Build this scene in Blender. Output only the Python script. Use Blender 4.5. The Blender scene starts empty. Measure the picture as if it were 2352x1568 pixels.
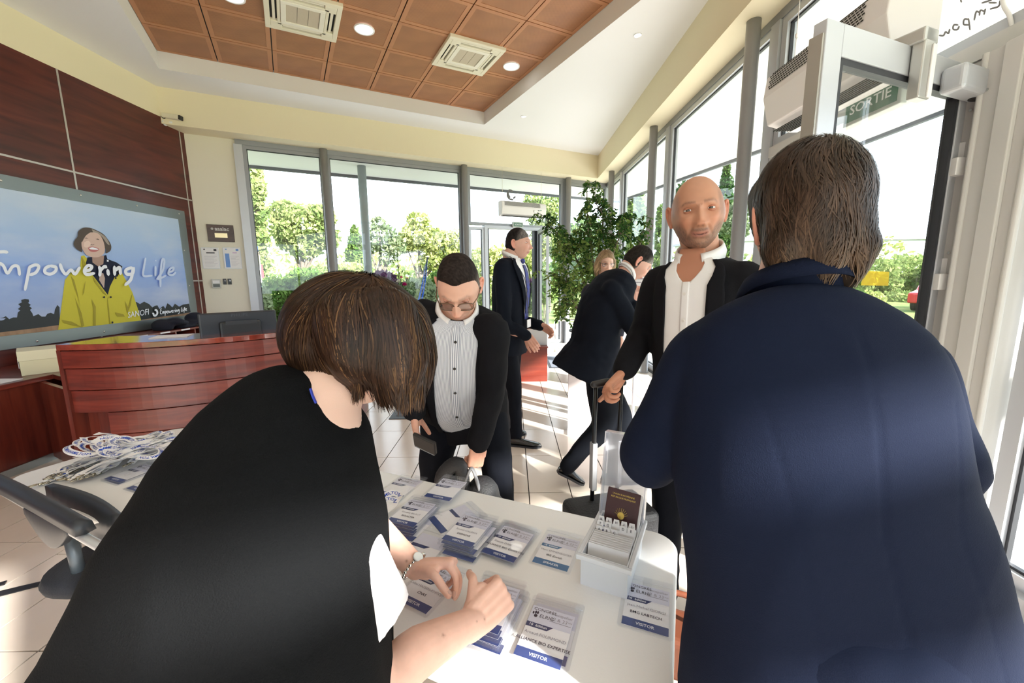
import bpy, bmesh, math, random
import numpy as np
from mathutils import Vector, Matrix, noise as mnoise
random.seed(7); RNG = np.random.default_rng(7)
SC = bpy.context.scene
COL = SC.collection

# ------------------------------------------------------------------ camera
F_PX = 927.0; PITCH = math.radians(8.92); ROLL = math.radians(-0.6); CAM_H = 1.45
_cp, _sp = math.cos(PITCH), math.sin(PITCH)
_fw = np.array([0, _cp, -_sp]); _up = np.array([0, _sp, _cp]); _rt = np.array([1.0, 0, 0])
C_RT = _rt*math.cos(ROLL) + _up*math.sin(ROLL); C_UP = -_rt*math.sin(ROLL) + _up*math.cos(ROLL); C_FW = _fw
C_POS = np.array([0, 0, CAM_H])
cam_d = bpy.data.cameras.new('camera'); cam = bpy.data.objects.new('camera', cam_d); COL.objects.link(cam)
cam_d.sensor_width = 36.0; cam_d.lens = F_PX/2352*36.0; cam_d.clip_start = 0.02; cam_d.clip_end = 400
_m = Matrix.Identity(4)
for i in range(3):
    _m[i][0] = C_RT[i]; _m[i][1] = C_UP[i]; _m[i][2] = -C_FW[i]; _m[i][3] = C_POS[i]
cam.matrix_world = _m
SC.camera = cam

# ------------------------------------------------------------------ world, sun, exposure
w = bpy.data.worlds.new('sky'); SC.world = w; w.use_nodes = True
bg = w.node_tree.nodes['Background']
bg.inputs[0].default_value = (0.80, 0.90, 1.0, 1); bg.inputs[1].default_value = 5.4
sun_d = bpy.data.lights.new('sun', 'SUN'); sun = bpy.data.objects.new('sun', sun_d); COL.objects.link(sun)
sun_d.energy = 32.0; sun_d.angle = math.radians(1.4); sun_d.color = (1.0, 0.965, 0.91)
SUN_DIR = Vector((0.76*0.906, -0.65*0.906, 0.423)).normalized()       # towards the sun
sun.rotation_euler = SUN_DIR.to_track_quat('Z', 'Y').to_euler(); sun.location = (12, -8, 9)
SC.view_settings.view_transform = 'Standard'; SC.view_settings.look = 'None'
SC.view_settings.exposure = -0.38; SC.view_settings.gamma = 1.0; SC.view_settings.use_curve_mapping = False
SC.cycles.use_denoising = True
SC.cycles.max_bounces = 10; SC.cycles.diffuse_bounces = 6; SC.cycles.transparent_max_bounces = 24
SC.cycles.caustics_reflective = False; SC.cycles.caustics_refractive = False
SC.cycles.sample_clamp_indirect = 8.0

# ------------------------------------------------------------------ geometry helpers
def ray(x, y): return C_RT*(x-1176)/F_PX - C_UP*(y-784)/F_PX + C_FW
def at_z(x, y, z=0.0):
    d = ray(x, y); return C_POS + d*(z-CAM_H)/d[2]
def at_y(x, y, Y):
    d = ray(x, y); return C_POS + d*Y/d[1]
def at_x(x, y, X):
    d = ray(x, y); return C_POS + d*X/d[0]
A1 = math.radians(63.28); A2 = math.radians(-28.6)
D1 = np.array([math.sin(A1), math.cos(A1), 0]); D2 = np.array([math.sin(A2), math.cos(A2), 0])
N1 = np.array([-math.cos(A1), math.sin(A1), 0])                     # out through the back glazing
UZ = np.array([0, 0, 1.0])
def at_n(x, y, N):
    d = ray(x, y); return C_POS + d*(N/(d @ N1))
def bk(u, n, z): return D1*u + N1*n + UZ*z                          # back-wall coordinates
def cf(u, v, z): return D1*u + D2*v + UZ*z                          # ceiling-tile coordinates
def nrm(a): a = np.asarray(a, float); return a/np.linalg.norm(a)
def frame(o, ux, uy, uz):
    T = np.eye(4); T[:3, 0] = ux; T[:3, 1] = uy; T[:3, 2] = uz; T[:3, 3] = o; return T
def rotz(a): c, s = math.cos(a), math.sin(a); return np.array([[c, -s, 0], [s, c, 0], [0, 0, 1.0]])
def rotx(a): c, s = math.cos(a), math.sin(a); return np.array([[1, 0, 0], [0, c, -s], [0, s, c.real]])
def roty(a): c, s = math.cos(a), math.sin(a); return np.array([[c, 0, s], [0, 1, 0], [-s, 0, c]])
def RT(R, o): T = np.eye(4); T[:3, :3] = R; T[:3, 3] = o; return T
I4 = np.eye(4)
def catmull(P, n=8):
    P = [np.asarray(p, float) for p in P]; Q = [2*P[0]-P[1]] + P + [2*P[-1]-P[-2]]; out = []
    for i in range(1, len(Q)-2):
        for k in range(n):
            t = k/n; a, b, c, d = Q[i-1:i+3]
            out.append(0.5*((2*b)+(-a+c)*t+(2*a-5*b+4*c-d)*t*t+(-a+3*b-3*c+d)*t**3))
    out.append(P[-1]); return np.array(out)
def ss(x, a, b):
    t = np.clip((x-a)/(b-a), 0, 1); return t*t*(3-2*t)

class MB:
    def __init__(s, T=None): s.v = []; s.f = []; s.T = I4 if T is None else T; s.n = 0; s.uv = None
    def add(s, V, Fc, T=None):
        V = np.asarray(V, float).reshape(-1, 3); T = s.T if T is None else s.T @ T
        s.v.append(V @ T[:3, :3].T + T[:3, 3]); s.f += [tuple(i+s.n for i in f) for f in Fc]; s.n += len(V); return s
    def box(s, lo, hi, T=None):
        x0, y0, z0 = lo; x1, y1, z1 = hi
        return s.add([(x0, y0, z0), (x1, y0, z0), (x1, y1, z0), (x0, y1, z0), (x0, y0, z1), (x1, y0, z1), (x1, y1, z1), (x0, y1, z1)],
                     [(0, 3, 2, 1), (4, 5, 6, 7), (0, 1, 5, 4), (1, 2, 6, 5), (2, 3, 7, 6), (3, 0, 4, 7)], T)
    def bar(s, a, b, wd, ht, up=(0, 0, 1)):
        a = np.asarray(a, float); b = np.asarray(b, float); L = np.linalg.norm(b-a); x = (b-a)/L
        y = nrm(np.cross(up, x)); z = np.cross(x, y)
        return s.box((0, -wd/2, -ht/2), (L, wd/2, ht/2), frame(a, x, y, z))
    def prism(s, poly, h0, h1, T=None):
        n = len(poly); V = [(p[0], p[1], h0) for p in poly] + [(p[0], p[1], h1) for p in poly]
        return s.add(V, [tuple(range(n-1, -1, -1)), tuple(range(n, 2*n))] + [(i, (i+1) % n, n+(i+1) % n, n+i) for i in range(n)], T)
    def tube(s, P, r, n=12, caps=True, T=None, flat=1.0, up=None):
        P = np.asarray(P, float); m = len(P); r = np.full(m, r) if np.isscalar(r) else np.asarray(r, float)
        tg = np.gradient(P, axis=0); tg /= np.linalg.norm(tg, axis=1)[:, None]+1e-12
        ref = np.array([0, 0, 1.0]) if up is None else np.asarray(up, float)
        if up is None and abs(tg[0] @ ref) > 0.9: ref = np.array([1.0, 0, 0])
        V = []; x = nrm(np.cross(ref, tg[0]))
        for i in range(m):
            x = x - tg[i]*(x @ tg[i]); x = nrm(x); y = np.cross(tg[i], x)
            for k in range(n):
                a = 2*math.pi*k/n; V.append(P[i]+r[i]*(x*math.cos(a)+y*flat*math.sin(a)))
        Fc = [(i*n+k, i*n+(k+1) % n, (i+1)*n+(k+1) % n, (i+1)*n+k) for i in range(m-1) for k in range(n)]
        if caps: Fc += [tuple(range(n-1, -1, -1)), tuple((m-1)*n+k for k in range(n))]
        return s.add(V, Fc, T)
    def limb(s, P, r, n=14, sub=5, flat=1.0, up=None):             # rounded ends, smooth path
        P = catmull(P, sub); r = np.interp(np.linspace(0, 1, len(P)), np.linspace(0, 1, len(r)), r)
        a = P[0]-P[1]; b = P[-1]-P[-2]; a = nrm(a); b = nrm(b)
        pre = [P[0]+a*r[0]*math.cos(t) for t in (0.05, .4, .8, 1.2)]; prr = [r[0]*math.sin(t) for t in (0.05, .4, .8, 1.2)]
        post = [P[-1]+b*r[-1]*math.cos(t) for t in (1.2, .8, .4, 0.05)]; por = [r[-1]*math.sin(t) for t in (1.2, .8, .4, 0.05)]
        return s.tube(np.vstack([pre, P, post]), np.concatenate([prr, r, por]), n, True, None, flat, up)
    def loft(s, rings, caps=True, closed=True, T=None):
        n = len(rings[0]); m = len(rings); V = np.vstack([np.asarray(r, float) for r in rings])
        kk = n if closed else n-1
        Fc = [(i*n+k, i*n+(k+1) % n, (i+1)*n+(k+1) % n, (i+1)*n+k) for i in range(m-1) for k in range(kk)]
        if caps and closed: Fc += [tuple(range(n-1, -1, -1)), tuple((m-1)*n+k for k in range(n))]
        return s.add(V, Fc, T)
    def lathe(s, prof, n=24, T=None, caps=True):
        return s.loft([[(r*math.cos(2*math.pi*k/n), r*math.sin(2*math.pi*k/n), z) for k in range(n)] for r, z in prof], caps, True, T)
    def ell(s, c, ax, n=16, m=10, R=None):
        rings = []
        for i in range(m+1):
            t = math.pi*i/m; t = min(max(t, 0.03), math.pi-0.03)
            rings.append([(ax[0]*math.sin(t)*math.cos(2*math.pi*k/n), ax[1]*math.sin(t)*math.sin(2*math.pi*k/n), -ax[2]*math.cos(t)) for k in range(n)])
        return s.loft(rings, True, True, RT(np.eye(3) if R is None else R, c))
    def quad(s, a, b, c, d): return s.add([a, b, c, d], [(0, 1, 2, 3)])
    def verts(s): return np.vstack(s.v) if s.v else np.zeros((0, 3))
    def mesh(s, name):
        me = bpy.data.meshes.new(name); me.from_pydata(s.verts().tolist(), [], s.f); me.update(); return me
    def build(s, name, mat, parent=None, smooth=False, bevel=0, local=False, seg=2):
        return put(name, s.verts(), s.f, mat, parent, smooth, bevel, local, seg)

WM = {}
def put(name, V, Fc, mat, parent=None, smooth=False, bevel=0, local=False, seg=2):
    V = np.asarray(V, float)
    if parent is not None:
        if not local:
            Mi = np.linalg.inv(WM[parent.name]); V = V @ Mi[:3, :3].T + Mi[:3, 3]
        W = WM[parent.name]; loc = None
    else:
        loc = np.array([(V[:, 0].min()+V[:, 0].max())/2, (V[:, 1].min()+V[:, 1].max())/2, V[:, 2].min()]); V = V-loc; W = RT(np.eye(3), loc)
    me = bpy.data.meshes.new(name)
    me.from_pydata(V.tolist(), [], Fc if isinstance(Fc, list) else Fc.tolist()); me.update()
    return link(name, me, mat, parent, loc, W, smooth, bevel, seg)
def link(name, me, mat, parent=None, loc=None, W=None, smooth=False, bevel=0, seg=2):
    ob = bpy.data.objects.new(name, me); COL.objects.link(ob)
    for m_ in (mat if isinstance(mat, (list, tuple)) else [mat]): me.materials.append(m_)
    if parent is not None: ob.parent = parent; W = WM[parent.name] if W is None else W
    if loc is not None: ob.location = loc
    WM[ob.name] = W
    if smooth: me.polygons.foreach_set('use_smooth', [True]*len(me.polygons))
    if bevel:
        b = ob.modifiers.new('bevel', 'BEVEL'); b.width = bevel; b.segments = seg; b.limit_method = 'ANGLE'; b.angle_limit = 0.6
    return ob
def tag(o, label=None, cat=None, group=None, kind=None):
    if label: o['label'] = label
    if cat: o['category'] = cat
    if group: o['group'] = group
    if kind: o['kind'] = kind
    return o
def thing(name, label, cat, loc=(0, 0, 0), rz=0.0, group=None, kind=None):
    o = bpy.data.objects.new(name, None); COL.objects.link(o); o.empty_display_size = 0.05
    o.location = loc; o.rotation_euler = (0, 0, rz); WM[o.name] = RT(rotz(rz), loc)
    return tag(o, label, cat, group, kind)
def copy_tree(o, loc=None, rot=None, parent=None, label=None):
    c = o.copy(); COL.objects.link(c); WM[c.name] = WM[o.name]
    if parent is not None: c.parent = parent
    if loc is not None: c.location = loc
    if rot is not None: c.rotation_euler = rot
    if label: c['label'] = label
    for ch in list(o.children): copy_tree(ch, parent=c)
    return c
def struct(o): o['kind'] = 'structure'; return o
TMP = bpy.data.scenes.new('work')                                   # scratch scene, removed at the end
def eval_mesh(ob):
    TMP.collection.objects.link(ob); vl = TMP.view_layers[0]; vl.update(); me = bpy.data.meshes.new_from_object(ob.evaluated_get(vl.depsgraph)); return me
def remesh(mb, voxel, smooth=6, dec=None, fac=0.5):
    """closed overlapping solids -> one continuous surface, returns (verts, faces)"""
    me = mb.mesh('tmp'); ob = bpy.data.objects.new('tmp', me)
    r = ob.modifiers.new('r', 'REMESH'); r.mode = 'VOXEL'; r.voxel_size = voxel
    if smooth: q = ob.modifiers.new('s', 'SMOOTH'); q.factor = fac; q.iterations = smooth
    if dec: d = ob.modifiers.new('d', 'DECIMATE'); d.ratio = dec
    m2 = eval_mesh(ob); n = len(m2.vertices); V = np.empty(n*3); m2.vertices.foreach_get('co', V)
    Fc = [tuple(p.vertices) for p in m2.polygons]
    bpy.data.objects.remove(ob); bpy.data.meshes.remove(me); bpy.data.meshes.remove(m2)
    return V.reshape(-1, 3), Fc
_txt = {}
def text_vf(body, size, align='CENTER', bold=0.0, res=2):
    key = (body, align, bold, res)
    if key not in _txt:
        c = bpy.data.curves.new('t', 'FONT'); c.body = body; c.size = 1.0; c.align_x = align; c.align_y = 'CENTER'
        c.resolution_u = res; c.offset = bold
        o = bpy.data.objects.new('t', c); m2 = eval_mesh(o)
        V = np.empty(len(m2.vertices)*3); m2.vertices.foreach_get('co', V)
        _txt[key] = (V.reshape(-1, 3), [tuple(p.vertices) for p in m2.polygons])
        bpy.data.objects.remove(o); bpy.data.curves.remove(c); bpy.data.meshes.remove(m2)
    V, Fc = _txt[key]; return V*size, Fc

# ------------------------------------------------------------------ materials
def nt(name):
    m = bpy.data.materials.new(name); m.use_nodes = True; t = m.node_tree
    return m, t, t.nodes['Principled BSDF'], t.nodes['Material Output']
def L(t, a, b): t.links.new(a, b)
def N(t, ty, **kw):
    n = t.nodes.new(ty)
    for k, v in kw.items(): setattr(n, k, v)
    return n
def coords(t, scale=(1, 1, 1), kind='Object'):
    tc = N(t, 'ShaderNodeTexCoord'); mp = N(t, 'ShaderNodeMapping'); mp.inputs['Scale'].default_value = scale
    L(t, tc.outputs[kind], mp.inputs['Vector']); return mp.outputs[0]
def pm(name, c, rough=0.5, metal=0.0, spec=0.5, c2=None, var=(4.0, (1, 1, 1)), bump=None, coat=0.0, sheen=0.0, sss=0.0, kind='Object', detail=4.0, ramp=(0.35, 0.65), emit=None):
    m, t, b, o = nt(name)
    b.inputs['Base Color'].default_value = (*c, 1); b.inputs['Roughness'].default_value = rough
    b.inputs['Metallic'].default_value = metal; b.inputs['Specular IOR Level'].default_value = spec
    b.inputs['Coat Weight'].default_value = coat; b.inputs['Coat Roughness'].default_value = 0.08
    b.inputs['Sheen Weight'].default_value = sheen
    if sss: b.inputs['Subsurface Weight'].default_value = sss; b.inputs['Subsurface Radius'].default_value = (0.012, 0.005, 0.003); b.inputs['Subsurface Scale'].default_value = 1.0
    if emit: b.inputs['Emission Color'].default_value = (*emit[0], 1); b.inputs['Emission Strength'].default_value = emit[1]
    if c2:
        n = N(t, 'ShaderNodeTexNoise'); n.inputs['Scale'].default_value = var[0]; n.inputs['Detail'].default_value = detail
        L(t, coords(t, var[1], kind), n.inputs['Vector'])
        r = N(t, 'ShaderNodeValToRGB'); r.color_ramp.elements[0].position = ramp[0]; r.color_ramp.elements[1].position = ramp[1]
        r.color_ramp.elements[0].color = (*c, 1); r.color_ramp.elements[1].color = (*c2, 1)
        L(t, n.outputs['Fac'], r.inputs[0]); L(t, r.outputs[0], b.inputs['Base Color'])
    if bump:
        n = N(t, 'ShaderNodeTexNoise'); n.inputs['Scale'].default_value = bump[0]; n.inputs['Detail'].default_value = 5
        L(t, coords(t, bump[2] if len(bump) > 2 else (1, 1, 1), kind), n.inputs['Vector'])
        bp = N(t, 'ShaderNodeBump'); bp.inputs['Strength'].default_value = bump[1]; bp.inputs['Distance'].default_value = 0.01
        L(t, n.outputs['Fac'], bp.inputs['Height']); L(t, bp.outputs[0], b.inputs['Normal'])
    return m
def wood(name, dark, mid, light, grain=(1.5, 1.5, 18), scale=1.6, rough=0.28, coat=0.35):
    m, t, b, o = nt(name)
    v = coords(t, grain)
    n = N(t, 'ShaderNodeTexNoise'); n.inputs['Scale'].default_value = scale; n.inputs['Detail'].default_value = 7; n.inputs['Distortion'].default_value = 0.6
    L(t, v, n.inputs['Vector'])
    r = N(t, 'ShaderNodeValToRGB'); e = r.color_ramp.elements; e[0].position = 0.3; e[0].color = (*dark, 1); e[1].position = 0.72; e[1].color = (*light, 1)
    e2 = e.new(0.5); e2.color = (*mid, 1)
    L(t, n.outputs['Fac'], r.inputs[0]); L(t, r.outputs[0], b.inputs['Base Color'])
    b.inputs['Roughness'].default_value = rough; b.inputs['Coat Weight'].default_value = coat; b.inputs['Coat Roughness'].default_value = 0.12
    return m
def glass_mat(name, tint=(1, 1, 1), refl=0.06, rough=0.0, opac=0.0, body=(0.8, 0.8, 0.8)):
    m = bpy.data.materials.new(name); m.use_nodes = True; t = m.node_tree; t.nodes.clear()
    o = N(t, 'ShaderNodeOutputMaterial'); tr = N(t, 'ShaderNodeBsdfTransparent'); tr.inputs[0].default_value = (*tint, 1)
    gl = N(t, 'ShaderNodeBsdfGlossy'); gl.inputs['Roughness'].default_value = rough
    mx = N(t, 'ShaderNodeMixShader'); fr = N(t, 'ShaderNodeLayerWeight'); fr.inputs[0].default_value = 0.5
    pw = N(t, 'ShaderNodeMath', operation='POWER'); pw.inputs[1].default_value = 5.0; L(t, fr.outputs['Facing'], pw.inputs[0])
    mt = N(t, 'ShaderNodeMath', operation='MULTIPLY_ADD'); mt.inputs[1].default_value = 0.55; mt.inputs[2].default_value = refl; mt.use_clamp = True
    L(t, pw.outputs[0], mt.inputs[0]); L(t, mt.outputs[0], mx.inputs[0]); L(t, tr.outputs[0], mx.inputs[1]); L(t, gl.outputs[0], mx.inputs[2])
    if opac:
        df = N(t, 'ShaderNodeBsdfDiffuse'); df.inputs[0].default_value = (*body, 1); m2 = N(t, 'ShaderNodeMixShader'); m2.inputs[0].default_value = opac
        L(t, mx.outputs[0], m2.inputs[1]); L(t, df.outputs[0], m2.inputs[2]); L(t, m2.outputs[0], o.inputs[0])
    else: L(t, mx.outputs[0], o.inputs[0])
    return m
def attr_mat(name, rough=0.5, sss=0.0, spec=0.4, bump=None, sheen=0):
    m = pm(name, (0.5, 0.5, 0.5), rough, 0, spec, bump=bump, sss=sss, sheen=sheen); t = m.node_tree
    a = N(t, 'ShaderNodeAttribute'); a.attribute_name = 'Col'; L(t, a.outputs['Color'], t.nodes['Principled BSDF'].inputs['Base Color']); return m
def flat(name, c, rough=0.6): return pm(name, c, rough, spec=0.2)

M_WHITE = pm('white_plaster', (0.80, 0.80, 0.815), 0.9, bump=(60, 0.05))
M_BEIGE = pm('beige_plaster', (0.80, 0.72, 0.53), 0.9, bump=(50, 0.06))
M_WALLB = pm('pale_wall_paint', (0.78, 0.74, 0.62), 0.9, bump=(60, 0.06))
M_WOODP = wood('mahogany_panel', (0.045, 0.007, 0.006), (0.085, 0.014, 0.010), (0.13, 0.024, 0.015), (1.0, 1.0, 9), 1.3, 0.38, 0.08)
M_DESK = wood('mahogany_desk', (0.085, 0.011, 0.007), (0.16, 0.022, 0.013), (0.24, 0.042, 0.023), (1.2, 1.2, 16), 1.5, 0.30, 0.25)
M_DESKV = wood('mahogany_vertical', (0.07, 0.010, 0.006), (0.13, 0.020, 0.011), (0.19, 0.036, 0.018), (12, 12, 1.2), 1.5, 0.3, 0.35)
M_ALU = pm('grey_aluminium', (0.30, 0.31, 0.33), 0.42, 0.35)
M_ALUL = pm('light_aluminium', (0.52, 0.54, 0.58), 0.38, 0.25)
M_COLUMN = pm('grey_column_paint', (0.33, 0.33, 0.34), 0.35, 0.2)
M_STEEL = pm('brushed_steel', (0.45, 0.50, 0.50), 0.33, 0.8, bump=(30, 0.04, (1, 60, 1)))
M_CHROME = pm('chrome', (0.75, 0.74, 0.70), 0.15, 1.0)
M_BRASSY = pm('nickel_hook', (0.50, 0.46, 0.36), 0.25, 1.0)
M_BLACKP = pm('black_plastic', (0.012, 0.012, 0.014), 0.4)
M_RUBBER = pm('dark_gasket', (0.02, 0.022, 0.028), 0.5)
M_GLASS = glass_mat('window_glass', (0.985, 0.993, 0.99), 0.03)
M_SILVER = pm('silver_trim', (0.55, 0.52, 0.50), 0.35, 0.6)
M_WPLAST = pm('white_plastic', (0.80, 0.80, 0.80), 0.42)
M_CREAM = pm('cream_plastic', (0.76, 0.72, 0.58), 0.5)
M_PAPER = pm('paper', (0.82, 0.81, 0.82), 0.7)
M_TABLE = pm('table_plastic', (0.80, 0.80, 0.80), 0.32, bump=(220, 0.05))
M_CONC = pm('pale_paving', (0.55, 0.52, 0.47), 0.9, c2=(0.62, 0.60, 0.55), var=(3, (1, 1, 1)))
# ================================================================== the setting
ZC, ZT, ZB = 3.98, 4.175, 3.525         # white ceiling, wooden tiles, underside of the soffit
XG, XS, XL = 2.20, 1.857, -4.62         # right glazing, right soffit face, wooden wall
NG, NS = 7.55, 7.21                     # back glazing, back soffit face
YB = -5.0                               # the hall goes on behind the camera
YCOR = (NG + XG*math.cos(A1))/math.sin(A1)
YWL = (NG + XL*math.cos(A1))/math.sin(A1)
M_TILE = pm('floor_tile', (0.66, 0.56, 0.48), 0.16, spec=0.5, c2=(0.72, 0.63, 0.55), var=(2.2, (1, 1, 1)), bump=(9, 0.02))
M_GROUT = pm('grout', (0.045, 0.038, 0.034), 0.9)

# --- floor: slab of grout with a tile in every cell
fb = MB().prism([(XL, YB), (XG, YB), (XG, YCOR), (XL, YWL)], -0.12, -0.006)
floor = struct(fb.build('floor', M_GROUT))
TX, TY, TX0, TY0 = 0.287, 0.581, 0.105, 2.565
tile_me = MB().box((0.0035, 0.0035, -0.008), (TX-0.0035, TY-0.0035, 0.0)).mesh('tile'); tile_me.materials.append(M_TILE)
cand = []
for i in range(-17, 8):
    x = TX0+i*TX
    off = 0.105 if x < -2.7 else 0.0
    for k in range(-13, 14):
        y = TY0+k*TY+off
        if x < XL-0.03 or x+TX > XG+0.2 or y < YB: continue
        if (y+TY)*math.sin(A1)-(x)*math.cos(A1) > NG+0.5: continue
        p = np.array([x+TX/2, y+TY/2, 0])-C_POS; d = p @ C_FW
        vis = 0
        if d > 0.3:
            px, py = 1176+F_PX*(p @ C_RT)/d, 784-F_PX*(p @ C_UP)/d
            if -250 < px < 2600 and py < 1800: vis = 1/d**2*(1 if (px < 260 or 820 < px < 1500) else 0.2)
        cand.append((vis, x, y))
cand.sort(reverse=True)
rest = MB(); Wf = WM[floor.name]
for n_, (vis, x, y) in enumerate(cand):
    if n_ < 290 and vis > 0:
        o = bpy.data.objects.new('tile', tile_me); COL.objects.link(o); o.parent = floor
        o.location = (x-Wf[0, 3], y-Wf[1, 3], -Wf[2, 3]); WM[o.name] = Wf
    else: rest.box((x+0.0035, y+0.0035, -0.008), (x+TX-0.0035, y+TY-0.0035, 0))
tag(rest.build('tile_field', M_TILE, floor), kind='stuff')

# --- ceiling: white plane with a rectangular coffer, wooden tiles inside it
U0, U1, V1 = -1.155, 3.08, 6.634
V0 = V1-0.605*7
def P2(u, v): p = cf(u, v, 0); return (p[0], p[1])
cb = MB()
hull = [(XL, YB), (XS, YB), (XS, (NS+XS*math.cos(A1))/math.sin(A1)), (XL, (NS+XL*math.cos(A1))/math.sin(A1))]
hole = [P2(U0, V0), P2(U1, V0), P2(U1, V1), P2(U0, V1)]
hull = [hull[0], hull[1], hull[2], hull[3]]
inter = hull+hole
V = [(x, y, ZC) for x, y in inter]+[(x, y, ZC+0.1) for x, y in inter]
# ring of quads between hull and hole (hull 0..3 = bl, br, tr, tl ; hole 4..7 = bl, br, tr, tl)
ring = [(0, 1, 5, 4), (1, 2, 6, 5), (2, 3, 7, 6), (3, 0, 4, 7)]
cb.add(V, [tuple(reversed(q)) for q in ring]+[tuple(i+8 for i in q) for q in ring])
ceiling = struct(cb.build('ceiling', M_WHITE))
cs = MB()
for a, b in ((0, 1), (1, 2), (2, 3), (3, 0)):
    p, q = np.array(hole[a]), np.array(hole[b]); c = np.mean(hole, axis=0)
    d = nrm(q-p); nn = np.array([d[1], -d[0]]); nn = nn if nn @ (p-c) > 0 else -nn
    poly = [p-d*0.0, q+d*0.0, q+nn*0.06+d*0.06, p+nn*0.06-d*0.06]
    cs.prism([tuple(z) for z in poly], ZC+0.001, ZT+0.06)
cs.build('coffer_side', M_WHITE, ceiling)
# wooden tiles: plain rim and a finely perforated field
def tile_mat():
    m, t, b, o = nt('copper_wood_tile')
    v = coords(t, (1, 1, 1)); vo = N(t, 'ShaderNodeTexVoronoi'); vo.inputs['Scale'].default_value = 70; vo.inputs['Randomness'].default_value = 0.0
    L(t, v, vo.inputs['Vector'])
    n = N(t, 'ShaderNodeTexNoise'); n.inputs['Scale'].default_value = 3.0; n.inputs['Detail'].default_value = 6; L(t, coords(t, (1, 1.5, 1)), n.inputs['Vector'])
    r = N(t, 'ShaderNodeValToRGB'); r.color_ramp.elements[0].color = (0.30, 0.125, 0.055, 1); r.color_ramp.elements[1].color = (0.37, 0.16, 0.07, 1)
    r.color_ramp.elements[0].position = 0.35; r.color_ramp.elements[1].position = 0.65
    L(t, n.outputs[0], r.inputs[0])
    ge = N(t, 'ShaderNodeMath', operation='LESS_THAN'); ge.inputs[1].default_value = 0.26; L(t, vo.outputs['Distance'], ge.inputs[0])
    mx = N(t, 'ShaderNodeMixRGB'); mx.inputs[2].default_value = (0.16, 0.06, 0.025, 1); L(t, ge.outputs[0], mx.inputs[0]); L(t, r.outputs[0], mx.inputs[1]); L(t, mx.outputs[0], b.inputs['Base Color'])
    b.inputs['Roughness'].default_value = 0.45; return m
M_CTILE = tile_mat()
M_CRIM = pm('copper_wood_rim', (0.42, 0.18, 0.085), 0.45, c2=(0.46, 0.21, 0.10), var=(4, (1, 1, 1)))
TS = 0.605; hw = TS/2-0.006; fi = hw-0.045
ca, sa = D1[:2], D2[:2]
def cq(mb, pts, z):
    mb.add([(a*ca[0]+b*sa[0], a*ca[1]+b*sa[1], z) for a, b in pts], [tuple(range(len(pts)))])
rim = MB()
o_, i_ = [(-hw, -hw), (hw, -hw), (hw, hw), (-hw, hw)], [(-fi, -fi), (fi, -fi), (fi, fi), (-fi, fi)]
Vr = []
for z, ring_ in ((0.012, o_), (0.0, o_), (0.0, i_), (0.003, i_)):
    Vr += [(a*ca[0]+b*sa[0], a*ca[1]+b*sa[1], z) for a, b in ring_]
Fr = []
for k in range(3):
    for j in range(4): Fr.append((k*4+j, (k+1)*4+j, (k+1)*4+(j+1) % 4, k*4+(j+1) % 4))
rim.add(Vr, Fr); rim_me = rim.mesh('ceiling_tile'); rim_me.materials.append(M_CRIM)
fld = MB(); cq(fld, list(reversed(i_)), 0.003); fld_me = fld.mesh('perforated_field'); fld_me.materials.append(M_CTILE)
Wc = WM[ceiling.name]
AC_CELLS = [(5, 2), (2, 2)]; LIGHT_CELLS = [(3, 2), (6, 2), (1, 2)]
for iu in range(7):
    for iv in range(7):
        c = cf(U0+TS*(iu+0.5), V1-TS*(iv+0.5), ZT)
        if (iu, iv) in AC_CELLS: continue
        o = bpy.data.objects.new('ceiling_tile', rim_me); COL.objects.link(o); o.parent = ceiling; o.location = c-Wc[:3, 3]; WM[o.name] = RT(np.eye(3), c)
        f = bpy.data.objects.new('perforated_field', fld_me); COL.objects.link(f); f.parent = o
bkp = MB().prism([tuple(p) for p in (P2(U0-.05, V0-.05), P2(U1+.05, V0-.05), P2(U1+.05, V1+.05), P2(U0-.05, V1+.05))], ZT+0.03, ZT+0.06)
bkp.build('coffer_backing', M_RUBBER, ceiling)

# --- soffits (beige beams along the glazing)
def line2(N_, X): return (X, (N_+X*math.cos(A1))/math.sin(A1))
struct(MB().prism([line2(NS, XL), line2(NS, XS), line2(NG+0.12, XG+0.12), line2(NG+0.12, XL)], ZB, ZC+0.1).build('trim_1', M_BEIGE))
struct(MB().prism([(XS, YB), (XG+0.12, YB), line2(NG+0.12, XG+0.12), line2(NS, XS)], ZB+0.0005, ZC+0.1005).build('trim_2', M_BEIGE))

# --- left wall: beige plaster above, dark wood panels with silver joints below
wl = struct(MB().prism([(XL-0.2, YB), (XL-0.02, YB), (XL-0.02, YWL+0.1), (XL-0.2, YWL+0.1)], 0, ZC+0.1).build('wall_left', M_BEIGE))
MB().box((XL-0.03, YB, 3.607), (XL, YWL, ZC+0.05)).build('plaster_band', M_BEIGE, wl)
YWE = 6.12; JY = [-0.1, 1.95, 4.02, 6.03]; jt = at_x(150, 280, XL)[1]
JY = [jt-4.1, jt-2.05, jt, at_x(411, 300, XL)[1]]
ys = [YB]+JY+[YWE]; zs = [0.0, 0.62, 1.35, 2.607, 3.607]
for a, b in zip(ys[:-1], ys[1:]):
    for c, d in ((0, 1.46), (1.46, 2.607), (2.607, 3.607)):
        MB().box((XL-0.02, a+0.006, c+0.006 if c else 0), (XL, b-0.006, d-0.006 if d < 3.6 else d)).build('panel', M_WOODP, wl)
tr = MB()
for y in JY: tr.box((XL-0.015, y-0.009, 0), (XL+0.004, y+0.009, 3.607))
tr.build('silver_joint', M_SILVER, wl)
th = MB()
for z in (1.46, 2.607): th.box((XL-0.015, YB, z-0.009), (XL+0.0045, YWE, z+0.009))
th.build('silver_joint', M_SILVER, wl)
wb = MB(); uA = float(np.dot((XL, YWE, 0), D1)); uB = -0.78
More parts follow.
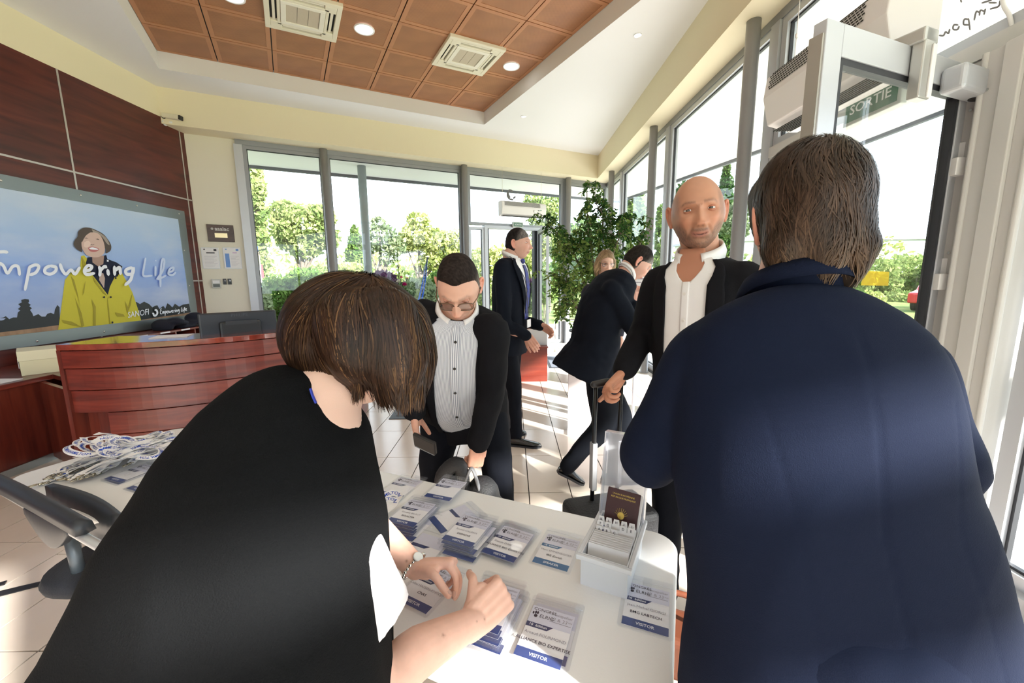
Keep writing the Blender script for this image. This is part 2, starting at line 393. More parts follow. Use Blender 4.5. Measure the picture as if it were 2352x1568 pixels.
wb.add([bk(uA-0.02, NG-0.005, 0), bk(uB, NG-0.005, 0), bk(uB, NG+0.15, 0), bk(uA-0.02, NG+0.15, 0), bk(uA-0.02, NG-0.005, ZB), bk(uB, NG-0.005, ZB), bk(uB, NG+0.15, ZB), bk(uA-0.02, NG+0.15, ZB)],
       [(0, 3, 2, 1), (4, 5, 6, 7), (0, 1, 5, 4), (1, 2, 6, 5), (2, 3, 7, 6), (3, 0, 4, 7)])
struct(wb.build('wall_back', M_WALLB))
# far wall behind the camera: glazed hall front with plain posts
rw = MB(); rw.box((XL, YB-0.15, 0), (XL+1.6, YB, ZC)); rw.box((XL, YB-0.15, 3.0), (XG, YB, ZC)); struct(rw.build('wall_rear', M_WHITE))

# --- back glazing -------------------------------------------------
def bbox(mb, u0, u1, n0, n1, z0, z1):
    V = [bk(u, n, z) for z in (z0, z1) for u, n in ((u0, n0), (u1, n0), (u1, n1), (u0, n1))]
    mb.add(V, [(0, 3, 2, 1), (4, 5, 6, 7), (0, 1, 5, 4), (1, 2, 6, 5), (2, 3, 7, 6), (3, 0, 4, 7)][::1]); return mb
def win(idx, u0, u1, z0, z1, fr=0.05, mat=M_ALU):
    fb_ = MB()
    bbox(fb_, u0, u0+fr, NG-0.03, NG+0.05, z0, z1); bbox(fb_, u1-fr, u1, NG-0.03, NG+0.05, z0, z1)
    bbox(fb_, u0+fr, u1-fr, NG-0.03, NG+0.05, z0, z0+fr); bbox(fb_, u0+fr, u1-fr, NG-0.03, NG+0.05, z1-fr, z1)
    o = struct(fb_.build('window_%d' % idx, mat))
    g = MB(); bbox(g, u0+fr, u1-fr, NG+0.008, NG+0.014, z0+fr, z1-fr); g.build('pane', M_GLASS, o)
    gk = MB(); e = 0.008
    bbox(gk, u0+fr, u0+fr+e, NG, NG+0.02, z0+fr, z1-fr); bbox(gk, u1-fr-e, u1-fr, NG, NG+0.02, z0+fr, z1-fr); bbox(gk, u0+fr, u1-fr, NG, NG+0.02, z1-fr-e, z1-fr)
    gk.build('gasket', M_RUBBER, o); return o
ZH = ZB-0.07
hd = MB(); bbox(hd, uB, 6.3, NG-0.04, NG+0.08, ZH, ZB); struct(hd.build('trim_3', M_ALU))
jb = MB(); bbox(jb, uB-0.02, uB+0.09, NG-0.045, NG+0.1, 0, ZH+0.001); struct(jb.build('trim_4', M_ALUL))
ZD = 2.44
win(1, uB+0.09, 0.40, 0.03, ZH); win(2, 0.45, 2.76, 0.03, ZH)
win(3, 2.88, 5.04, ZD+0.04, ZH)                       # transom light over the entrance
win(4, 2.88, 3.20, 0.03, ZD, 0.045, M_ALUL); win(5, 4.47, 5.04, 0.03, ZD, 0.045, M_ALUL)
win(6, 5.16, 6.22, 0.03, ZH)
for n_, (a, b) in enumerate(((0.40, 0.45), (2.76, 2.88), (5.04, 5.16))):
    m_ = MB(); bbox(m_, a, b, NG-0.045, NG+0.07, 0, ZH+0.002); struct(m_.build('trim_%d' % (5+n_), M_ALU))
# entrance doorway with its leaf swung into the room
df = MB(); bbox(df, 3.20, 3.27, NG-0.05, NG+0.08, 0, ZD+0.04); bbox(df, 4.40, 4.47, NG-0.05, NG+0.08, 0, ZD+0.04); bbox(df, 3.27, 4.40, NG-0.05, NG+0.08, ZD-0.02, ZD+0.04)
d1 = struct(df.build('door_1', M_ALUL))
def leaf(parent, P0, dirv, W, H, z0=0.03, fr=0.075, th=0.045, mat=M_ALUL, gmat=M_GLASS, top=None):
    """glazed door leaf standing from P0 along dirv"""
    dirv = nrm(dirv); nn = np.array([-dirv[1], dirv[0], 0]); T = frame(np.array([P0[0], P0[1], z0]), dirv, nn, UZ)
    tp = top or fr; Hh = H-z0
    b = MB(T); b.box((0, -th/2, 0), (fr, th/2, Hh)); b.box((W-fr, -th/2, 0), (W, th/2, Hh)); b.box((fr, -th/2, 0), (W-fr, th/2, fr*1.4)); b.box((fr, -th/2, Hh-tp), (W-fr, th/2, Hh))
    lf = b.build('door_leaf', mat, parent, bevel=0.003)
    g = MB(T); g.box((fr+.02, -0.004, fr*1.4+.02), (W-fr-.02, 0.004, Hh-tp-.02)); g.build('pane', gmat, lf)
    k = MB(T); s_ = 0.024
    k.box((fr, -th/2+.006, fr*1.4), (fr+s_, th/2-.006, Hh-tp)); k.box((W-fr-s_, -th/2+.006, fr*1.4), (W-fr, th/2-.006, Hh-tp)); k.box((fr+s_, -th/2+.006, fr*1.4), (W-fr-s_, th/2-.006, fr*1.4+s_)); k.box((fr+s_, -th/2+.006, Hh-tp-s_), (W-fr-s_, th/2-.006, Hh-tp))
    k.build('gasket', M_RUBBER, lf); return lf, T
Lp = at_z(1268, 818, 0.03); Hp = bk(4.41, NG-0.06, 0)
ld = nrm([Lp[0]-Hp[0], Lp[1]-Hp[1], 0])
lf1, T1 = leaf(d1, Hp, ld, 1.02, ZD-0.02)
hb = MB(T1); hb.tube([(0.94, 0.06, 0.75), (0.94, 0.06, 1.55)], 0.014, 10); hb.box((0.93, 0.0, 0.8), (0.95, 0.06, 0.82)); hb.box((0.93, 0.0, 1.48), (0.95, 0.06, 1.5)); hb.build('pull_bar', M_CHROME, lf1, True)
dc = MB(); bbox(dc, 3.275, 3.30, NG-0.03, NG+0.06, 0, ZD-0.02); bbox(dc, 4.33, 4.395, NG-0.04, NG+0.07, 0, ZD-0.02); dc.build('gasket', M_RUBBER, d1)
# --- right glazing ------------------------------------------------
def rbox(mb, y0, y1, x0, x1, z0, z1): return mb.box((x0, y0, z0), (x1, y1, z1))
def rwin(idx, y0, y1, z0, z1, fr=0.06, mat=M_ALUL):
    f = MB()
    f.box((XG-0.03, y0, z0), (XG+0.05, y0+fr, z1)); f.box((XG-0.03, y1-fr, z0), (XG+0.05, y1, z1)); f.box((XG-0.03, y0+fr, z0), (XG+0.05, y1-fr, z0+fr)); f.box((XG-0.03, y0+fr, z1-fr), (XG+0.05, y1-fr, z1))
    o = struct(f.build('window_%d' % idx, mat))
    MB().box((XG+0.008, y0+fr, z0+fr), (XG+0.014, y1-fr, z1-fr)).build('pane', M_GLASS, o)
    g = MB(); e = 0.012
    g.box((XG-.005, y0+fr, z0+fr), (XG+.02, y0+fr+e, z1-fr)); g.box((XG-.005, y1-fr-e, z0+fr), (XG+.02, y1-fr, z1-fr)); g.box((XG-.005, y0+fr, z1-fr-e), (XG+.02, y1-fr, z1-fr)); g.box((XG-.005, y0+fr, z0+fr), (XG+.02, y1-fr, z0+fr+e))
    g.build('gasket', M_RUBBER, o); return o
struct(MB().box((XG-0.04, YB, ZH), (XG+0.08, YCOR, ZB)).build('trim_8', M_ALU))
YM = [8.25, 5.87, 3.60]
rwin(7, 8.30, 9.45, 0.03, ZH); rwin(8, 5.93, 8.20, 0.03, ZH); rwin(9, 3.64, 5.80, 0.03, ZH)
for n_, y in enumerate(YM): struct(MB().box((XG-0.05, y-0.05 if n_ else y-0.05, 0), (XG+0.07, y+0.06, ZH+0.001)).build('trim_%d' % (9+n_), M_ALUL))
rwin(10, 0.45, 3.54, ZD+0.05, ZH)                     # light above the side door
# posts beside the side door, ridged profile
pf = MB()
pf.box((XG-0.05, 1.96, 0), (XG+0.07, 2.07, ZD-0.03)); pf.box((XG-0.09, 1.74, 0), (XG+0.07, 1.96, ZD-0.03)); pf.box((XG-0.11, 1.80, 0), (XG-0.09, 1.87, ZD-0.03)); pf.tube([(XG-0.088, 1.955, 0), (XG-0.088, 1.955, ZD-.03)], 0.014, 8); pf.tube([(XG-0.088, 1.745, 0), (XG-0.088, 1.745, ZD-.03)], 0.014, 8)
struct(pf.build('trim_12', pm('pale_post', (0.58, 0.575, 0.56), 0.45), bevel=0.004))
sr = MB()
for y, z in ((2.02, 2.2), (2.02, 1.55), (2.02, 1.0), (1.93, 2.25), (1.93, 0.98)): sr.tube([(XG-0.055 if y > 2 else XG-0.092, y, z), (XG-0.051 if y > 2 else XG-0.088, y, z)], 0.007, 8)
sr.build('screw', M_CHROME, bpy.data.objects['trim_12'])
rwin(13, 0.40, 1.70, 0.10, ZD-0.03); struct(MB().box((XG-0.08, -1.2, 0), (XG+0.06, 1.74, 0.10)).build('baseboard_right', M_ALUL))
struct(MB().box((XG-0.05, 0.30, 0.1), (XG+0.07, 0.40, ZH)).build('trim_13', M_ALUL))
rwin(14, -2.1, 0.30, 0.10, ZH); rwin(15, YB, -2.15, 0.10, ZH)
# side doorway: header, fixed frame, open leaf
hd2 = MB(); hd2.box((XG-0.06, 0.40, ZD-0.03), (XG+0.08, 3.54, ZD+0.05)); hd2.box((XG-0.05, 3.47, 0), (XG+0.07, 3.54, ZD-0.03))
d2 = struct(hd2.build('door_2', pm('pale_door_frame', (0.60, 0.60, 0.585), 0.45)))
a_ = np.array([1.185, 1.70]); h_ = np.array([2.185, 2.085]); WL2 = float(np.linalg.norm(h_-a_))
lf2, T2 = leaf(d2, h_, nrm([*(a_-h_), 0]), WL2, 2.40, 0.02, 0.10, 0.05, M_ALUL, glass_mat('door_glass', (0.95, 0.97, 0.96), 0.09), 0.115)
# hardware on the leaf (x from the hinge edge, -y towards the camera side? see sgn)
sg = 1.0 if (T2[:3, 1] @ (C_POS-T2[:3, 3])) > 0 else -1.0
def ly(a, b): return (min(a*sg, b*sg), max(a*sg, b*sg))
cl = MB(T2); y0, y1 = ly(0.025, 0.115); cl.box((0.02, y0, 2.215), (0.30, y1, 2.325)); cl.build('closer_body', M_ALUL, lf2, bevel=0.02, seg=4)
y0, y1 = ly(0.055, 0.085); vv = MB(T2); vv.lathe([(0.0, 0), (0.028, 0), (0.028, 0.004), (0.0, 0.004)], 20, RT(np.diag([1.3, .8, 1]), (0.09, 0.07*sg, 2.2125))); vv.build('sensor_eye', M_BLACKP, lf2)
y0, y1 = ly(0.03, 0.075); ar = MB(T2); ar.box((0.46, y0, 2.16), (0.54, y1, 2.43)); ar.box((0.45, min(-.05*sg, y1), 2.375), (0.55, max(-.05*sg, y1), 2.43)); ar.build('closer_arm', pm('worn_steel', (0.52, 0.52, 0.5), 0.35, 0.6), lf2, bevel=0.006)
y0, y1 = ly(0.074, 0.082); a2 = MB(T2); a2.box((0.462, y0, 2.165), (0.492, y1, 2.37)); a2.build('arm_cover', M_WPLAST, lf2, bevel=0.003)
ed = MB(T2); ed.box((WL2-0.004, -0.03, 0.0), (WL2+0.012, 0.02, 2.33)); ed.build('edge_plate', pm('bare_edge', (0.40, 0.38, 0.34), 0.4, 0.5), lf2)
for zz in (1.96, 1.42, 0.5):
    hg = MB(T2); y0, y1 = ly(0.015, 0.06); hg.box((-0.005, y0, zz), (0.055, y1, zz+0.085)); hg.build('hinge', M_WPLAST, lf2, bevel=0.003)
    hg = MB(); hg.box((XG-0.10, 2.0, zz-0.05), (XG-0.045, 2.05, zz+0.03)); hg.build('hinge', M_WPLAST, d2, bevel=0.003)

# --- round steel columns in front of the glazing --------------------
def column(p, label, r=0.056):
    c = MB().lathe([(r+0.012, 0), (r+0.012, 0.012), (r, 0.014), (r, ZB-0.001)], 28, RT(np.eye(3), (p[0], p[1], 0)))
    return tag(c.build('column', M_COLUMN, smooth=True), label, 'column', 'round steel columns along the glazing')
for px_, py_, lab in ((742, 342, 'grey round column left of the big back window, behind the black shawl'), (1066, 379, 'grey round column between the big back window and the entrance'), (1306, 408, 'grey round column right of the entrance, behind the ficus'),
                      (1405, 393, 'slim grey round column in the far corner of the right glazing'), (1502, 291, 'grey round column left of the open white shirt'), (1732, 48, 'tallest-looking grey round column above the navy-jacketed person')):
    column(at_z(px_, py_, ZB), lab)
# ================================================================== ceiling fixtures
M_DARK = pm('dark_slot', (0.01, 0.008, 0.006), 0.7)
def cassette(cell, label):
    c = cf(U0+TS*(cell[0]+0.5), V1-TS*(cell[1]+0.5), ZT)
    t = thing('ceiling_cassette', label, 'air conditioner', c, 0, 'ceiling air conditioners')
    T = frame(c, D1, D2, UZ)
    h = 0.35; i = 0.205; d = -0.035
    def rq(lo, hi, z0, z1, mb): mb.box((lo[0], lo[1], z0), (hi[0], hi[1], z1), T)
    f = MB()
    # frame with four slots: outer band, corners, inner band
    f.box((-h, -h, d), (h, -0.30, 0.01), T); f.box((-h, 0.30, d), (h, h, 0.01), T); f.box((-h, -0.30, d), (-0.30, 0.30, 0.01), T); f.box((0.30, -0.30, d), (h, 0.30, 0.01), T)
    for sx in (-1, 1):
        for sy in (-1, 1): f.box((min(sx*0.19, sx*0.30), min(sy*0.19, sy*0.30), d), (max(sx*0.19, sx*0.30), max(sy*0.19, sy*0.30), 0.01), T)
    for a, b in (((-.235, -.235), (.235, -.205)), ((-.235, .205), (.235, .235)), ((-.235, -.205), (-.205, .205)), ((.205, -.205), (.235, .205))): f.box((*a, d), (*b, 0.01), T)
    f.build('frame', M_CREAM, t, bevel=0.006)
    s = MB()
    for a, b in (((-.19, -.30), (.19, -.235)), ((-.19, .235), (.19, .30)), ((-.30, -.19), (-.235, .19)), ((.235, -.19), (.30, .19))): s.box((*a, -0.004), (*b, 0.01), T)
    s.build('slot', M_DARK, t)
    for k in range(4):
        l = MB(); R = RT(rotz(k*math.pi/2), (0, 0, 0)); l.box((-.185, .252, -.022), (.185, .278, -.018), T @ R @ RT(rotx(0.0), (0, 0, 0))); l.build('louver', M_CREAM, t)
    g = MB(); g.box((-.203, -.203, d-.004), (.203, -.155, 0.005), T); g.box((-.203, .155, d-.004), (.203, .203, 0.005), T); g.box((-.203, -.155, d-.004), (-.155, .155, .005), T); g.box((.155, -.155, d-.004), (.203, .155, .005), T)
    gr = g.build('grille_frame', pm('cream_grille_frame', (.80, .78, .68), .5), t, bevel=0.004)
    m = MB()
    for k in range(3): m.box((-.155+k*.1035, -.155, d+.006), (-.155+k*.1035+.1, .155, .0), T)
    m.build('filter', pm('filter_mesh', (.55, .49, .38), .8, bump=(300, .3)), gr)
    return t
cassette(AC_CELLS[0], 'square cream ceiling air conditioner beside the bare-bulb spot nearest the coffer corner'.replace('bare-bulb spot', 'downlight'))
cassette(AC_CELLS[1], 'square cream ceiling air conditioner cut by the top edge of the picture')
M_LAMP = pm('lamp_diffuser', (0.9, 0.9, 0.9), 0.4, emit=((1.0, 0.98, 0.93), 9.0))
def downlight(c, r, label, name='downlight', grp='round ceiling downlights', z=0.0):
    t = thing(name, label, 'ceiling light', c, 0, grp); T = RT(np.eye(3), c)
    MB(T).lathe([(r*0.86, 0.0), (r*0.86, -0.008), (r, -0.010), (r*1.02, -0.002), (r*1.02, 0.0)], 32, caps=False).build('trim_ring', M_WPLAST, t, True)
    MB(T).lathe([(0.002, -0.003), (r*0.87, -0.003), (r*0.87, 0.0), (0.002, 0.0)], 32).build('diffuser', M_LAMP, t)
for cell, lab in zip(LIGHT_CELLS, ('lit round downlight between the two ceiling air conditioners', 'lit round downlight nearest the grey coffer edge', 'lit round downlight cut by the top edge, left of an air conditioner')):
    downlight(cf(U0+TS*(cell[0]+0.5), V1-TS*(cell[1]+0.5), ZT), 0.108, lab)
for (x, y), lab in (((1465, 80), 'small recessed spotlight in the white ceiling near the right soffit'), ((1203, 267), 'small lit recessed spotlight near the acute coffer corner')):
    downlight(at_z(x, y, ZC), 0.042, lab, 'spotlight', 'small recessed spotlights')

# ================================================================== air curtains, signs
M_ACW = pm('air_curtain_white', (0.78, 0.75, 0.74), 0.45)
def air_curtain(c, ux, un, L_, lab, slots, ps=1.0, ztop=ZB):
    """c: centre; ux: length axis; un: outward into the room; profile tall 0.24 deep 0.17"""
    t = thing('air_curtain', lab, 'air curtain', c, 0, 'hanging air curtains over the doors')
    T = frame(c, ux, un*ps, np.cross(ux, un)*ps)
    sgz = 1 if T[2, 2] > 0 else -1
    prof = [(-0.02, .12), (.11, .12), (.15, .09), (.16, .0), (.13, -.12), (.02, -.15), (-.02, -.15)]
    b = MB(); b.prism([(p[0], p[1]*sgz) for p in prof], -L_/2, L_/2, T @ np.array([[0, 0, 1, 0], [1, 0, 0, 0], [0, 1, 0, 0], [0, 0, 0, 1.0]]))
    b.build('housing', M_ACW, t, bevel=0.006)
    s = MB(); nx, nz = slots; sp = L_*0.80/nx
    for j in range(nz):
        for i in range(nx):
            x = -L_*0.44+(i+0.5*(j % 2))*sp; z = 0.105-j*0.075/max(nz-1, 1)
            y = 0.1515+0.010*(0.09-min(z, .09))/.09 if z < 0.09 else 0.151-(z-.09)/.03*.04
            hx, hz = sp*0.40, 0.075/max(nz-1, 1)*0.27
            s.add([(x-hx, y+.0015, (z-hz)*sgz), (x+hx, y+.0015, (z-hz)*sgz), (x+hx+.0, y+.0015, (z+hz)*sgz), (x-hx, y+.0015, (z+hz)*sgz)], [(0, 1, 2, 3)], T)
    tag(s.build('intake_slot', M_DARK, t), kind='stuff')
    k = MB(); k.lathe([(.024, 0), (.022, .016), (.002, .017)], 20, T @ RT(rotx(-math.pi/2*1.0), (L_*.22, .152, -.045*sgz))); k.build('dial', M_WPLAST, t, True)
    k = MB(); k.box((L_*.30, .150, -.028*sgz-.006), (L_*.335, .160, -.028*sgz+.006), T); k.build('switch', M_BLACKP, t)
    k = MB(); k.box((L_*.35, .150, -.022*sgz-.006), (L_*.385, .161, -.022*sgz+.006), T); k.build('switch', pm('green_switch', (.02, .18, .06), .4), t)
    o = MB()
    for j in range(7): o.box((-L_*.46, .03+j*.013, -.153*sgz if sgz > 0 else .149), (L_*.46, .036+j*.013, -.149*sgz if sgz > 0 else .153), T)
    tag(o.build('outlet_louver', M_DARK, t), kind='stuff')
    for sx in (-1, 1):
        wv = MB(); q = T[:3, :3] @ np.array([sx*L_*.44, .05, .12*sgz])+T[:3, 3]; wv.tube([q, (q[0], q[1], q[2]+.18), (q[0], q[1], q[2]+.185), (q[0], q[1], q[2]+.21), (q[0], q[1], q[2]+.215), (q[0], q[1], ztop)], [.0025, .0025, .007, .007, .0025, .0025], 6); wv.build('hanging_wire', M_CHROME, t)
    return t
cA = (at_n(1197, 481, NG-0.22)); air_curtain(cA, D1, -N1, 0.98, 'small grey air curtain hanging over the back entrance', (34, 9))
cB = at_x(2010, 88, XG-0.20); cB[1] = 2.85; cB[2] = 2.86
air_curtain(np.array([XG-0.20, 2.57, 2.66]), np.array([0, -1.0, 0]), np.array([-1.0, 0, 0]), .94, 'large white air curtain hanging above the open side door', (34, 8), 1.45)
M_SIGNG = pm('exit_green', (0.09, 0.20, 0.13), 0.35)
def exit_sign(c, ux, un, w_, h_, lab, depth=0.05):
    t = thing('exit_sign', lab, 'sign', c, 0); T = frame(c, ux, UZ, np.cross(ux, UZ))
    if T[:3, 2] @ un < 0: T = frame(c, -ux, UZ, np.cross(-ux, UZ))
    MB(T).box((-w_/2-.02, -h_/2-.02, -depth), (w_/2+.02, h_/2+.02, 0)).build('casing', pm('pale_casing', (.55, .58, .54), .35), t, bevel=.006)
    MB(T).box((-w_/2, -h_/2, 0), (w_/2, h_/2, .004)).build('face', M_SIGNG, t)
    V, Fc = text_vf('SORTIE', h_*0.62, 'CENTER', 0.012); b = MB(T); b.add(V*np.array([1.15, 1, 1])+np.array([0, 0.0, .006]), Fc); b.build('lettering', flat('sign_white', (.85, .87, .85)), t); return t
cs_ = at_n(1190, 516, NG-0.10); exit_sign(cs_, D1, -N1, 0.20, 0.07, 'small exit sign box above the back entrance door')
exit_sign(np.array([XG-0.11, 2.52, ZD-0.005]), np.array([0, 1.0, 0]), np.array([-1.0, 0, 0]), 0.34, 0.12, 'green exit sign above the side door, seen through the open glass leaf', .04)

# ================================================================== brush lettering
def stroke_glyphs():
    g = {}
    g['E'] = [[(3.2, 9.3), (1.4, 9.0), (.7, 7.2), (1.5, 6.0), (2.8, 5.8)], [(1.6, 5.9), (.5, 4.5), (.3, 2.2), (1.2, .5), (3.4, .6)]]
    g['m'] = [[(.2, 4.2), (.5, 2.2), (.4, .3)], [(.5, 2.6), (1.3, 4.2), (1.9, 3.6), (2.0, .6)], [(2.0, 2.6), (2.9, 4.3), (3.5, 3.5), (3.7, .3)]]
    g['p'] = [[(.9, 4.2), (.7, 0), (.3, -3.8)], [(.9, 3.4), (1.8, 4.4), (2.7, 3.6), (2.5, 1.8), (1.5, .9), (.8, 1.2)]]
    g['o'] = [[(1.8, 4.2), (.7, 3.4), (.3, 1.8), (1.2, .4), (2.6, .8), (3.0, 2.6), (2.2, 4.0), (1.6, 4.2)]]
    g['w'] = [[(.2, 4.3), (.6, 2.2), (1.2, .5), (2.2, 2.6), (2.6, .7), (3.4, 1.4), (4.3, 3.2), (4.4, 4.4)]]
    g['e'] = [[(.6, 2.2), (1.8, 2.7), (2.6, 3.5), (1.9, 4.3), (.8, 3.6), (.4, 1.8), (1.1, .5), (2.3, .4), (3.2, 1.0)]]
    g['r'] = [[(.4, 4.2), (.6, 2.2), (.5, .3)], [(.6, 2.4), (1.2, 3.8), (2.2, 4.1)]]
    g['i'] = [[(.5, 3.9), (.6, 2), (.7, .4)], [(.5, 5.6), (.6, 5.9)]]
    g['n'] = [[(.3, 4.1), (.5, 2), (.4, .4)], [(.5, 2.4), (1.6, 4.0), (2.4, 3.2), (2.5, .5)]]
    g['g'] = [[(2.5, 3.9), (1.3, 4.2), (.5, 3.0), (.9, 1.6), (2.0, 2.0), (2.6, 3.8), (2.7, .6), (2.0, -2.6), (.3, -3.0)]]
    g['L'] = [[(.8, 7.2), (.5, 3.8), (.3, .8), (1.2, .4), (2.6, .5)]]
    g['f'] = [[(.2, 0.2), (1.6, 1.4), (2.6, 4.4), (2.4, 6.2), (1.6, 5.8), (1.3, 3.0), (1.2, -2.8)], [(.2, 1.2), (2.2, 1.6)]]
    return g
GL = stroke_glyphs(); GW = dict(E=4.2, m=4.6, p=3.5, o=3.8, w=5.0, e=3.8, r=2.7, i=1.6, n=3.5, g=3.9, L=3.3, f=3.2)
STK = [0]
def strokes_to(mb, lines, mapf, wd, nv=(1.0, 0, 0)):
    """thick polylines; mapf maps 2-D points to 3-D"""
    for ln in lines:
        P = catmull([np.array([a, b, 0.0]) for a, b in ln], 5)[:, :2]
        tg = np.gradient(P, axis=0); tg /= np.linalg.norm(tg, axis=1)[:, None]+1e-9; nn = np.stack([-tg[:, 1], tg[:, 0]], 1)
        m = len(P); W2 = wd/2*np.ones(m); W2[0] *= .75; W2[-1] *= .75
        capA = [P[0]-tg[0]*wd*.35]; capB = [P[-1]+tg[-1]*wd*.35]
        Lf = np.vstack([capA, P+nn*W2[:, None], capB]); Rt = np.vstack([capA, P-nn*W2[:, None], capB])
        k = len(Lf); nv_ = np.array(nv)*1.2e-5; V = [mapf(p)+nv_*(STK[0]+i) for i, p in enumerate(Lf)]+[mapf(p)+nv_*(STK[0]+i) for i, p in enumerate(Rt)]; STK[0] = (STK[0]+k) % 400
        mb.add(V, [(i, i+1, k+i+1, k+i) for i in range(k-1)])
def brush_word(word, x0=0.0):
    out = []; x = x0
    for ch in word:
        if ch == ' ': x += 2.2; continue
        for ln in GL[ch]: out.append([(a+x, b) for a, b in ln])
        x += GW[ch]
    return out, x

# ================================================================== big poster on the wooden wall
XP = XL+0.032
def pw(x, y, d=0.0): return at_x(x, y, XP+d)
def pq(X, Y): return (X/5.2267, 480+Y/5.2267)          # from the close-up to photo pixels
yz = lambda p: (p[1], p[2])
pt = thing('poster', 'large framed wall poster of a person in a yellow raincoat under a blue sky', 'poster', (XL, 3.0, 0.855))
z0_, z1_, y1_ = 0.855, 2.426, 5.90; y0_ = 1.2
fr = MB(); b_ = 0.125
for lo, hi in (((y0_, z0_), (y1_, z0_+b_)), ((y0_, z1_-b_), (y1_, z1_)), ((y1_-b_, z0_+b_), (y1_, z1_-b_)), ((y0_, z0_+b_), (y0_+b_, z1_-b_))): fr.box((XL, lo[0], lo[1]), (XL+0.030, hi[0], hi[1]))
fr.build('frame', pm('poster_steel', (.22, .25, .26), .35, .7, bump=(30, .04, (1, 60, 1))), pt, bevel=0.002)
def sky_print():
    m, t, b, o = nt('printed_sky'); tc = N(t, 'ShaderNodeTexCoord'); sp = N(t, 'ShaderNodeSeparateXYZ'); L(t, tc.outputs['Object'], sp.inputs[0])
    mr = N(t, 'ShaderNodeMapRange'); mr.inputs[1].default_value = 0.0; mr.inputs[2].default_value = 1.55; L(t, sp.outputs[2], mr.inputs[0])
    n = N(t, 'ShaderNodeTexNoise'); n.inputs['Scale'].default_value = 1.6; n.inputs['Detail'].default_value = 5; L(t, coords(t, (1, .8, 2.2)), n.inputs[0])
    r = N(t, 'ShaderNodeValToRGB'); e = r.color_ramp.elements; e[0].color = (.36, .42, .62, 1); e[1].color = (.50, .62, .78, 1); x = e.new(.45); x.color = (.28, .42, .80, 1); x = e.new(.7); x.color = (.38, .53, .80, 1)
    L(t, mr.outputs[0], r.inputs[0]); mx = N(t, 'ShaderNodeMixRGB'); mx.inputs[2].default_value = (.62, .68, .80, 1)
    cr = N(t, 'ShaderNodeValToRGB'); cr.color_ramp.elements[0].position = .45; cr.color_ramp.elements[1].position = .8; cr.color_ramp.elements[1].color = (.7, .7, .7, 1); L(t, n.outputs[0], cr.inputs[0]); L(t, cr.outputs[0], mx.inputs[0]); L(t, r.outputs[0], mx.inputs[1]); L(t, mx.outputs[0], b.inputs['Base Color'])
    b.inputs['Roughness'].default_value = .35; return m
MB().box((XL, y0_+b_-.004, z0_+b_-.004), (XL+.026, y1_-b_+.004, z1_-b_+.004)).build('print_sheet', sky_print(), pt)
for k, (x, y) in enumerate(((2, 414), (185, 448), (314, 472), (411, 491), (423, 575), (435, 656), (355, 745), (239, 761), (85, 783))):
    p = at_x(x, y, XL+.030); s_ = MB(); s_.lathe([(.011, 0), (.009, .006), (.001, .008)], 12, RT(roty(math.pi/2), p)); s_.build('screw', M_CHROME, pt, True)
lay = [0]
ZMIN = z0_+b_
def shape(nm, pts, mat, parent=None, crop=True):
    lay[0] += 1; d = -0.005+0.0004*lay[0]
    V = []
    for X, Y in pts:
        p = pw(*pq(X, Y), d)
        if crop: p[2] = max(p[2], ZMIN); p[1] = max(p[1], y0_+b_)
        V.append(p)
    b = MB(); n = len(V); b.add(V, [tuple(range(n-1, -1, -1))]); return b.build(nm, mat, parent or pt)
def sm(pts, n=6, closed=True):
    P = [np.array([a, b, 0.0]) for a, b in pts]
    return [tuple(q[:2]) for q in catmull(P+[P[0]] if closed else P, n)[:-1]]
mY, mYd, mNavy, mSkin, mHair, mHairL = flat('print_yellow', (.62, .56, .06)), flat('print_olive', (.38, .33, .04)), flat('print_navy', (.012, .016, .04)), flat('print_skin', (.66, .48, .41)), flat('print_hair', (.10, .08, .07)), flat('print_hair_light', (.36, .31, .27))
mTree, mField = pm('print_trees', (.012, .016, .02), .5), pm('print_field', (.40, .25, .15), .6, c2=(.28, .17, .10), var=(6, (1, 3, 1)))
mWh = flat('print_white', (.86, .90, .98)); mPale = flat('print_pale_lettering', (.60, .70, .92))
shape('field', [(-1800, 1900), (-1800, 1480), (0, 1470), (420, 1420), (720, 1390), (1690, 1300), (2290, 1215), (2300, 1500), (1600, 1600)], mField)
tl = [(-1800, 1480), (-1800, 1350)]; random.seed(3)
for i in range(60): x = -1700+i*30; tl.append((x, 1310+random.uniform(-40, 30)))
tl += [(0, 1310), (40, 1300), (70, 1285), (110, 1320), (160, 1300), (205, 1300), (215, 1240), (245, 1215), (215, 1200), (250, 1170), (220, 1140), (262, 1120), (255, 1090), (300, 1078), (345, 1085), (350, 1115), (335, 1125), (372, 1150), (350, 1165), (385, 1190), (360, 1210), (388, 1250), (400, 1285), (460, 1260), (500, 1290), (545, 1290), (570, 1255), (610, 1245), (650, 1260), (660, 1205), (690, 1150), (715, 1180), (720, 1390), (420, 1430), (0, 1480)]
shape('tree_line', tl, mTree)
shape('tree_line', [(1600, 1330), (1600, 1120), (1640, 1115), (1680, 1140), (1730, 1110), (1790, 1140), (1830, 1180), (1860, 1160), (1890, 1155), (1915, 1200), (1960, 1160), (1985, 1195), (2010, 1130), (2040, 1150), (2070, 1180), (2100, 1135), (2150, 1170), (2200, 1145), (2270, 1135), (2290, 1240), (1690, 1330)], mTree)
shape('coat', [(705, 1900), (700, 1460), (740, 1150), (780, 850), (850, 760), (960, 715), (975, 565), (1010, 555), (1050, 600), (1100, 660), (1470, 690), (1450, 740), (1510, 850), (1590, 1000), (1650, 1180), (1700, 1370), (1500, 1900)], mY)
shape('coat_collar', [(1240, 560), (1275, 550), (1290, 600), (1400, 640), (1468, 688), (1440, 760), (1410, 810), (1330, 830), (1260, 760)], mNavy)
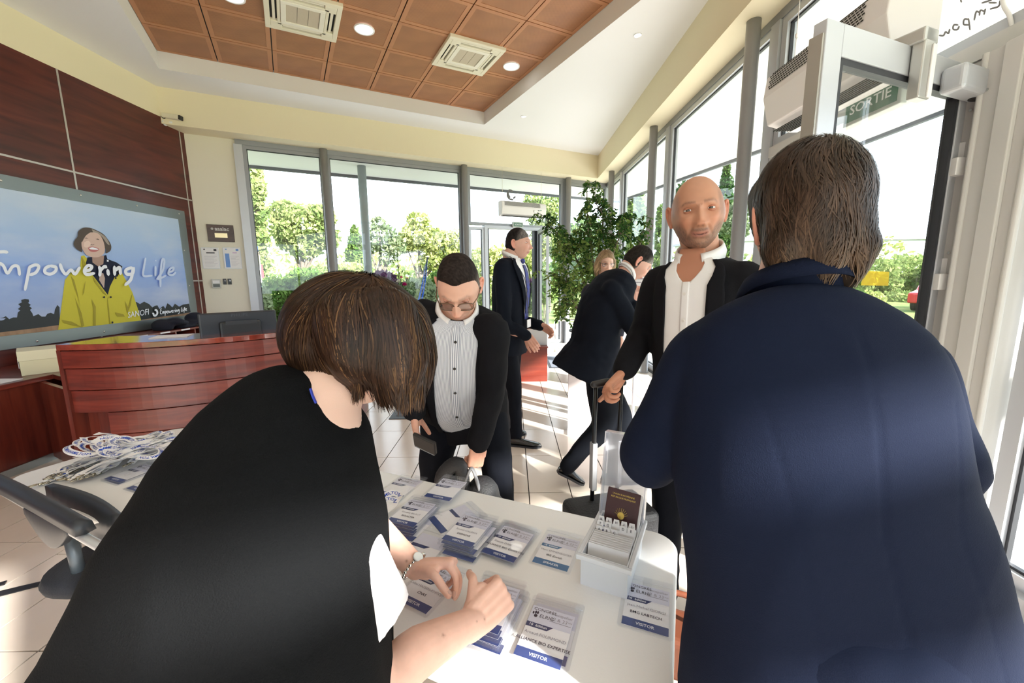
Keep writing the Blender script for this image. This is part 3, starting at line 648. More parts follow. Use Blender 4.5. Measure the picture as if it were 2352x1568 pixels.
shape('coat_lining', [(1050, 580), (1030, 650), (1110, 790), (1295, 1030), (1320, 930), (1390, 790), (1260, 600), (1240, 560)], mNavy)
shape('neck', [(1105, 560), (1110, 640), (1180, 690), (1240, 660), (1250, 560)], flat('print_skin_shade', (.42, .28, .23)))
shape('chest', [(1200, 770), (1190, 850), (1250, 950), (1260, 830), (1240, 770)], flat('print_skin_pale', (.55, .42, .37)))
for f in ([(850, 800), (880, 900), (940, 1080), (960, 1160), (930, 1000), (890, 850)], [(900, 1060), (980, 1250), (1010, 1400), (985, 1440), (960, 1300)], [(1110, 800), (1180, 900), (1290, 1045), (1240, 1010), (1130, 870)], [(1100, 1080), (1150, 1170), (1150, 1400), (1120, 1410), (1120, 1200)], [(1290, 1050), (1310, 1200), (1325, 1390), (1318, 1390), (1295, 1180)], [(1500, 1100), (1540, 1180), (1590, 1000), (1570, 1150), (1530, 1250)], [(1380, 1240), (1480, 1260), (1500, 1290), (1410, 1290)], [(740, 1330), (860, 1350), (990, 1420), (900, 1400), (780, 1370)], [(1030, 860), (1010, 1000), (990, 1040), (1015, 900)], [(985, 570), (1050, 700), (1110, 790), (1060, 800), (1000, 700)]): shape('coat_fold', f, mYd)
shape('hair', sm([(985, 520), (920, 480), (885, 430), (895, 380), (930, 330), (940, 270), (1000, 225), (1080, 225), (1160, 255), (1240, 300), (1300, 370), (1335, 440), (1325, 500), (1270, 530), (1260, 470), (1100, 400), (1000, 400)], 4), mHair)
shape('hair_light', sm([(1100, 240), (1200, 285), (1280, 350), (1315, 430), (1280, 410), (1220, 330), (1130, 290)], 4), mHairL)
shape('face', sm([(985, 345), (1010, 300), (1090, 280), (1170, 290), (1225, 350), (1255, 440), (1255, 520), (1200, 570), (1120, 578), (1040, 550), (990, 480), (978, 410)], 5), mSkin)
shape('fringe', sm([(985, 400), (960, 340), (985, 280), (1060, 240), (1100, 265), (1040, 310), (1010, 350)], 4), mHair)
shape('cheek_light', sm([(1010, 400), (1060, 380), (1090, 420), (1050, 460), (1010, 450)], 4), flat('print_skin_light', (.80, .62, .54)))
shape('mouth', sm([(1055, 465), (1100, 450), (1160, 462), (1192, 485), (1150, 512), (1100, 512), (1070, 495)], 4), flat('print_lips', (.50, .17, .17)))
shape('teeth', sm([(1070, 468), (1110, 458), (1160, 472), (1180, 486), (1120, 486), (1080, 480)], 4), mWh)
for e in ([(1005, 352), (1035, 342), (1065, 356), (1035, 350)], [(1145, 360), (1175, 355), (1195, 372), (1170, 366)], [(1085, 420), (1110, 428), (1140, 418), (1120, 432), (1095, 432)]): shape('face_line', e, mHair)
for c in ((1250, 1057), (1331, 1057), (1390, 828), (1350, 1360)): shape('button', [(c[0]+11*math.cos(a*.785), c[1]+13*math.sin(a*.785)) for a in range(8)], mNavy)
lay[0] += 2
big = MB(); dd = -0.005+0.0004*lay[0]+0.0008; pf_ = lambda q: pw(*pq(q[0], q[1]), dd)
strokes_to(big, [[(-60, 520), (40, 512), (90, 518)], [(-20, 790), (-10, 660), (40, 680), (90, 770), (150, 690), (215, 690), (235, 790)], [(355, 690), (330, 820), (300, 970)], [(345, 700), (420, 670), (465, 690), (430, 760), (360, 790)], [(600, 680), (545, 710), (540, 760), (600, 780), (660, 750), (670, 700), (600, 680)], [(720, 660), (745, 730), (790, 780), (850, 730), (900, 780), (955, 700)], [(1020, 740), (1075, 730), (1100, 690), (1050, 680), (1010, 740), (1040, 785), (1130, 770)], [(1190, 690), (1200, 740), (1195, 800)], [(1200, 740), (1250, 690), (1275, 700)], [(1290, 730), (1300, 790)], [(1290, 622), (1292, 620)], [(1370, 690), (1375, 790)], [(1380, 740), (1430, 700), (1445, 780)], [(1580, 700), (1510, 730), (1520, 780), (1590, 770), (1595, 700), (1570, 840), (1500, 910)]], pf_, 38)
big.build('slogan_lettering', mWh, pt)
sl = MB(); strokes_to(sl, [[(1745, 590), (1725, 700), (1720, 800), (1820, 800)], [(1865, 690), (1862, 800)], [(1866, 620), (1868, 618)], [(1880, 840), (1950, 740), (1970, 620), (1945, 610), (1925, 750), (1922, 930)], [(1895, 845), (1985, 800)], [(2020, 760), (2070, 740), (2080, 700), (2035, 720), (2020, 780), (2070, 790), (2105, 760)]], pf_, 24)
sl.build('slogan_lettering', mPale, pt)
def ptext(body, X, Y, hgt, mat, slope=0.0, bold=.01, xs=1.0, nm='lettering'):
    V, Fc = text_vf(body, hgt*1.4, 'LEFT', bold); b = MB(); b.add([pf_((X+v[0]*xs, Y-v[1]-slope*v[0])) for v in V], Fc); return b.build(nm, mat, pt)
ptext('SANOFI', 1535, 1275, 72, mWh, 0.12, .004, .74)
lg = MB(); strokes_to(lg, [[(1835, 1270), (1860, 1280), (1885, 1250), (1875, 1215), (1855, 1212)]], pf_, 22); strokes_to(lg, [[(1828, 1250), (1845, 1262)]], pf_, 20); lg.build('logo_swirl', mWh, pt)
lw, wx = brush_word('Empowering Life'); k_ = 325/wx; sw_ = MB()
strokes_to(sw_, [[(1922+a*k_, 1262-b*k_*1.05-a*k_*.13) for a, b in ln] for ln in lw], pf_, 8); sw_.build('slogan_small', mWh, pt)

# mirrored slogan on the glass above the side door (read from outside)
gm = MB(); M_ETCH = pm('dark_vinyl', (.16, .15, .15), .5)
g3 = lambda q: at_x(2052+q[0]/3.137, q[1]/3.137, XG+0.004)
strokes_to(gm, [[(770, 5), (760, 45), (700, 65)], [(745, 20), (690, 20)], [(710, 0), (640, 22)], [(665, 65), (655, 105)], [(655, 80), (630, 75), (622, 110)], [(622, 90), (600, 85), (585, 145)], [(545, 135), (555, 215)], [(545, 140), (515, 140), (510, 175), (545, 180)], [(470, 180), (440, 180), (435, 210), (465, 212), (478, 190)], [(410, 210), (400, 240), (380, 230), (365, 255), (335, 255)], [(310, 270), (285, 270), (290, 300), (310, 285)], [(255, 290), (250, 330)], [(215, 310), (205, 350)], [(212, 285), (213, 287)], [(490, 0), (495, 15)]], g3, 14, (-1.0, 0, 0))
tag(gm.build('window_slogan', M_ETCH), 'dark brush lettering stuck on the glass above the side door, seen mirrored', 'lettering')
sy = MB(); n3 = lambda q: at_n(1120+q[0]/4.9, 380+q[1]/4.9, NG-0.002)
strokes_to(sy, [[(240, 275), (270, 285), (275, 300)], [(225, 300), (222, 340), (245, 375), (285, 385)], [(235, 285), (230, 320), (250, 360)], [(290, 370), (310, 350)]], n3, 20, -N1)
tag(sy.build('glass_emblem', M_ETCH), 'dark swirl emblem stuck on the glass above the back entrance', 'emblem')
cable = MB(); cable.tube(catmull([at_x(2300, -40, XG-.05), at_x(2305, 10, XG-.04), at_x(2318, 35, XG-.04), at_x(2326, 68, XG-.03)], 6), .008, 8)
tag(cable.build('cable', M_WPLAST, smooth=True), 'white cable hanging beside the lettering above the side door', 'cable')

# ================================================================== things on the pale wall
def wq(x, y, d=0.0): return at_n(x, y, NG-0.005-d)
def wrect(mb, x0, y0, x1, y1, d0, d1):
    """upright box on the back wall between two photo points"""
    a, b = at_n(x0, y0, NG-.005), at_n(x1, y1, NG-.005); u0, u1 = sorted((a @ D1, b @ D1)); z0, z1 = sorted((a[2], b[2]))
    bbox(mb, u0, u1, NG-.005-d1, NG-.005-d0, z0, z1); return u0, u1, z0, z1
def wtext(body, u, z, hgt, mat, parent, d, bold=0.0):
    V, Fc = text_vf(body, hgt, 'CENTER', bold); b = MB(); b.add([bk(u+v[0], NG-.005-d, z+v[1]) for v in V], Fc); return b.build('lettering', mat, parent)
mInk = flat('ink', (.05, .05, .06)); mBluePrint = flat('print_blue', (.18, .33, .68))
t = thing('plaque', 'dark wooden wall plaque with a gold plate above two framed papers', 'plaque', wq(507, 556))
b = MB(); u0, u1, z0, z1 = wrect(b, 474, 515, 540, 556, 0, .018); b.build('board', pm('walnut', (.05, .022, .016), .35, c2=(.08, .035, .022), var=(4, (1, 1, 9))), t, bevel=.004)
b = MB(); bbox(b, u0+.09, u1-.085, NG-.026, NG-.023, z0+.06, z0+.125); b.build('name_plate', pm('gilt', (.72, .60, .36), .3, .6), t)
wtext('aaalac', (u0+u1)/2+.02, z1-.062, .075, flat('silver_ink', (.62, .60, .58)), t, .0195, .02)
b = MB(); b.lathe([(.017, 0), (.017, .003), (.001, .003)], 16, frame(bk((u0+u1)/2-.10, NG-.0235, z1-.062), D1, UZ, -N1)); b.build('seal', flat('silver_ink2', (.5, .48, .46)), t)
for (x0, y0, x1, y1), kind, lab in (((461, 568, 507, 617), 0, 'left framed certificate sheet under the wall plaque'), ((511, 568, 557, 617), 1, 'right framed certificate sheet with a blue stripe under the wall plaque')):
    t = thing('framed_certificate', lab, 'certificate', wq((x0+x1)/2, y1), 0, 'framed certificates')
    b = MB(); u0, u1, z0, z1 = wrect(b, x0, y0, x1, y1, 0, .008); b.build('frame', M_ALUL, t)
    b = MB(); bbox(b, u0+.008, u1-.008, NG-.0145, NG-.0125, z0+.008, z1-.008); b.build('sheet', M_PAPER, t)
    ln = MB(); w_ = u1-u0; x_ = u0+.03 if not kind else u0+.09
    for i in range(9): bbox(ln, x_, u1-.03-(i % 3)*.02, NG-.0152, NG-.0147, z1-.13-i*.018, z1-.127-i*.018)
    ln.build('text_line', flat('grey_ink', (.45, .43, .48)), t)
    ln = MB(); bbox(ln, x_+.03, u1-.05, NG-.0152, NG-.0147, z1-.085, z1-.07); ln.build('heading', mInk if not kind else flat('lilac', (.6, .45, .62)), t)
    ln = MB(); bbox(ln, u0+.03, u0+.05, NG-.0152, NG-.0147, z1-.035, z1-.02); bbox(ln, u1-.06, u1-.025, NG-.0152, NG-.0147, z1-.05, z1-.02); ln.build('stamp', mBluePrint if kind else mInk, t)
    if kind: ln = MB(); bbox(ln, u0+.02, u0+.075, NG-.0152, NG-.0147, z0+.02, z1-.09); ln.build('blue_stripe', mBluePrint, t)
t = thing('wall_thermostat', 'small grey control box on the pale wall', 'thermostat', wq(498, 660)); b = MB(); u0, u1, z0, z1 = wrect(b, 486, 641, 509, 661, 0, .03); b.build('casing', pm('grey_casing', (.55, .55, .52), .5), t, bevel=.004)
b = MB(); bbox(b, u0+.015, u1-.012, NG-.037, NG-.0345, z0+.015, z0+.06); b.build('display', flat('lcd', (.16, .18, .18)), t); b = MB(); bbox(b, u0+.015, u1-.012, NG-.037, NG-.0345, z0+.07, z1-.02); b.build('cover', M_PAPER, t)
for x0, x1, lab in ((512, 521, 'black card reader next to the grey control box'), (523, 533, 'right-hand black card reader on the pale wall')):
    t = thing('card_reader', lab, 'card reader', wq((x0+x1)/2, 653), 0, 'black card readers'); b = MB(); u0, u1, z0, z1 = wrect(b, x0, 640, x1, 653, 0, .022); b.build('casing', M_BLACKP, t, bevel=.003)
    b = MB(); bbox(b, u0+.022, u1-.008, NG-.0295, NG-.0275, z1-.04, z1-.015); b.build('lens', flat('reader_white', (.75, .76, .78)), t)
# surveillance camera in the corner
pc = at_x(378, 281, XL+.005); t = thing('surveillance_camera', 'cream bullet surveillance camera at the top of the wooden wall', 'camera', pc)
MB().lathe([(.045, 0), (.04, .015), (.012, .02), (.012, .10)], 18, RT(roty(math.pi/2), pc)).build('bracket', M_WPLAST, t, True)
dv = nrm([.93, .05, -.12]); cc = pc+np.array([.06, -.02, .07]); Tc = frame(cc, dv, nrm(np.cross(UZ, dv)), np.cross(dv, nrm(np.cross(UZ, dv))))
MB(Tc).box((-.05, -.035, -.03), (.16, .035, .03)).build('body', M_CREAM, t, bevel=.008); MB(Tc).box((.16, -.033, -.028), (.185, .033, .028)).build('lens_hood', M_BLACKP, t, bevel=.006)
MB().tube(catmull([pc+np.array([0, -.05, .06]), pc+np.array([.04, -.05, .03]), cc], 6), .005, 6).build('cable', M_BLACKP, t)
# ================================================================== outside
M_EAVE = pm('eaves_white', (0.80, 0.81, 0.83), 0.85)
M_FASC = pm('eaves_fascia', (0.10, 0.11, 0.14), 0.6)
pe = [line2(NG+.10, XL-1.5), line2(NG+.10, XG+.10), (XG+.10, -3.36), (5.52, -1.72), (5.52, 6.9), (4.15, 7.0), line2(8.94, 2.95), line2(8.94, XL-1.5)]  # unseen near edge of the eaves is shaped to limit sun on the blazer
ev = struct(MB().prism(pe, 3.50, 3.62).build('ceiling_eaves', M_EAVE))
fs = MB()
for a, b in zip(pe[2:-1], pe[3:]): fs.bar((*a, 3.55), (*b, 3.55), .06, .20)
fs.build('fascia', M_FASC, ev)
struct(MB().bar((2.4, -2.37, 2.795), (5.4, -.86, 2.795), .12, .21).build('trim_15', M_ALU))      # added beam out of view below the canopy, shades a band across the blazer
for x_, y_ in ((2.6, -2.27), (5.2, -.96)): struct(MB().box((x_-.02, y_-.02, 2.9), (x_+.02, y_+.02, 3.5)).build('trim_16' if x_ < 3 else 'trim_17', M_ALU))  # hangers of the added beam, also out of view
M_GRASS = pm('lawn', (0.10, 0.17, 0.03), 0.95, c2=(0.22, 0.26, 0.07), var=(1.5, (1, 1, 1)), bump=(30, .5))
struct(MB().box((-70, -40, -0.6), (70, 95, -0.13)).build('ground', M_GRASS))
pv = MB(); pv.prism([line2(NG+.1, XL-3), line2(NG+.1, XG+.1), (XG+.1, -12), (9.5, -12), (9.5, 9.0), line2(11.0, 4.5), line2(11.0, XL-3)], -.14, -.03); struct(pv.build('ground_paving', M_CONC))
def leafmat(name, c, c2, tr=0.35):
    m = bpy.data.materials.new(name); m.use_nodes = True; t = m.node_tree; t.nodes.clear()
    o = N(t, 'ShaderNodeOutputMaterial'); d = N(t, 'ShaderNodeBsdfDiffuse'); tl = N(t, 'ShaderNodeBsdfTranslucent'); mx = N(t, 'ShaderNodeMixShader'); mx.inputs[0].default_value = tr
    n = N(t, 'ShaderNodeTexNoise'); n.inputs['Scale'].default_value = 2.2; n.inputs['Detail'].default_value = 3; L(t, coords(t), n.inputs[0])
    r = N(t, 'ShaderNodeValToRGB'); r.color_ramp.elements[0].position = .38; r.color_ramp.elements[1].position = .62; r.color_ramp.elements[0].color = (*c, 1); r.color_ramp.elements[1].color = (*c2, 1); L(t, n.outputs[0], r.inputs[0])
    L(t, r.outputs[0], d.inputs[0]); L(t, r.outputs[0], tl.inputs[0]); L(t, d.outputs[0], mx.inputs[1]); L(t, tl.outputs[0], mx.inputs[2]); L(t, mx.outputs[0], o.inputs[0]); return m
LM = dict(bright=leafmat('leaf_bright', (.15, .23, .07), (.35, .40, .16)), mid=leafmat('leaf_mid', (.07, .15, .035), (.17, .25, .07)), dark=leafmat('leaf_dark', (.03, .075, .025), (.08, .14, .04)),
          olive=leafmat('leaf_olive', (.12, .17, .09), (.25, .30, .17)), purple=leafmat('leaf_purple', (.05, .02, .05), (.12, .06, .10)), yellow=leafmat('leaf_yellow', (.26, .32, .09), (.46, .48, .20)))
M_BARK = pm('bark', (.10, .075, .055), .9, c2=(.17, .14, .11), var=(6, (1, 1, .3)), bump=(20, .5))
def leaves(blobs, n, size, rng, drop=.0, asp=.55):
    """leaf quads scattered near the surface of ellipsoid blobs (x,y,z,rx,ry,rz)"""
    wts = np.array([b[3]*b[5] for b in blobs]); wts /= wts.sum(); idx = rng.choice(len(blobs), n, p=wts); B = np.array(blobs)[idx]
    d = rng.normal(size=(n, 3)); d /= np.linalg.norm(d, axis=1)[:, None]; rr = rng.uniform(.45, 1.05, n)**.6
    P = B[:, :3]+d*B[:, 3:]*rr[:, None]; a = rng.normal(size=(n, 3)); a[:, 2] -= drop; a /= np.linalg.norm(a, axis=1)[:, None]
    b = np.cross(a, rng.normal(size=(n, 3))); b /= np.linalg.norm(b, axis=1)[:, None]; s = size*rng.uniform(.6, 1.4, n)[:, None]
    V = np.stack([P-a*s, P+b*s*asp, P+a*s, P-b*s*asp], 1).reshape(-1, 3)
    return V, [(4*i, 4*i+1, 4*i+2, 4*i+3) for i in range(n)]
def tree(name, lab, base, blobs, n, size, mat, trunk_r=.12, grp=None, seed=0, cat='tree', stems=None):
    rng = np.random.default_rng(seed); t = thing(name, lab, cat, base, 0, grp)
    V, Fc = leaves([(base[0]+b[0], base[1]+b[1], base[2]+b[2], *b[3:]) for b in blobs], n, size, rng); put('foliage', V, Fc, mat, t)
    tk = MB(); base = np.array(base); top = np.array(blobs[0][:3])
    if stems is None:
        tk.limb([base-(0, 0, .1), base+top*.35+rng.normal(0, .08, 3), base+top*.7, base+top], [trunk_r, trunk_r*.8, trunk_r*.55, trunk_r*.25], 8)
        for b in blobs[1:7]: tk.limb([base+top*.45, base+(top*.45+np.array(b[:3]))*.5+(0, 0, .1), base+np.array(b[:3])], [trunk_r*.5, trunk_r*.3, trunk_r*.1], 6, 3)
    else:
        for k in range(stems):
            b = blobs[k % len(blobs)]; q = np.array(b[:3])+rng.normal(0, .2, 3)*np.array(b[3:]); tk.limb([base+rng.normal(0, .15, 3)*(1, 1, 0), base+q*.5, base+q], [.02, .015, .006], 5, 3)
    tk.build('trunk' if stems is None else 'stems', M_BARK, t, True); return t
def gp(px, Y, z=-.12): p = at_y(px, 640, Y); return (float(p[0]), float(p[1]), z)
def blob_px(base, px, py, r, rz=None, dy=0.0):
    p = at_y(px, py, base[1]+dy); s = base[1]/F_PX; return (p[0]-base[0], dy, p[2]-base[2], r*s, r*s*.9, (rz or r)*s)
GT = 'garden trees beyond the glazing'
b = gp(585, 17); tree('cypress', 'tall narrow cypress at the left edge of the back window', b, [blob_px(b, 588, y, r, 34) for y, r in ((400, 14), (440, 22), (490, 27), (545, 30), (600, 30), (650, 28))], 3800, .10, LM['bright'], .12, GT, 1)
b = gp(692, 19); tree('pine', 'round-crowned pine behind the left back window', b, [blob_px(b, 690, 520, 62, 48), blob_px(b, 650, 490, 34, 28), blob_px(b, 735, 500, 34, 30), blob_px(b, 700, 565, 42, 28), blob_px(b, 660, 550, 26), blob_px(b, 752, 545, 28)], 5200, .11, LM['bright'], .16, GT, 2)
b = gp(815, 21); tree('conifer', 'small conical conifer left of the slim outside post', b, [blob_px(b, 815, y, r, 22) for y, r in ((540, 9), (560, 16), (585, 21), (610, 24))], 2000, .10, LM['mid'], .1, GT, 3)
b = gp(872, 15); tree('garden_tree', 'sparse grey-green tree left of the flower arrangement', b, [blob_px(b, 872, 545, 42, 30), blob_px(b, 845, 560, 24, 24), blob_px(b, 905, 565, 28, 24), blob_px(b, 870, 515, 22, 16), blob_px(b, 890, 590, 20)], 1300, .075, LM['olive'], .13, GT, 4)
b = gp(962, 16); tree('garden_tree', 'wide yellow-green tree above the person in the striped shirt', b, [blob_px(b, 962, 545, 44, 34), blob_px(b, 930, 560, 30, 20), blob_px(b, 1000, 555, 40, 30), blob_px(b, 1035, 585, 34, 30), blob_px(b, 960, 505, 26, 18), blob_px(b, 995, 600, 36, 20), blob_px(b, 1050, 560, 26, 34)], 4300, .085, LM['yellow'], .12, GT, 5)
b = gp(1150, 20); tree('garden_tree', 'leafy tree seen through the back doorway', b, [blob_px(b, 1150, 600, 45, 35), blob_px(b, 1110, 610, 40, 40), blob_px(b, 1200, 590, 40, 40), blob_px(b, 1180, 640, 40, 30)], 3600, .11, LM['yellow'], .12, GT, 6)
b = gp(1245, 24); tree('garden_tree', 'pale tree showing above the back entrance', b, [blob_px(b, 1245, 490, 40, 36), blob_px(b, 1225, 460, 22, 20), blob_px(b, 1270, 475, 25, 30), blob_px(b, 1250, 550, 35, 40), blob_px(b, 1290, 560, 36, 44)], 3600, .11, LM['bright'], .12, GT, 7)
b = gp(1345, 17); tree('garden_tree', 'dense tree behind the far corner of the glazing', b, [blob_px(b, 1345, 560, 50, 60), blob_px(b, 1310, 620, 45, 45), blob_px(b, 1380, 600, 45, 60)], 3600, .10, LM['mid'], .12, GT, 8)
b = gp(1458, 13); tree('cypress', 'cypress seen left of the column by the open white shirt', b, [blob_px(b, 1458, y, r, 36) for y, r in ((450, 22), (500, 28), (560, 30), (620, 30))], 3600, .07, LM['mid'], .12, GT, 9)
b = gp(1520, 14); tree('cypress', 'cypress seen right of the column by the open white shirt', b, [blob_px(b, 1522, y, r, 36) for y, r in ((505, 16), (550, 20), (600, 22), (640, 22))], 2400, .07, LM['mid'], .12, GT, 10)
b = gp(1585, 26); tree('garden_tree', 'tree crown peeping over the person in the open white shirt', b, [blob_px(b, 1585, 440, 30, 26), blob_px(b, 1560, 470, 26, 26), blob_px(b, 1620, 480, 34, 30)], 2400, .12, LM['dark'], .14, GT, 11)
b = gp(1670, 22); tree('cypress', 'dark pointed cypress right of the person in the white shirt', b, [blob_px(b, 1668, y, r, 30) for y, r in ((400, 8), (430, 15), (470, 19), (510, 21), (560, 22))], 2800, .11, LM['dark'], .12, GT, 12)
b = gp(1700, 19); tree('shrub', 'low shrub right of the person in the white shirt', b, [blob_px(b, 1700, 480, 26, 18), blob_px(b, 1690, 520, 36, 26)], 1800, .09, LM['olive'], .05, GT, 13, 'shrub', 4)
for k, (px, Y, hb_, r, mt, lab) in enumerate(((1955, 17, 600, 26, 'mid', 'ivy-clad trunk tree beside the navy collar'), (2005, 25, 610, 50, 'bright', 'garden tree seen through the open door leaf, left'), (2090, 28.5, 605, 62, 'bright', 'garden tree seen through the open door leaf, middle'), (2160, 27, 615, 46, 'mid', 'garden tree seen through the open door leaf, right'), (2215, 24, 600, 50, 'bright', 'garden tree in the gap beside the door hinges'))):
    b = gp(px, Y); tree('garden_tree', lab, b, [blob_px(b, px, hb_+15, r, r*.6), blob_px(b, px-r*.5, hb_+35, r*.7, r*.5), blob_px(b, px+r*.5, hb_+40, r*.7, r*.5), blob_px(b, px, hb_+75, r*.9, r*.5)], 3000, .13, LM[mt], .12, GT, 20+k)
GS = 'garden shrubs'
for k, (px, Y, py, rx, rz, mt, lab, n) in enumerate(((640, 11.5, 690, 40, 60, 'mid', 'dense green shrub at the left end of the back window', 3000), (705, 12, 665, 52, 50, 'mid', 'broad green shrub behind the left grey column', 3600), (590, 10.2, 690, 30, 45, 'olive', 'pale shrub behind the window frame', 1800), (800, 18, 625, 45, 22, 'yellow', 'sunny hedge below the conical conifer', 2200), (785, 12.5, 670, 30, 30, 'bright', 'bright bush right of the left grey column', 1800), (880, 12.0, 650, 34, 28, 'purple', 'dark purple bush behind the flower arrangement', 2200), (955, 11.5, 668, 50, 30, 'olive', 'grey-green lavender bush behind the flower arrangement', 2600), (1020, 13, 650, 40, 30, 'mid', 'green bush left of the second column', 1800), (1095, 14, 670, 34, 34, 'bright', 'bright bush left of the doorway', 1800), (1180, 12.5, 690, 40, 40, 'olive', 'bush seen through the doorway', 2000), (1250, 11.8, 650, 26, 46, 'mid', 'dark shrub seen behind the open back leaf', 2000), (1225, 13.5, 660, 20, 18, 'purple', 'reddish bush seen through the doorway', 900), (1985, 22, 690, 40, 24, 'yellow', 'sunny bush left of the yellow sticker', 1500), (2070, 24, 690, 60, 22, 'bright', 'sunny bush right of the yellow sticker', 2000), (2150, 22, 700, 50, 24, 'yellow', 'sunny bush behind the door hinges', 1800))):
    b = gp(px, Y); tree('shrub', lab, b, [blob_px(b, px, py, rx, rz), blob_px(b, px-rx*.6, py+rz*.4, rx*.6, rz*.6), blob_px(b, px+rx*.6, py+rz*.4, rx*.6, rz*.6)], n, .06*Y/12, LM[mt], .03, GS, 60+k, 'shrub', 6)
hg = np.random.default_rng(5); V, Fc = leaves([(x, 34+4*math.sin(x*.3), 1.0, 2.2, 1.5, 1.9+.6*math.sin(x)) for x in range(-42, 46, 2)], 14000, .22, hg)
o = put('distant_hedge', V, Fc, LM['bright']); tag(o, 'distant belt of greenery closing the view outside', 'greenery', kind='stuff')
V, Fc = leaves([(x, 42, 1.2, 3, 1.5, 3.2+1.2*math.sin(x*.7)) for x in range(-60, 66, 3)], 9000, .35, hg)
o = put('distant_tree_belt', V, Fc, LM['yellow']); tag(o, 'far pale tree belt behind the distant greenery', 'greenery', kind='stuff')
# post of the canopy outside, flag, white van-like block, red car, banner
p = at_z(830, 381, 3.5); c = MB().lathe([(.075, -.03), (.075, 3.50)], 24, RT(np.eye(3), (p[0], p[1], 0))); tag(c.build('canopy_post', pm('outside_post', (.30, .35, .38), .4), smooth=True), 'slim blue-grey post outside holding the eaves', 'post')
b = at_y(601, 690, 14.0); t = thing('flagpole', 'flagpole with a furled striped flag left of the back window', 'flag', (b[0], b[1], -.1))
top = at_y(597, 548, 14.0); MB().tube([(b[0], b[1], -.1), (b[0], b[1], top[2])], .03, 8).build('pole', M_ALUL, t)
for k, (c_, nm) in enumerate((((.05, .12, .5), 'blue'), ((.8, .8, .82), 'white'), ((.6, .05, .06), 'red'))):
    f = MB(); f.loft([[(b[0]+.03+k*.05+.02*math.sin(z*5+a), b[1]+.04*math.cos(a)*1.0, z) for a in np.linspace(0, 6.28, 9)[:-1]] for z in np.linspace(top[2]-1.7+.2*k, top[2]-.25-.3*k, 6)]); f.build('flag_stripe', flat('flag_'+nm, c_), t)
b = at_y(965, 690, 9.6); t = thing('feather_banner', 'narrow blue feather banner outside beside the person in the striped shirt', 'banner', (b[0], b[1], -.03)); tb = at_y(978, 590, 9.6)
dv = tb-b; pp = [b+dv*t_+np.array([.04*math.sin(t_*2), 0, 0]) for t_ in (-1.2, -.5, 0, .5, 1)]
pp[0][2] = -.03; MB().tube(catmull(pp, 4), .015, 6).build('pole', M_BLACKP, t)
MB().loft([[q+np.array([-w_, 0, 0]), q+np.array([w_, 0, 0]), q+np.array([w_, .01, 0]), q+np.array([-w_, .01, 0])] for q, w_ in zip(catmull(pp, 4)[6:], np.linspace(.07, .015, 11))]).build('cloth', flat('banner_blue', (.02, .10, .50)), t)
b = at_y(2180, 715, 17.5); t = thing('parked_car', 'red and white parked car glimpsed beside the door hinges', 'car', (b[0], b[1], -.13))
Tc = RT(rotz(.5), (b[0], b[1], -.13)); body = [(-2.1, .35), (-2.1, .8), (-1.3, .92), (-.7, 1.42), (.7, 1.45), (1.4, .95), (2.1, .85), (2.15, .35)]
Q = np.array([[1, 0, 0, 0], [0, 0, -1, 0], [0, 1, 0, 0], [0, 0, 0, 1.0]])
MB(Tc).prism(body, -.8, .8, Q).build('body', pm('car_red', (.5, .02, .03), .25, coat=.5), t, bevel=.08, seg=3)
MB(Tc).prism([(-1.1, .95), (-.65, 1.36), (.65, 1.38), (1.2, .97)], -.82, .82, Q).build('window', M_RUBBER, t)
for x in (-1.3, 1.35):
    for y in (-.72, .72): MB(Tc).lathe([(.05, -.1), (.32, -.1), (.32, .1), (.05, .1)], 18, RT(rotx(math.pi/2), (x, y, .33))).build('wheel', M_RUBBER, t)
# pale neighbouring building past the right glazing
b = at_y(1690, 600, 48.0); t = thing('neighbour_building', 'low white building far outside to the right of the person in the white shirt', 'building', (b[0]+4, b[1]+4, -.13))
MB().box((b[0]-4, b[1], -.13), (b[0]+22, b[1]+8, 5.4)).build('wall', pm('white_render', (.75, .75, .75), .9), t)
for k in range(7): MB().box((b[0]-2.5+3.2*k, b[1]-.06, 1.2), (b[0]-.8+3.2*k, b[1]+.02, 3.2)).build('window', M_RUBBER, t)
MB().box((b[0]-4.3, b[1]-.3, 5.4), (b[0]+22.3, b[1]+8.3, 5.7)).build('roof', M_ALU, t)
# ================================================================== reception desk
DC = np.array([-2.93, 4.02]); DR = 1.40; DZ = 1.05
dk = thing('reception_desk', 'curved reddish-brown wooden reception desk with horizontal planks', 'desk', (DC[0], DC[1], 0))
A0, AE = math.radians(-92.5), math.radians(32)
def arc(r, a): return (DC[0]+r*math.cos(a), DC[1]+r*math.sin(a))
def curved(r0, r1, a0, a1, z0, z1, n=48):
    rings = []
    for k in range(n+1):
        a = a0+(a1-a0)*k/n; rings.append([(*arc(r0, a), z0), (*arc(r1, a), z0), (*arc(r1, a), z1), (*arc(r0, a), z1)])
    return MB().loft(rings)
zj = [.02, .255, .41, .572, .732, .884, 1.008]
for k, (z0, z1) in enumerate(zip(zj[:-1], zj[1:])):
    rr = DR-0.012*(len(zj)-2-k)*.8; a0 = A0 if z0 > .5 else A0+math.radians(9)
    curved(rr-.03, rr, a0, AE, z0+.003, z1-.003).build('plank', M_DESK, dk, bevel=.003)
curved(DR-.16, DR-.095, A0+.01, AE, .02, 1.0, 40).build('carcass', M_DESKV, dk)
curved(DR-.40, DR+.01, A0, AE, 1.010, DZ, 60).build('desk_top', wood('mahogany_top', (.13, .019, .012), (.22, .036, .022), (.30, .06, .034), (6, 1.2, 6), 1.5, .07, 1.0), dk, bevel=.004)
curved(DR-.9, DR-.16, A0+.1, AE, .70, .74, 40).build('work_surface', M_DESK, dk)
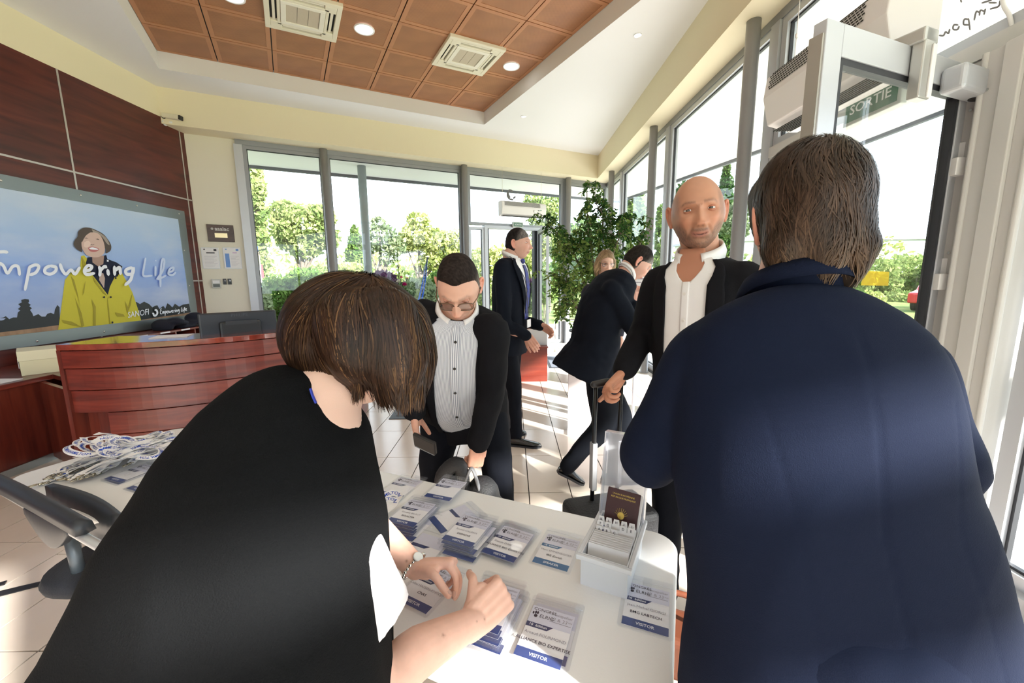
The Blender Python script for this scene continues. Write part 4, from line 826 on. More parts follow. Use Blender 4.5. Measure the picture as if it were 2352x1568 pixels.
ep = arc(DR-.40, A0); e2 = arc(DR, A0); MB().bar((*ep, .5), (*e2, .5), .03, 1.02).build('end_panel', M_DESKV, dk)
# lower counter by the left wall
lc = thing('side_counter', 'low dark wooden counter joining the reception desk at the left edge', 'counter', (-3.9, 2.2, 0))
poly = [(XL+.02, .2), (-3.78, .2), (-3.78, 2.2), (-3.80, 3.26), (-3.02, 2.86), (-3.05, 3.2), (-3.7, 3.75), (XL+.02, 3.75)]
MB().prism(poly, .665, .705).build('counter_top', M_DESK, lc, bevel=.004)
for a, b in (((-3.83, .2), (-3.83, 2.2)), ((-3.83, 2.2), (-3.84, 3.20)), ((-3.84, 3.20), (-3.04, 2.78))): MB().bar((*a, .3475), (*b, .3475), .03, .635).build('front_panel', M_DESKV, lc)
MB().bar((-3.80, .2, .03), (-3.815, 3.2, .03), .012, .06).build('plinth', M_STEEL, lc)
b = at_z(92, 858, .705); t = thing('cardboard_box', 'small cream cardboard box standing on the low side counter', 'box', (b[0]-.1, b[1]+.1, .705), math.radians(-40))
MB().box((-.16, -.11, 0), (.16, .11, .19)).build('body', pm('cream_card', (.70, .66, .45), .8), t, bevel=.003, local=True)
MB().box((-.165, -.115, .12), (.165, .115, .20)).build('lid', pm('cream_card_lid', (.74, .70, .50), .8), t, bevel=.003, local=True)
MB().box((-.08, -.119, .05), (.05, -.1155, .13)).build('paper_label', M_PAPER, t, local=True)
b = at_z(8, 878, .706); o = MB().box((b[0]-.18, b[1]-.11, .706), (b[0]+.03, b[1]+.1, .712)).build('paper_sheet', M_PAPER); tag(o, 'white sheet lying on the low counter at the left edge', 'paper')
# pigeonhole shelf along the wall
ph = thing('pigeonhole_shelf', 'dark red pigeonhole shelf with white labels under the poster', 'shelf', (-4.3, 4.9, 0))
e = at_z(553, 737, .86); X0 = XL+.02; X1 = X0+.36; ya, yb = 3.80, 6.0
MB().box((X0, ya, .825), (X1, yb, .845)).build('top_board', M_DESK, ph); MB().box((X0, ya, .60), (X1, yb, .62)).build('bottom_board', M_DESK, ph); MB().box((X0, ya, .62), (X0+.015, yb, .825)).build('back_board', M_DESKV, ph)
for k in range(8): y = ya+(yb-ya-.02)*k/7; MB().box((X0, y, .62), (X1, y+.02, .825)).build('divider', M_DESK, ph)
for k in range(7): y = ya+(yb-ya-.02)*(k+.5)/7; MB().box((X1, y-.06, .827), (X1+.004, y+.08, .845)).build('label_strip', M_PAPER, ph)
for y in (ya, yb-.03): MB().box((X0, y, 0), (X1, y+.03, .60)).build('side_support', M_DESKV, ph)
# dark jacket dropped on the shelf
rng = np.random.default_rng(2); mb = MB(); c = np.array([X0+.2, 5.42, .86])
for k in range(9): mb.ell(c+np.array([rng.uniform(-.06, .1), -.34+.085*k, .035+.05*math.sin(k*1.3)]), (.12+.03*rng.random(), .10, .06+.03*math.cos(k*2)), 12, 8)
V, Fc = remesh(mb, .02, 3); V[:, 2] = np.maximum(V[:, 2], .846); o = put('folded_jacket', V, Fc, pm('navy_cloth', (.008, .01, .022), .9, bump=(25, .6)), smooth=True); tag(o, 'dark navy jacket bundled on top of the pigeonhole shelf', 'jacket')
# monitor, seen from behind
mc = at_z(628, 757, DZ); mc = np.array([*arc(DR-.28, math.radians(-47)), .74]); t = thing('computer_monitor', 'black computer monitor seen from behind on the reception desk', 'monitor', (mc[0], mc[1], .74), math.radians(-47)+math.pi/2)
T_ = WM[t.name]
MB().box((-.26, -.02, .16), (.26, .02, .47)).build('casing', pm('monitor_plastic', (.016, .018, .026), .35), t, bevel=.012, local=True); MB().box((-.14, -.05, .20), (.14, -.02, .40)).build('rear_bulge', M_BLACKP, t, bevel=.02, local=True)
MB().box((-.10, -.054, .375), (.11, -.0505, .405)).build('cable_recess', M_RUBBER, t, local=True)
MB().box((-.03, -.03, .02), (.03, .0, .2)).build('neck', M_BLACKP, t, local=True); MB().lathe([(.13, 0), (.12, .018), (.02, .022)], 24).build('foot', M_BLACKP, t, local=True)
V, Fc = text_vf('PHILIPS', .035, 'CENTER', .01); b = MB(); b.add(np.stack([V[:, 0], np.full(len(V), -.0215), V[:, 1]+.445], 1), Fc); b.build('lettering', flat('dull_print', (.07, .075, .09)), t, local=True)
# red chair back behind the desk
p = at_y(600, 752, 4.7); t = thing('office_chair', 'red upholstered office chair behind the reception desk', 'chair', (p[0]-.1, p[1], 0)); 
q = np.array([p[0]-.1, p[1], 0]); R_ = pm('red_fabric', (.28, .012, .03), .85)
MB(RT(rotz(.5), q)).box((-.26, -.04, .50), (.26, .04, .93)).build('backrest', R_, t, bevel=.03, seg=4); MB(RT(rotz(.5), q)).box((-.25, .0, .42), (.25, .48, .50)).build('seat', R_, t, bevel=.03, seg=4)
MB(RT(rotz(.5), q)).tube([(0, .24, .08), (0, .24, .42)], .025, 12).build('gas_column', M_BLACKP, t)
for k in range(5): a = k*2*math.pi/5; MB(RT(rotz(.5), q)).bar((0, .24, .075), (.28*math.cos(a), .24+.28*math.sin(a), .045), .04, .03).build('base_arm', M_BLACKP, t)
for k in range(5): a = k*2*math.pi/5; MB(RT(rotz(.5), q)).ell((.28*math.cos(a), .24+.28*math.sin(a), .026), (.026, .026, .026), 10, 6).build('castor', M_BLACKP, t)
# papers and cable on the desk top
b = arc(DR-.2, math.radians(-75)); 
p = at_z(395, 772, DZ+.002); o = MB(RT(rotz(.4), (p[0], p[1], DZ+.001))).box((-.11, -.08, 0), (.11, .08, .004)).build('paper_sheet', M_PAPER); tag(o, 'white papers lying on the reception desk below the poster', 'paper')
# little wooden stand with a white box by the entrance
b = at_z(1228, 876, 0); t = thing('wooden_stand', 'reddish wooden cube stand behind the person with the blue tie', 'stand', (b[0]-.1, b[1]+.25, 0)); q = (b[0]-.08, b[1]+.26, 0)
MB(RT(np.eye(3), q)).box((-.26, -.26, .0), (.26, .26, .48)).build('body', wood('red_veneer', (.11, .016, .010), (.15, .024, .014), (.19, .034, .018), (1, 1, 10)), t, bevel=.003)
MB(RT(np.eye(3), q)).box((-.27, -.27, .48), (.27, .27, .50)).build('top_board', M_DESK, t, bevel=.003)
t2 = thing('paper_box', 'grey-white paper box on the wooden stand by the entrance', 'box', (q[0]+.06, q[1], .50)); MB(RT(rotz(.15), (q[0]+.06, q[1], .50))).box((-.19, -.15, 0), (.19, .15, .26)).build('body', pm('grey_card', (.5, .5, .5), .7), t2, bevel=.004); MB(RT(rotz(.15), (q[0]+.06, q[1], .50))).box((-.192, -.152, .22), (.192, .152, .264)).build('lid', pm('grey_card_lid', (.56, .56, .56), .7), t2, bevel=.003)
# mats
b = at_z(935, 962, 0); o = MB().box((-.9, -.5, 0), (.0, .5, .008), RT(rotz(-.45), (-.93+.0, 4.25, 0))); 
pa, pb, pc_ = at_z(893, 962, .004), at_z(940, 962, .004), at_z(915, 930, .004)
mt = thing('floor_mat', 'dark grey floor mat edge between the desk and the person in the striped shirt', 'mat', (pb[0], pb[1], 0)); dv = nrm(np.append((pc_-pa)[:2], 0)); 
T_ = frame((pa[0], pa[1], 0), np.array([1.0, 0, 0]), np.array([0, 1.0, 0]), UZ)
poly = [(pa[0], pa[1]), (pa[0]+.95, pa[1]), (pa[0]+.95+dv[0]*1.3, pa[1]+dv[1]*1.3), (pa[0]+dv[0]*1.3, pa[1]+dv[1]*1.3)]
MB().prism(poly, 0, .006).build('border', M_RUBBER, mt); ctr = np.mean(poly, axis=0); MB().prism([tuple(ctr+(np.array(q)-ctr)*.88) for q in poly], .006, .009).build('pile', pm('mat_grey', (.13, .14, .16), .95, bump=(300, .6)), mt)
b = at_z(1420, 842, 0); dm = thing('door_mat', 'wide grey-blue door mat in front of the back entrance', 'mat', (1.35, 6.75, 0))
MB(RT(rotz(0.0), (1.35, 6.95, 0))).box((-.75, -.55, 0), (.75, .45, .006)).build('border', M_RUBBER, dm); MB(RT(rotz(0.0), (1.35, 6.95, 0))).box((-.71, -.51, .006), (.71, .41, .010)).build('pile', pm('mat_blue', (.16, .18, .22), .95, bump=(300, .6)), dm)
# ================================================================== registration table
TZ = 0.72; TUX = np.array([.920, -.3927, 0]); TUX /= np.linalg.norm(TUX); TUY = np.array([-TUX[1], TUX[0], 0])
S0, S1, T0_, T1_ = -2.335, .018, .555, 1.148
TT = frame((0, 0, 0), TUX, TUY, UZ); ta = math.atan2(TUX[1], TUX[0])
def tp(s, t, z=TZ): return TUX*s+TUY*t+UZ*z
def rrect(x0, y0, x1, y1, r, n=8):
    out = []
    for cx, cy, a0 in ((x1-r, y1-r, 0), (x0+r, y1-r, 90), (x0+r, y0+r, 180), (x1-r, y0+r, 270)):
        for k in range(n+1): a = math.radians(a0+90*k/n); out.append((cx+r*math.cos(a), cy+r*math.sin(a)))
    return out
tb = thing('folding_table', 'long white plastic folding table covered with visitor badges', 'table', tp((S0+S1)/2, (T0_+T1_)/2, 0))
MB(TT).prism(rrect(S0, T0_, S1, T1_, .07), TZ-.045, TZ).build('table_top', M_TABLE, tb, bevel=.008, seg=3)
for s_ in (S0+.28, S1-.30):
    for t_ in (T0_+.07, T1_-.07): MB(TT).tube([(s_, t_, 0), (s_, t_, TZ-.045)], .014, 12).build('leg', M_ALU, tb, True)
    MB(TT).tube([(s_, T0_+.07, .12), (s_, T1_-.07, .12)], .011, 10).build('stretcher', M_ALU, tb, True)
    MB(TT).tube([(s_, (T0_+T1_)/2, .12), (s_+(.35 if s_ < -1 else -.35), (T0_+T1_)/2, TZ-.05)], .009, 8).build('brace', M_ALU, tb, True)

# ---- badges
M_VINYL = glass_mat('clear_vinyl', (.985, .99, 1.0), .05, .04, .03, (.80, .85, .95))
M_CARD = pm('badge_card', (.86, .85, .88), .5); mNavyB = pm('badge_navy', (.018, .045, .20), .35); mTab = pm('badge_tab', (.02, .03, .12), .4); mHead = pm('badge_header', (.66, .66, .78), .5)
mSpk = pm('badge_teal', (.03, .14, .32), .35); mGrey = flat('badge_grey_ink', (.30, .28, .33)); mBlk = flat('badge_black_ink', (.04, .03, .05)); mWht = flat('badge_white_ink', (.85, .87, .92))
CW, CH = .094, .128
card_me = {}
def bshare(key, mb, mat):
    if key not in card_me: me = mb().mesh(key); me.materials.append(mat); card_me[key] = me
    return card_me[key]
def btxt(t, body, x, y, size, mat, z=.0016, bold=0.0, align='CENTER', xs=1.0, nm='lettering', par=None):
    V, Fc = text_vf(body, size, align, bold); b = MB(); b.add(V*np.array([xs, 1, 1])+np.array([x, y, z]), Fc); return b.build(nm, mat, par or t, local=True)
holder = lambda: MB().add([(x, y, .0) for x, y in rrect(-CW/2-.009, -.009, CW/2+.009, CH+.030, .007, 4)], [tuple(range(20))])
def badge(p, ang, label, name=None, org=None, role='VISITOR', z=TZ, grp='visitor badges on the table', full=True, lift=0):
    t = thing('visitor_badge', label, 'badge', (p[0], p[1], z+.0004), ang, grp); W = WM[t.name]
    def pb(nm, me):
        o = bpy.data.objects.new(nm, me); COL.objects.link(o); o.parent = t; WM[o.name] = W; return o
    c = pb('card', bshare('card', lambda: MB().box((-CW/2, 0, .0004), (CW/2, CH, .0010)), M_CARD))
    f = pb('footer_band', bshare('footer'+role, lambda: MB().box((-CW/2, 0, .0010), (CW/2, .0215, .0013)), mNavyB if role == 'VISITOR' else mSpk))
    h = pb('header_band', bshare('header', lambda: MB().box((-CW/2, CH-.045, .0010), (CW/2, CH, .0012)), mHead))
    g = pb('tab', bshare('tab'+role, lambda: MB().prism([(-CW/2, CH-.0560), (-.001, CH-.0560), (.010, CH-.0445), (-CW/2, CH-.0445)], .0010, .0014), mTab if role == 'VISITOR' else mSpk))
    pb('holder_back', bshare('holder', holder, M_VINYL)); o = pb('clear_holder', card_me['holder']); o.location = (0, 0, .0022)
    if full:
        btxt(t, 'CONGRÈS', -.043, CH-.0085, .0105, mBlk, align='LEFT', xs=1.05); btxt(t, 'ELRIG', -.026, CH-.0245, .0125, mBlk, align='LEFT')
        lg = MB(); 
        for k, (a, b_, r) in enumerate(((-.041, CH-.020, .0030), (-.036, CH-.018, .0036), (-.0315, CH-.0175, .0032), (-.034, CH-.0265, .0040))): lg.lathe([(r*.35, .0014), (r, .0014), (r, .0017), (r*.35, .0017)], 10, RT(np.diag([.65, 1.2, 1]) if k < 3 else np.eye(3), (a, b_, 0)))
        lg.build('logo_leaf', mBlk, t, local=True)
        btxt(t, 'Montpellier', .022, CH-.010, .0095, mGrey); btxt(t, '22 & 23', .017, CH-.0225, .0118, mGrey); btxt(t, 'MAI', .041, CH-.0215, .005, mGrey)
        ul = MB(); ul.box((-.002, CH-.0305, .0013), (.044, CH-.0296, .0016)); ul.build('rule', mGrey, t, local=True)
        btxt(t, '10  édition', -.041, CH-.0503, .0090, mWht, .0017, .01, 'LEFT'); btxt(t, role, 0, .0105, .0105, mWht, .0016, .015)
        if name: btxt(t, name, 0, .058, .0098, mGrey)
        if org: btxt(t, org, 0, .040, .0100, mBlk, .0016, .012, xs=1.0)
    # puckered top edge of the holder, with the sealing rib
    rb = pb('seal_rib', bshare('rib', lambda: MB().tube([(-CW/2-.006, CH+.011, .0028), (-.02, CH+.0115, .0034), (.02, CH+.0108, .0030), (CW/2+.006, CH+.011, .0028)], .0012, 6), M_VINYL)); return t
def stack(bl, ang, label, under, n, seed, dxy=(.006, -.007), **kw):
    """n badges, the top one readable; p is the bottom-left corner of the top card"""
    rng = np.random.default_rng(seed); d = np.array([math.cos(ang), math.sin(ang), 0]); up = np.array([-math.sin(ang), math.cos(ang), 0])
    ctr = np.array([bl[0], bl[1], 0])+d*CW/2
    for k in range(n):
        j = n-1-k; q = ctr+d*dxy[0]*j*(1+.3*rng.normal())+up*dxy[1]*j*(1+.3*rng.normal())
        if k < n-1: badge(q, ang+rng.normal()*.03, under, z=TZ+.0036*k, full=False)
        else: badge(q, ang, label, z=TZ+.0036*k, **kw)
R_ = math.radians
b1 = at_z(1178.8, 1500, TZ+.006); stack(b1, R_(-21.5), 'nearest badge with the longest organisation name, at the bottom of the picture', 'second badge peeking out under the nearest one', 2, 1, (.006, .010), name='Arnaud FOURMOND', org='ALLIANCE BIO EXPERTISE')
b2 = at_z(1427, 1429, TZ+.003); stack(b2, R_(-22), 'badge at the right end of the table beside the card box', '', 1, 2, name='Jean-Michel GIORGI', org='BMG LABTECH')
b3 = at_z(1222, 1288, TZ+.003); stack(b3, R_(-24), 'badge with the lighter teal band, left of the card box', '', 1, 3, name='Marc EMMENEGGER', org='IBZ Zurich', role='SPEAKER')
b4 = at_z(1107, 1269, TZ+.010); stack(b4, R_(-27), 'top badge of the stack left of the teal one', 'badge lying in the stack left of the teal one', 4, 4, (-.004, .006), name='Davide DABELLANI', org='ALLIANCE BIO EXPERTISE')
b5 = at_z(1014, 1237, TZ+.02); stack(b5, R_(-24), 'top badge of the thickest stack in the middle of the table', 'badge lying in the thickest stack in the middle', 6, 5, (.005, -.006), name='Rachel CALBRIX', org='DEINOVE')
b6 = at_z(888, 1196, TZ+.016); stack(b6, R_(-20), 'top badge of the stack right of the loose lanyards', 'badge lying in the stack right of the loose lanyards', 5, 6, (.004, -.006), name='Emeline BILAUT', org='BIOASTER')
q = at_z(984, 1146, TZ+.010); 
badge(at_z(1003, 1160, TZ), R_(-20), 'badge shifted upward at the back of the stack right of the lanyards', z=TZ+.0216, name=None)
badge(at_z(985, 1222, TZ)+np.array([.01, .03, 0]), R_(-55), 'badge fanned out sideways from under the stack near the table back', z=TZ+.0, full=False)
b9 = at_z(1050, 1425, TZ+.016); stack(b9, R_(-22), 'top badge of the stack under the shawl wearer\'s fingers', 'badge lying in the stack under the shawl wearer\'s fingers', 5, 7, (.004, -.006), name=None)
b8 = at_z(906, 1372, TZ+.003); stack(b8, R_(-29), 'badge half hidden by the white sleeve below the shawl', '', 1, 8, name='Celini HASSEN-KHODJA', org='CNRS')
badge(at_z(935, 1300, TZ), R_(-25), 'empty-looking badge under the wrist with the bracelet', full=False)
q = at_z(893, 1140, TZ); badge(q, R_(-22), 'badge with a glinting holder half under the loose lanyards', name=None)
b10 = at_z(239, 1102, TZ); stack(b10, R_(-19), 'top badge of the small stack beside the lanyard heap', 'badge under another beside the lanyard heap', 2, 9, (.004, -.004), name=None, org=None)
b11 = at_z(290, 1124, TZ); stack(b11, R_(-21), 'blue-banded badge by the dark shawl at the left', 'badge lowest by the dark shawl at the left', 2, 10, (-.006, .004), name=None)

# ---- lanyards
M_STRAP = pm('white_strap', (.80, .79, .80), .75, bump=(400, .15)); mHam = flat('strap_blue', (.02, .07, .42)); mStrapBlk = flat('strap_black_buckle', (.02, .02, .025))
def ribbon_frames(P):
    P = np.asarray(P); tg = np.gradient(P, axis=0); tg /= np.linalg.norm(tg, axis=1)[:, None]; return P, tg
def lanyard(pts, lab, seed, txt=((.25, 1),), clip=True, w=.023, grp='white printed lanyards', twist=.5):
    rng = np.random.default_rng(seed); P = catmull(pts, 9); P, tg = ribbon_frames(P); n = len(P)
    sarc = np.concatenate([[0], np.cumsum(np.linalg.norm(np.diff(P, axis=0), axis=1))])
    ph = rng.uniform(0, 6.28); tw = twist*np.sin(sarc*rng.uniform(8, 16)+ph)
    side = np.cross(tg, UZ); side /= np.linalg.norm(side, axis=1)[:, None]+1e-9; nr = np.cross(side, tg)
    S = side*np.cos(tw)[:, None]+nr*np.sin(tw)[:, None]; Nn = np.cross(S, tg)
    lift = np.abs(S[:, 2])*w/2; P = P+UZ*lift[:, None]
    t = thing('lanyard', lab, 'lanyard', (P[0][0], P[0][1], TZ), 0, grp)
    th_ = .0006; V = np.stack([P+S*w/2+Nn*th_, P-S*w/2+Nn*th_, P-S*w/2-Nn*th_, P+S*w/2-Nn*th_], 1); V[:, :, 2] = np.maximum(V[:, :, 2], TZ+.0008)
    MB().loft([v for v in V]).build('strap', M_STRAP, t)
    Lt = sarc[-1]; tb_ = MB(); Vt, Ft = text_vf('HAMILTON', .0165, 'CENTER', .014)
    for f, sgn in txt:
        s_ = np.clip(f*Lt+Vt[:, 0]*sgn*1.05, 0, Lt*.999); idx = np.clip(np.searchsorted(sarc, s_)-1, 0, n-2); a = ((s_-sarc[idx])/(sarc[idx+1]-sarc[idx]+1e-9))[:, None]
        lp = lambda A: A[idx]*(1-a)+A[idx+1]*a
        pp_ = lp(P)+lp(S)*(-Vt[:, 1]*sgn)[:, None]; up_ = np.where(lp(Nn)[:, 2:3] < 0, -1, 1)*lp(Nn); pp_ = pp_+up_*.0014; tb_.add(pp_, Ft)
    tb_.build('lettering', mHam, t)
    if clip:
        c = P[0]; d = nrm(-(P[2]-P[0])*np.array([1, 1, 0])); sd = np.cross(UZ, d); k = MB()
        k.tube([c+d*.0, c+d*.012], .0045, 8); k.tube([c+d*x+sd*y+UZ*.004 for x, y in ((.012, .0), (.02, .006), (.034, .006), (.041, 0), (.034, -.006), (.022, -.005), (.014, -.001))], .0018, 6); k.tube([c-d*.004-sd*.009, c-d*.004+sd*.009], .0016, 6)
        k.build('swivel_hook', M_BRASSY, t, True)
        fl = MB(frame(c-d*.012, d, sd, UZ)); fl.box((-.03, -w/2, .001), (.008, w/2, .004)); fl.build('end_flap', M_STRAP, t)
        e = MB(frame(c-d*.024+UZ*.0046, d, sd, UZ)); e.lathe([(.0045, 0), (.006, 0), (.006, .0004), (.0045, .0004)], 14); e.build('ring_print', mHam, t)
    return t
rng = np.random.default_rng(11)
def tpx(x, y, z): return at_z(x, y, z)
words = ['topmost', 'upper', 'middle', 'lower', 'lowest']
clips = [(100, 1112), (118, 1104), (132, 1101), (148, 1098), (163, 1103), (178, 1100), (190, 1094), (205, 1090), (218, 1090), (232, 1086), (150, 1084), (172, 1082), (192, 1076), (212, 1072), (240, 1076), (300, 1066), (125, 1092), (140, 1088)]
for i, c in enumerate(clips):
    z = TZ+.002+.0022*(i % 9); f = rng.uniform(0, 1)
    far = (rng.uniform(330, 405), rng.uniform(992, 1028)); mid = (c[0]*.5+far[0]*.5+rng.uniform(-15, 10), c[1]*.5+far[1]*.5+rng.uniform(-16, 4)); back = (far[0]-rng.uniform(40, 90), far[1]+rng.uniform(6, 26))
    hz = TZ+.018+.075*math.sin(math.pi*i/len(clips))*rng.uniform(.5, 1)
    pts = [tpx(*c, z), tpx(c[0]+rng.uniform(8, 25), c[1]-rng.uniform(8, 18), z+.008), tpx(*mid, hz), tpx(*far, hz*.6+.4*TZ), tpx(far[0]+rng.uniform(-6, 14), far[1]+10, TZ+.012), tpx(*back, hz), tpx(mid[0]-rng.uniform(0, 60), mid[1]+rng.uniform(-8, 14), TZ+.02+.02*f)]
    lanyard(pts, 'white printed lanyard with a metal hook in the heap on the table', 100+i, [(rng.uniform(.2, .4), 1), (rng.uniform(.55, .72), -1 if i % 2 else 1), (.9, 1)])
for i in range(13):                      # coils on top of the heap
    cx, cy = rng.uniform(190, 345), rng.uniform(1008, 1048); r = rng.uniform(24, 52); a0 = rng.uniform(0, 6.28)
    pts = [tpx(cx+r*math.cos(a0+k*.85), cy+r*.36*math.sin(a0+k*.85), TZ+.040+.0035*i+.004*k) for k in range(7)]
    lanyard(pts, 'white printed lanyard coiled on top of the lanyard heap', 200+i, [(.25, 1), (.6, -1), (.85, 1)], False, grp='coiled lanyards on the heap')
for i, (pts, tx) in enumerate((([(845, 1150), (870, 1148), (900, 1135), (918, 1140), (905, 1155), (875, 1170), (840, 1190)], ((.3, 1), (.85, 1))), ([(835, 1110), (850, 1106), (862, 1112), (868, 1128), (850, 1150)], ((.35, 1),)), ([(840, 1165), (865, 1158), (890, 1148), (908, 1152), (890, 1172), (850, 1195)], ((.3, 1),)))):
    lanyard([tpx(x, y, TZ+.006+.012*i+.006*math.sin(k)) for k, (x, y) in enumerate(pts)], ('loose lanyard curling out from behind the black shawl', 'short loop of lanyard nearest the black shawl', 'lower loose lanyard beside the black shawl')[i], 300+i, tx, False)

# ---- card index box with passport
BX = nrm([.887, -.46, 0]); BY = np.array([-BX[1], BX[0], 0]); bo = at_z(1333, 1340, TZ); BT = frame(bo, BX, BY, UZ); BWd, BD, BH = .110, .195, .082
t = thing('card_index_box', 'open grey-white plastic card index box at the right end of the table', 'box', bo+BX*BWd/2+BY*BD/2)
M_BOXP = pm('pale_box_plastic', (.62, .64, .68), .4)
w_ = .003; b = MB(BT)
b.box((0, 0, 0), (BWd, BD, w_)); b.box((0, 0, w_), (w_, BD, BH)); b.box((BWd-w_, 0, w_), (BWd, BD, BH)); b.box((w_, 0, w_), (BWd-w_, w_, BH)); b.box((w_, BD-w_, w_), (BWd-w_, BD, BH)); b.build('tray', M_BOXP, t)
b = MB(BT); r_ = .010
b.box((-r_, -r_, BH-.012), (BWd+r_, 0, BH)); b.box((-r_, BD, BH-.012), (BWd+r_, BD+r_, BH)); b.box((-r_, 0, BH-.012), (0, BD, BH)); b.box((BWd, 0, BH-.012), (BWd+r_, BD, BH)); b.build('rim', M_BOXP, t, bevel=.002)
LT = BT @ RT(rotx(math.radians(-12)), (0, BD+.006, BH)) ; LH = .225
M_LID = glass_mat('clear_lid', (.93, .94, .97), .10, .05, .42, (.80, .80, .84))
b = MB(LT); b.box((-.004, 0, 0), (BWd+.004, .003, LH)); b.build('lid', M_LID, t)
b = MB(LT); b.box((-.004, -.03, 0), (-.001, 0, LH)); b.box((BWd+.001, -.03, 0), (BWd+.004, 0, LH)); b.box((-.001, -.03, LH-.003), (BWd+.001, 0, LH)); b.build('lid_flange', glass_mat('clear_flange', (.9, .91, .95), .16, .03, .3, (.85, .85, .9)), t)
MB(LT).box((.062, -.0015, .135), (.079, -.0002, .147)).build('sticker', pm('grey_sticker', (.4, .4, .4), .6), t)
MB(BT).box((.05, .004, BH-.010), (.072, .006, BH-.006)).build('label_slot', M_ALU, t)
M_IDX = pm('index_card', (.78, .77, .78), .7)
for k in range(14):
    y = .020+.0042*k; o = MB(BT @ RT(rotx(math.radians(-14)), (0, y, .004))).box((.006, 0, 0), (BWd-.006, .0006, .086+.001*(k % 2))).build('index_card', M_IDX, t)
rows = (('ABC', .082, .092, (0, 1, 2)), ('FGDE', .090, .102, (0, 1, 3, 4)), ('KLHIJ', .098, .109, (0, 1, 2, 3, 4)))
for r0, (ls, y, h, slots_) in enumerate(rows):
    Tk = BT @ RT(rotx(math.radians(-14)), (0, y, .004))
    MB(Tk).box((.005, 0, 0), (BWd-.005, .0007, h-.012)).build('divider', M_IDX, t)
    MB(Tk).box((.008, -.0004, h-.024), (.032, .0, h-.019)).build('colour_edge', mNavyB, t)
    for l_, s_ in zip(ls, slots_):
        x = .007+s_*.0195; o = MB(Tk).prism([(x, h-.012), (x+.018, h-.012), (x+.0155, h+.002), (x+.0025, h+.002)], -.0007, 0, np.array([[1, 0, 0, 0], [0, 0, -1, 0], [0, 1, 0, 0], [0, 0, 0, 1.0]])).build('tab', M_IDX, t)
        V, Fc = text_vf(l_, .0085, 'CENTER', .01); b = MB(Tk); b.add(np.stack([V[:, 0]+x+.009, np.full(len(V), -.0009), V[:, 1]+h-.006], 1), Fc); b.build('letter', mBlk, o)
# passport standing in the box
PT_ = BT @ RT(rotx(math.radians(-18)) @ roty(math.radians(3)), (.014, .132, .055)); o = thing('passport', 'burgundy passport with gold crest standing in the card index box', 'passport', (BT @ np.array([.055, .128, .004, 1]))[:3])
MB(PT_).box((0, 0, 0), (.086, .004, .125)).build('cover', pm('burgundy', (.045, .008, .010), .5), o, bevel=.002); MB(PT_).box((.001, .004, .001), (.092, .007, .122)).build('pages', M_PAPER, o)
M_GOLD = pm('gold_foil', (.60, .42, .10), .35, .7)
cr = MB(PT_)
for k in range(9): a = math.radians(20+k*17.5); cr.bar((.043+.006*math.cos(a), -.0006, .058+.004*math.sin(a)), (.043+.018*math.cos(a), -.0006, .058+.022*math.sin(a)), .0005, .0032, (0, 1, 0))
cr.lathe([(.001, 0), (.009, 0), (.009, .0006), (.001, .0006)], 16, RT(rotx(math.pi/2), (.043, -.0003, .060))); cr.bar((.043, -.0006, .038), (.043, -.0006, .058), .0005, .006, (0, 1, 0)); cr.bar((.030, -.0006, .046), (.056, -.0006, .046), .0005, .002, (0, 1, 0)); cr.build('crest', M_GOLD, o)
for body, zz in (('UNION EUROPÉENNE', .112), ('RÉPUBLIQUE FRANÇAISE', .104)):
    V, Fc = text_vf(body, .0058, 'CENTER'); b = MB(PT_); b.add(np.stack([V[:, 0]+.043, np.full(len(V), -.0006), V[:, 1]+zz], 1), Fc); b.build('lettering', M_GOLD, o)
# white booklet beside it
# ================================================================== chair at the left, strap on the floor
M_CHP = pm('slate_plastic', (.022, .026, .034), .42); M_SEAT = pm('black_seat_fabric', (.010, .012, .018), .9, bump=(200, .3)); M_TUBE = pm('pale_grey_tube', (.42, .43, .44), .35, .4); M_TUBED = pm('slate_tube', (.07, .085, .10), .4, .3)
ch = thing('office_chair', 'dark plastic chair with grey tube arm in front of the table at the left', 'chair', at_z(240, 1300, .46)*np.array([1, 1, 0]))
ra, rb_ = at_z(-60, 1082, .80), at_z(196, 1214, .78); dr = nrm(rb_-ra); sdv = nrm(np.cross(UZ, dr))
b = MB(); b.loft([[p+sdv*y+UZ*z for y, z in ((-.022, -.012), (-.016, .016), (.0, .022), (.016, .016), (.022, -.012), (0, -.016))] for p in catmull([ra, ra*.6+rb_*.4+UZ*.008, ra*.3+rb_*.7+UZ*.006, rb_], 6)]); b.build('arm_pad', M_CHP, ch, True)
rc, rd = at_z(10, 1128, .775), at_z(330, 1312, .735)
MB().tube([rc, rd], .0125, 12).build('arm_tube', M_TUBE, ch, True)
b0, b1_ = ra*.62+rb_*.38, ra*.02+rb_*.98; off = sdv*.07
bb = MB(); bb.loft([[p+off*(1+.3*math.sin(3.14*f)), p+off*(1.3+.3*math.sin(3.14*f)), p+off*1.3-UZ*(.05+.075*math.sin(3.14*f)), p+off*1.0-UZ*(.05+.075*math.sin(3.14*f))] for f, p in ((f, b0*(1-f)+b1_*f-UZ*.02) for f in np.linspace(.02, .98, 12))]); bb.build('backrest', M_CHP, ch, True)
b2_, b3_ = at_z(66, 1168, .76), at_z(165, 1216, .76)
bb = MB(); bb.loft([[p+np.array([0, 0, z]) +sdv*y for y, z in ((-.012, .01), (.012, .01), (.012, -.012-.075*math.sin(3.14*f)), (-.012, -.012-.075*math.sin(3.14*f)))] for f, p in ((f, b2_*(1-f)+b3_*f) for f in np.linspace(0, 1, 14))]); bb.build('back_shell', M_CHP, ch, True, bevel=.004)
sc_ = at_z(262, 1285, .46); seat = []
